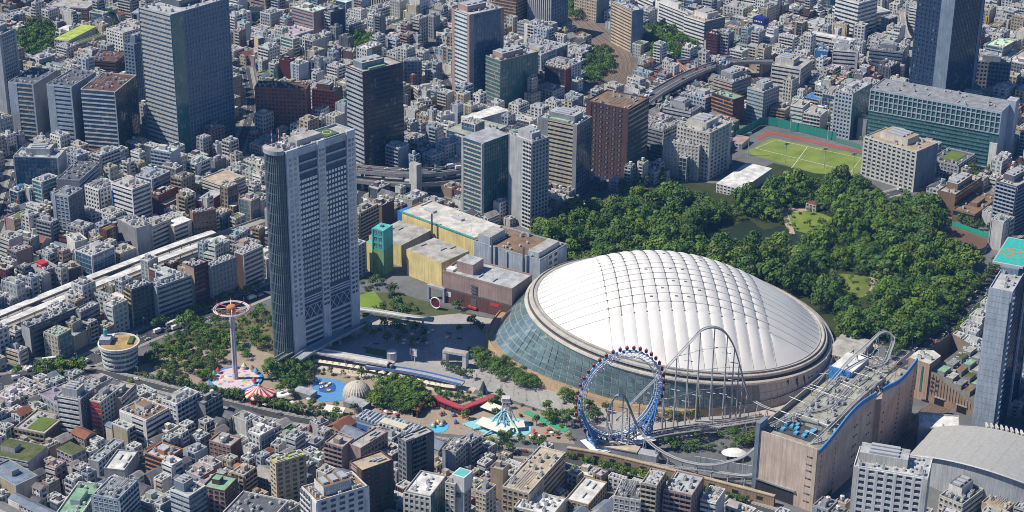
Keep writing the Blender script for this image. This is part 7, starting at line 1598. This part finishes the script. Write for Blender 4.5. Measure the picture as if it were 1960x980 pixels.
def city():
    ranked = []
    for L in LOTS:
        x, y, an, W, D, px, py = L; r = random.Random(int(x * 17 + y * 31)); h = height_for(px, py, W, D, r); _, ty = P((x, y, h))
        vis = -20 < px < 1980 and ty < 985 and py > -10; ranked.append((not vis, -(W + D) * h / (x * x + y * y), L, h, r.random()))
    ranked.sort(key=lambda q: (q[0], q[1])); cnt = {'apartment_block': 0, 'office_block': 0, 'town_house': 0}; rest = MB(); S2 = Sink('stuff', None, rest)
    for inv, _, L, h, rr in ranked:
        x, y, an, W, D, px, py = L; r = random.Random(int(x * 19 + y * 37) + 5)
        kind = 'town_house' if h < 10.5 else ('apartment_block' if r.random() < .55 else 'office_block')
        thing_ = not inv and cnt[kind] < 292
        wc, _, wn = pick(r, PAL); rc, _, rn = pick(r, RPAL); k = r.uniform(.8, 1.08); wall = tuple(c * k for c in C[wc]); far = hypot(x, y) > 1550 and not thing_
        gl = r.choice(('dk', 'dk', 'bg', 'dk', 'lgl')); nf = max(2, round(h / (3.0 if kind != 'office_block' else 3.5))); fh = h / nf; a2 = an + r.choice((0, 0, 0, 0, r.uniform(-.12, .12)))
        st = {'apartment_block': r.choice(('M', 'M', 'W')), 'office_block': r.choice(('B', 'B', 'G', 'C', 'W')), 'town_house': r.choice(('W', 'W', 'B', 'X'))}[kind]
        acc = wc if r.random() < .75 else pick(r, PAL)[0]; s1 = '%s:%s:%s:%.2f:%.2f:%.1f' % (st, acc if acc != wc else '', gl, r.choice((0, 0, .06, .3)), r.choice((0, .05, .1)), r.uniform(2.6, 3.6))
        s2 = '%s:%s:%s:0.05:0.05:%.1f' % (r.choice(('W', 'W', 'X', st)), '', gl, r.uniform(3, 4.5))
        if kind == 'office_block' and max(W, D) > 16 and r.random() < .6: gl = r.choice(('bg', 'gg', 'bg', 'na')); s1 = '%s:%s:%s:0.04:0.04:%.1f' % (r.choice('CCGT'), r.choice(('lg', 'wh', 'lb', 'st')), gl, r.uniform(2.6, 4)); s2 = s1
        if r.random() < .4: s1, s2 = s2, s1
        code = ('p' if r.random() < .75 and min(W, D) > 6.5 else '') + r.choice(('A', 'a', 'a', 'A')) + ('t' if r.random() < .35 else '') + ('g' if r.random() < .05 else '') + ('f' if r.random() < .12 and min(W, D) > 8 else '') + ('v' if r.random() < .3 else '')
        if far: code = code.replace('A', 'a').replace('f', '')
        rcol = tuple(c * r.uniform(.8, 1.1) for c in C[rc]); C['_w'] = wall
        gable = kind == 'town_house' and r.random() < .3
        if thing_:
            cnt[kind] += 1; rt = put(kind, None, None, (x, y, 0), a2); S = Sink('joined', rt)
        else: S = S2; rest.T = (x, y, 0, cos(a2), sin(a2))
        def fix(s): q = s.split(':'); q[1] = q[1] or '_w'; return ':'.join(q)
        setb = h > 12 and min(W, D) > 7 and r.random() < .35 and not gable
        if setb:
            h0 = round(nf * r.uniform(.5, .8)) * fh; U = Sink('joined'); w2, d2 = W * r.choice((.6, .75, 1)) - .1, D * r.choice((.6, .75)); ox, oy = (W - w2) / 2 * r.choice((1, 1, -1)), (D - d2) / 2 * r.choice((1, 1, -1)); hu = h - h0
            for f, s in (('L', fix(s1)), ('R', fix(s2))): facade(U, f, w2, d2, hu, s, wall, fh)
            for f in 'BE': fquad(U.part('wall'), f, w2, d2, 0, w2 if f in 'RB' else d2, 0, hu, 0, wall, WALL)
            roofkit(U, w2, d2, hu, wall, rcol, code, r); rcode = code; code = 'n'; h = h0
            for n_, (mb_, st_) in U.parts.items(): S.part('upper_' + n_, True).add(mb_, (ox, oy, h0 + .02, 1, 0))
            nf = max(1, round(h / fh))
        for f, s in (('L', fix(s1)), ('R', fix(s2))): facade(S, f, W, D, h, s, wall, fh)
        for f in 'BE': fquad(S.part('wall'), f, W, D, 0, W if f in 'RB' else D, 0, h, 0, wall, WALL)
        if r.random() < .2:
            m = S.part('signboard'); fc, ln = r.choice((('L', D), ('R', W))); t0 = r.choice((.03, .8)) * ln; fbox(m, fc, W, D, t0, t0 + r.uniform(.7, 1.3), h * r.uniform(.2, .4), h * r.uniform(.6, .95), .1, 1.1, r.choice(((.5, .05, .05), (.05, .15, .5), (.7, .7, .68), (.65, .45, .05), (.04, .3, .15), (.45, .15, .05))), PAINT)
        if gable:
            m = S.part('roof'); e = .5; hh = h + min(W, D) * .28; rg = r.choice(((.16, .16, .18), (.22, .2, .19), (.28, .12, .08), (.2, .24, .3), (.34, .33, .32)))
            if W > D: m.poly([(-W / 2 - e, -D / 2 - e, h - .2), (W / 2 + e, -D / 2 - e, h - .2), (W / 2 + e, 0, hh), (-W / 2 - e, 0, hh)], rg, ROOF); m.poly([(W / 2 + e, D / 2 + e, h - .2), (-W / 2 - e, D / 2 + e, h - .2), (-W / 2 - e, 0, hh), (W / 2 + e, 0, hh)], rg, ROOF); [S.part('gable').poly([(s * W / 2, -D / 2, h), (s * W / 2, D / 2, h), (s * W / 2, 0, hh - .1)], wall) for s in (-1, 1)]
            else: m.poly([(-W / 2 - e, -D / 2 - e, h - .2), (0, -D / 2 - e, hh), (0, D / 2 + e, hh), (-W / 2 - e, D / 2 + e, h - .2)], rg, ROOF); m.poly([(0, -D / 2 - e, hh), (W / 2 + e, -D / 2 - e, h - .2), (W / 2 + e, D / 2 + e, h - .2), (0, D / 2 + e, hh)], rg, ROOF); [S.part('gable').poly([(-W / 2, s * D / 2, h), (W / 2, s * D / 2, h), (0, s * D / 2, hh - .1)], wall) for s in (-1, 1)]
        else: roofkit(S, W, D, h, wall, rcol, code, r, trim='wh' if r.random() < .2 else None)
        if thing_:
            if setb: nf = round((h + hu) / fh)
            S.done(); kn = {'apartment_block': 'apartment block', 'office_block': 'office block', 'town_house': 'house'}[kind]
            feats = ['pitched roof'] if gable else [q for q, c in (('stepped back top', '#' if not setb else 'n'), ('water tank on top', 't'), ('small roof garden', 'g'), ('steel roof frame', 'f')) if c in code]
            base = describe(wn, nf, kn, '' if gable else rn, feats); pl = place_text(px, P((x, y, h * .7))[1], USED); lab = None
            for c in [base + ' ' + p for p in pl]:
                if c not in USED and len(c.split()) <= 16: lab = c; break
            if not lab:
                shape = 'narrow' if min(W, D) < 8 else 'wide' if max(W, D) > 15 else 'boxy'
                for c in [shape + ' ' + base + ' ' + p for p in pl] + ['%s %s %s and %s' % (wn, kn, pl[0], pl[1])]:
                    if c not in USED and len(c.split()) <= 16: lab = c; break
            grp = '%ss %s' % (kn, 'in front of the fairground' if py > 690 else 'in the upper part of the city' if py < 280 else 'around the viaduct' if px < 560 else 'in the middle of the city')
            if not lab: lab = base + ' ' + pl[0]
            if len(lab.split()) > 16: lab = '%s %s %s' % (wn, kn, pl[0])
            USED[lab] = rt; tag(rt, lab, 'house' if kind == 'town_house' else 'building', grp)
    rest.T = None; rest.build('distant_buildings', kind='stuff', label='mass of remaining small city buildings between the larger ones', cat='buildings')
    return cnt
CNT = city()
for x, y in GAP[:260]: TREES.append(('small', x, y, TR_R.uniform(.8, 1.4), 1, 'street', (1, 1, 1)))
print('LOTS', len(LOTS), CNT, 'gaps', len(GAP))

plant_all()
# ------------------------------------------------------------------ cars, lamps, people
def car_mesh(col, kind):
    m = MB(); L = 4.4 if kind != 'truck' else 7.0; w = .88 if kind != 'truck' else 1.15
    if kind == 'truck': parts = [('body', [(-3.5, .9), (-3.5, 3.2), (1.5, 3.2), (1.5, .9)], .0, (.7, .7, .7)), ('cab', [(1.6, .6), (1.6, 2.5), (2.9, 2.4), (3.5, 1.4), (3.5, .6)], 0, col)]
    else: parts = [('body', [(-2.2, .35), (-2.2, .95), (-1.9, 1.0), (1.1, .95), (2.1, .8), (2.2, .35)], 0, col)]
    out = []
    for n, pr, _, c in parts:
        m = MB(); N = len(pr)
        for i in range(N): a, b = pr[i], pr[(i + 1) % N]; m.poly([(a[0], -w, a[1]), (b[0], -w, b[1]), (b[0], w, b[1]), (a[0], w, a[1])], c, METAL)
        m.poly([(x, -w, z) for x, z in pr][::-1], c, METAL); m.poly([(x, w, z) for x, z in pr], c, METAL); out.append((n, m.mesh('car_' + n)))
    if kind != 'truck':
        m = MB(); g = [(-1.9, .98), (-1.3, 1.42), (.2, 1.42), (1.0, .95)]
        for i in range(3): a, b = g[i], g[i + 1]; m.poly([(a[0], -.8, a[1]), (b[0], -.8, b[1]), (b[0], .8, b[1]), (a[0], .8, a[1])], col if i == 1 else 'dk', METAL if i == 1 else GLASS)
        m.poly([(x, -.8, z) for x, z in g][::-1], 'dk', GLASS); m.poly([(x, .8, z) for x, z in g], 'dk', GLASS); out.append(('cabin', m.mesh('car_cabin')))
    m = MB(); m.tube([(0, -.12, 0), (0, .12, 0)], .34, 'bk', PAINT, 8, True); wm = m.mesh('wheel'); return out, wm, L, w
CC = [('white', (.75, .75, .74)), ('silver', (.45, .46, .48)), ('black', (.02, .02, .025)), ('grey', (.2, .2, .21)), ('red', (.5, .04, .04)), ('blue', (.05, .12, .35)), ('dark green', (.03, .12, .06)), ('yellow', (.65, .45, .06))]
CM = {(n, k): car_mesh(c, k) for n, c in CC for k in ('car', 'truck')}
def car(x, y, an, cn, kind, where, z=.1):
    parts, wm, L, w = CM[(cn, kind)]; r = root('car' if kind == 'car' else 'truck', '%s %s %s' % (cn, 'car' if kind == 'car' else 'box truck', where), 'car' if kind == 'car' else 'truck', (x, y, z), an, group='vehicles ' + where)
    for n, me in parts: put(n, me, r)
    for sx in (-.3, .3):
        for s in (-1, 1): put('wheel', wm, r, (sx * L, s * w, .34))
VR = random.Random(31)
def traffic(path, n, lanes, where, truck=.12, rng=(0, 1)):
    for _ in range(n):
        t = VR.uniform(*rng) * (len(path) - 2); i = int(t); a, b = path[i], path[i + 1]; p = a.lerp(b, t - i); d = (b - a); nrm = Vector((-d.y, d.x, 0)).normalized(); o = VR.choice(lanes); p = p + nrm * o
        car(p.x, p.y, atan2(d.y, d.x) + (pi if o > 0 else 0), VR.choice(CC[:4] + CC)[0], 'truck' if VR.random() < truck else 'car', where, path[i].z + .1)
traffic(R1, 40, (-6, -2.4, 2.4, 6), 'on the wide road left of the hotel tower'); traffic(R2, 9, (-2, 2), 'on the road in front of the fairground'); traffic(R3, 32, (-5, -2, 2, 5), 'on the tree lined road on the right'); traffic(R7, 40, (-5, -2, 2, 5), 'on the broad road by the white slabs'); traffic(R9, 30, (-5, -2, 2, 5), 'on the street under the expressway'); traffic(EX1, 48, (-4, -1.8, 1.8, 4), 'on the curved expressway', .25); traffic(EX2, 8, (-2, 2), 'on the lower expressway ramp'); traffic(EX6, 10, (-3, 3), 'on the pale ramp by the dark skyscraper'); traffic(R10, 10, (-3, 3), 'on the street left of the dark skyscraper'); traffic(R8, 8, (-3, 3), 'on the street behind the museum'); traffic(R12, 8, (-2.5, 2.5), 'on the street at the left edge'); traffic(R5, 8, (-2.5, 2.5), 'on the lane beside the yellow halls'); traffic(EX5, 7, (-1.6, 1.6), 'on the red railed road', .2)
for px, py, n, st, an, wh in ((70, 704, 9, 2.9, 20, 'parked at the lower left junction'), (1100, 742, 8, 2.8, 25, 'parked below the dome glass'), (1200, 745, 6, 2.8, 20, 'parked below the dome glass'), (1770, 768, 5, 3, 56, 'parked by the railway mouth'), (660, 772, 3, 3, -20, 'parked beside the play pool')):
    c = G(px, py)
    for k in range(n):
        a = radians(an)
        if VR.random() < .85: car(c.x + k * st * cos(a), c.y + k * st * sin(a), a + pi / 2, VR.choice(CC[:5])[0], 'car', wh)
# traffic bus
def bus(px, py, an, label):
    c = G(px, py); r = root('bus', label, 'bus', (c.x, c.y, .1), radians(an)); m = MB(); m.box(-5, 5, -1.2, 1.2, .5, 3.1, (.7, .71, .7), METAL); m.build('body', r); m = MB(); m.box(-4.8, 5.04, -1.23, 1.23, 1.5, 2.5, 'dk', GLASS); m.build('window', r)
    for x in (-3.2, 3.2):
        for s in (-1, 1): m = MB(); m.tube([(x, s * 1.1 - .15, .45), (x, s * 1.1 + .15, .45)], .45, 'bk', PAINT, 8, True); m.build('wheel', r)
bus(96, 692, 20, 'white bus turning at the lower left junction'); bus(330, 622, 44, 'white bus on the road left of the hotel tower')
# sports field: floodlight poles, net fence
for i, (px, py, hh) in enumerate(((1503, 312, 17), (1577, 322, 17), (1632, 332, 17), (1432, 298, 20), (1512, 252, 15), (1584, 268, 15))):
    c = G(px, py); r = root('floodlight_mast', ('first', 'second', 'third', 'fourth', 'fifth', 'sixth')[i] + ' floodlight mast %s' % ('along the near side of the sports field, from its left end' if i < 3 else 'at the left corner of the field' if i == 3 else 'along the far side of the field'), 'floodlight', (c.x, c.y, 0), group='floodlight masts round the sports field'); m = MB(); m.tube([(0, 0, 0), (0, 0, hh)], [.4, .22], 'lg', METAL, 6); m.build('pole', r); m = MB(); m.box(-1.8, 1.8, -.3, .3, hh - .6, hh + 1.4, 'lg', METAL); m.build('lamp_rack', r)
def fence(name, label, pix, h, col, step=1):
    path = smooth(PX(pix), 4); o = path[0]; r = root(name, label, 'fence', o); q = MB(); wallstrip(q, path, -.06, .06, .3, h, col, PAINT); q.build('net', r, off=o)
    for p in path[::step]: m = MB(); m.tube([(p.x, p.y, 0), (p.x, p.y, h + .3)], .16, 'mg', METAL, 5); m.build('post', r, off=o)
fence('net_fence', 'tall green net fence behind the running track', [(1408, 268), (1440, 250), (1470, 240), (1560, 260), (1600, 270)], 8, (.03, .26, .20)); fence('net_fence', 'lower pale green fence at the right end of the field', [(1600, 272), (1660, 290), (1655, 302)], 4, (.10, .26, .2)); fence('net_fence', 'bright green fence behind the brown dirt court', [(1822, 432), (1892, 456)], 4, (.03, .36, .26)); fence('net_fence', 'dark net fence at the front of the brown dirt court', [(1810, 468), (1850, 488), (1884, 484), (1892, 458)], 5, (.10, .13, .14))
def shed(name, label, L, N, R, h, wall, rc): hero(name, label, 'shed', L, N, R, h, 'W:%s:dk' % wall, 'X:' + wall, wall, rc, 'n', 3)
shed('club_house', 'long white roofed sheds at the park end of the pale stone office', (1372, 350), (1420, 362), (1478, 322), 8, 'wh', 'wh'); shed('kiosk_shed', 'flat white service block right of the dome', (1578, 676), (1640, 690), (1672, 652), 6, 'cc', 'cc'); shed('field_stand', 'small pale stand by the left end of the sports field', (1398, 268), (1420, 276), (1436, 262), 5, 'ow', 'pk'); shed('tea_house', 'tea house with a faded red roof among park trees', (1543, 388), (1562, 393), (1572, 386), 6, 'ow', 'rb'); shed('park_office', 'small white building at the shaded north end of the park', (1112, 392), (1128, 398), (1140, 390), 4, 'wh', 'wh')
# people on the open plaza
def person_mesh(top, leg, stride):
    bm = bpy.data.meshes.new('person_body'); m = MB(); sk = (.45, .30, .22)
    def ring(z, rx, ry, x=0, y=0, n=8): return [m.v(x + rx * cos(2 * pi * k / n), y + ry * sin(2 * pi * k / n), z) for k in range(n)]
    def loft(rs, cols):
        for (A, B), c in zip(zip(rs, rs[1:]), cols):
            for k in range(8): m.f([A[k], A[(k + 1) % 8], B[(k + 1) % 8], B[k]], c, PAINT)
        m.f(rs[-1], cols[-1], PAINT); m.f(rs[0][::-1], cols[0], PAINT)
    for s in (-1, 1): loft([ring(0, .05, .11, s * .1, s * stride - .04), ring(.08, .05, .07, s * .1, s * stride), ring(.48, .06, .07, s * .1, s * stride * .4), ring(.88, .09, .1, s * .09, 0)], [(.05, .04, .04), leg, leg])
    loft([ring(.82, .17, .12), ring(1.05, .15, .1), ring(1.35, .2, .12), ring(1.47, .12, .08), ring(1.52, .055, .055), ring(1.57, .06, .07), ring(1.66, .085, .1), ring(1.74, .075, .09), ring(1.78, .03, .04)], [top, top, top, sk, sk, sk, (.04, .03, .025), (.04, .03, .025)])
    for s in (-1, 1): loft([ring(1.42, .06, .06, s * .2), ring(1.12, .045, .045, s * .26, -s * stride * .5), ring(.84, .035, .035, s * .25, -s * stride), ring(.74, .03, .045, s * .25, -s * stride)], [top, sk, sk])
    bpy.data.meshes.remove(bm); return m.mesh('person')
PT = [('white', (.7, .7, .68)), ('black', (.03, .03, .03)), ('red', (.5, .06, .06)), ('blue', (.08, .15, .45)), ('grey', (.3, .3, .3)), ('pink', (.6, .3, .32))]
PM = [(n, person_mesh(c, l, s)) for n, c in PT for l, s in (((.05, .06, .1), .22), ((.3, .28, .24), .12))]
for wh, pix, n in (('walking on the open plaza before the dome', [(900, 690), (1000, 740), (1060, 790), (960, 748), (905, 720)], 22), ('standing on the paving right of the dome', [(1530, 748), (1600, 735), (1610, 715), (1540, 760)], 16), ('on the cream promenade beside the pools', [(600, 694), (830, 738), (830, 746), (606, 702)], 20), ('on the shaded plaza beside the hotel tower', [(780, 650), (900, 640), (880, 670), (800, 690)], 20), ('near the splash pool', [(860, 800), (890, 835), (1010, 842), (1040, 835), (1010, 835), (930, 832)], 12)):
    pg = [(p.x, p.y) for p in PX(pix)]; k = 0
    while k < n:
        x = VR.uniform(min(p[0] for p in pg), max(p[0] for p in pg)); y = VR.uniform(min(p[1] for p in pg), max(p[1] for p in pg)); k += .05
        if inpoly(x, y, pg): nm, me = VR.choice(PM); put('person', me, None, (x, y, .16), VR.uniform(0, 6.28), label='person in a %s top %s' % (nm, wh), cat='person', group='people ' + wh); k += .95
# street lamps
lm = MB(); lm.tube([(0, 0, 0), (0, 0, 8), (.4, 0, 8.6), (1.8, 0, 8.8)], .11, 'lg', METAL, 5); LPOST = lm.mesh('lamp_post'); lm = MB(); lm.box(1.2, 2.1, -.18, .18, 8.7, 8.9, 'ow', PAINT); LHEAD = lm.mesh('lamp_head')
for path, wh, w in ((R1, 'along the wide road left of the hotel tower', 9.6), (R3, 'along the tree lined road on the right', 8.6), (R2, 'along the road before the fairground', 5)):
    for i in range(2, len(path) - 1, 2):
        d = path[i + 1] - path[i]; n = Vector((-d.y, d.x, 0)).normalized(); s = 1 if i % 4 else -1; p = path[i] + n * s * w; r = root('street_lamp', 'grey street lamp ' + wh, 'street lamp', p, atan2(-n.y * s, -n.x * s), group='street lamps ' + wh); put('post', LPOST, r); put('lamp_head', LHEAD, r)
# ------------------------------------------------------------------ air
hz = MB(); hz.box(-5200, 5200, -2700, 9200, -1.0, 640.0, 'wh')
ho_ = hz.build('haze', kind='stuff')
hm = bpy.data.materials.new('air'); hm.use_nodes = True; hn = hm.node_tree; hn.nodes.remove(hn.nodes['Principled BSDF'])
pv = hn.nodes.new('ShaderNodeVolumePrincipled'); pv.inputs['Color'].default_value = (.18, .48, 1.0, 1); pv.inputs['Density'].default_value = .000045; pv.inputs['Anisotropy'].default_value = 0.0
hn.links.new(pv.outputs[0], hn.nodes['Material Output'].inputs['Volume'])
ho_.data.materials.clear(); ho_.data.materials.append(hm)
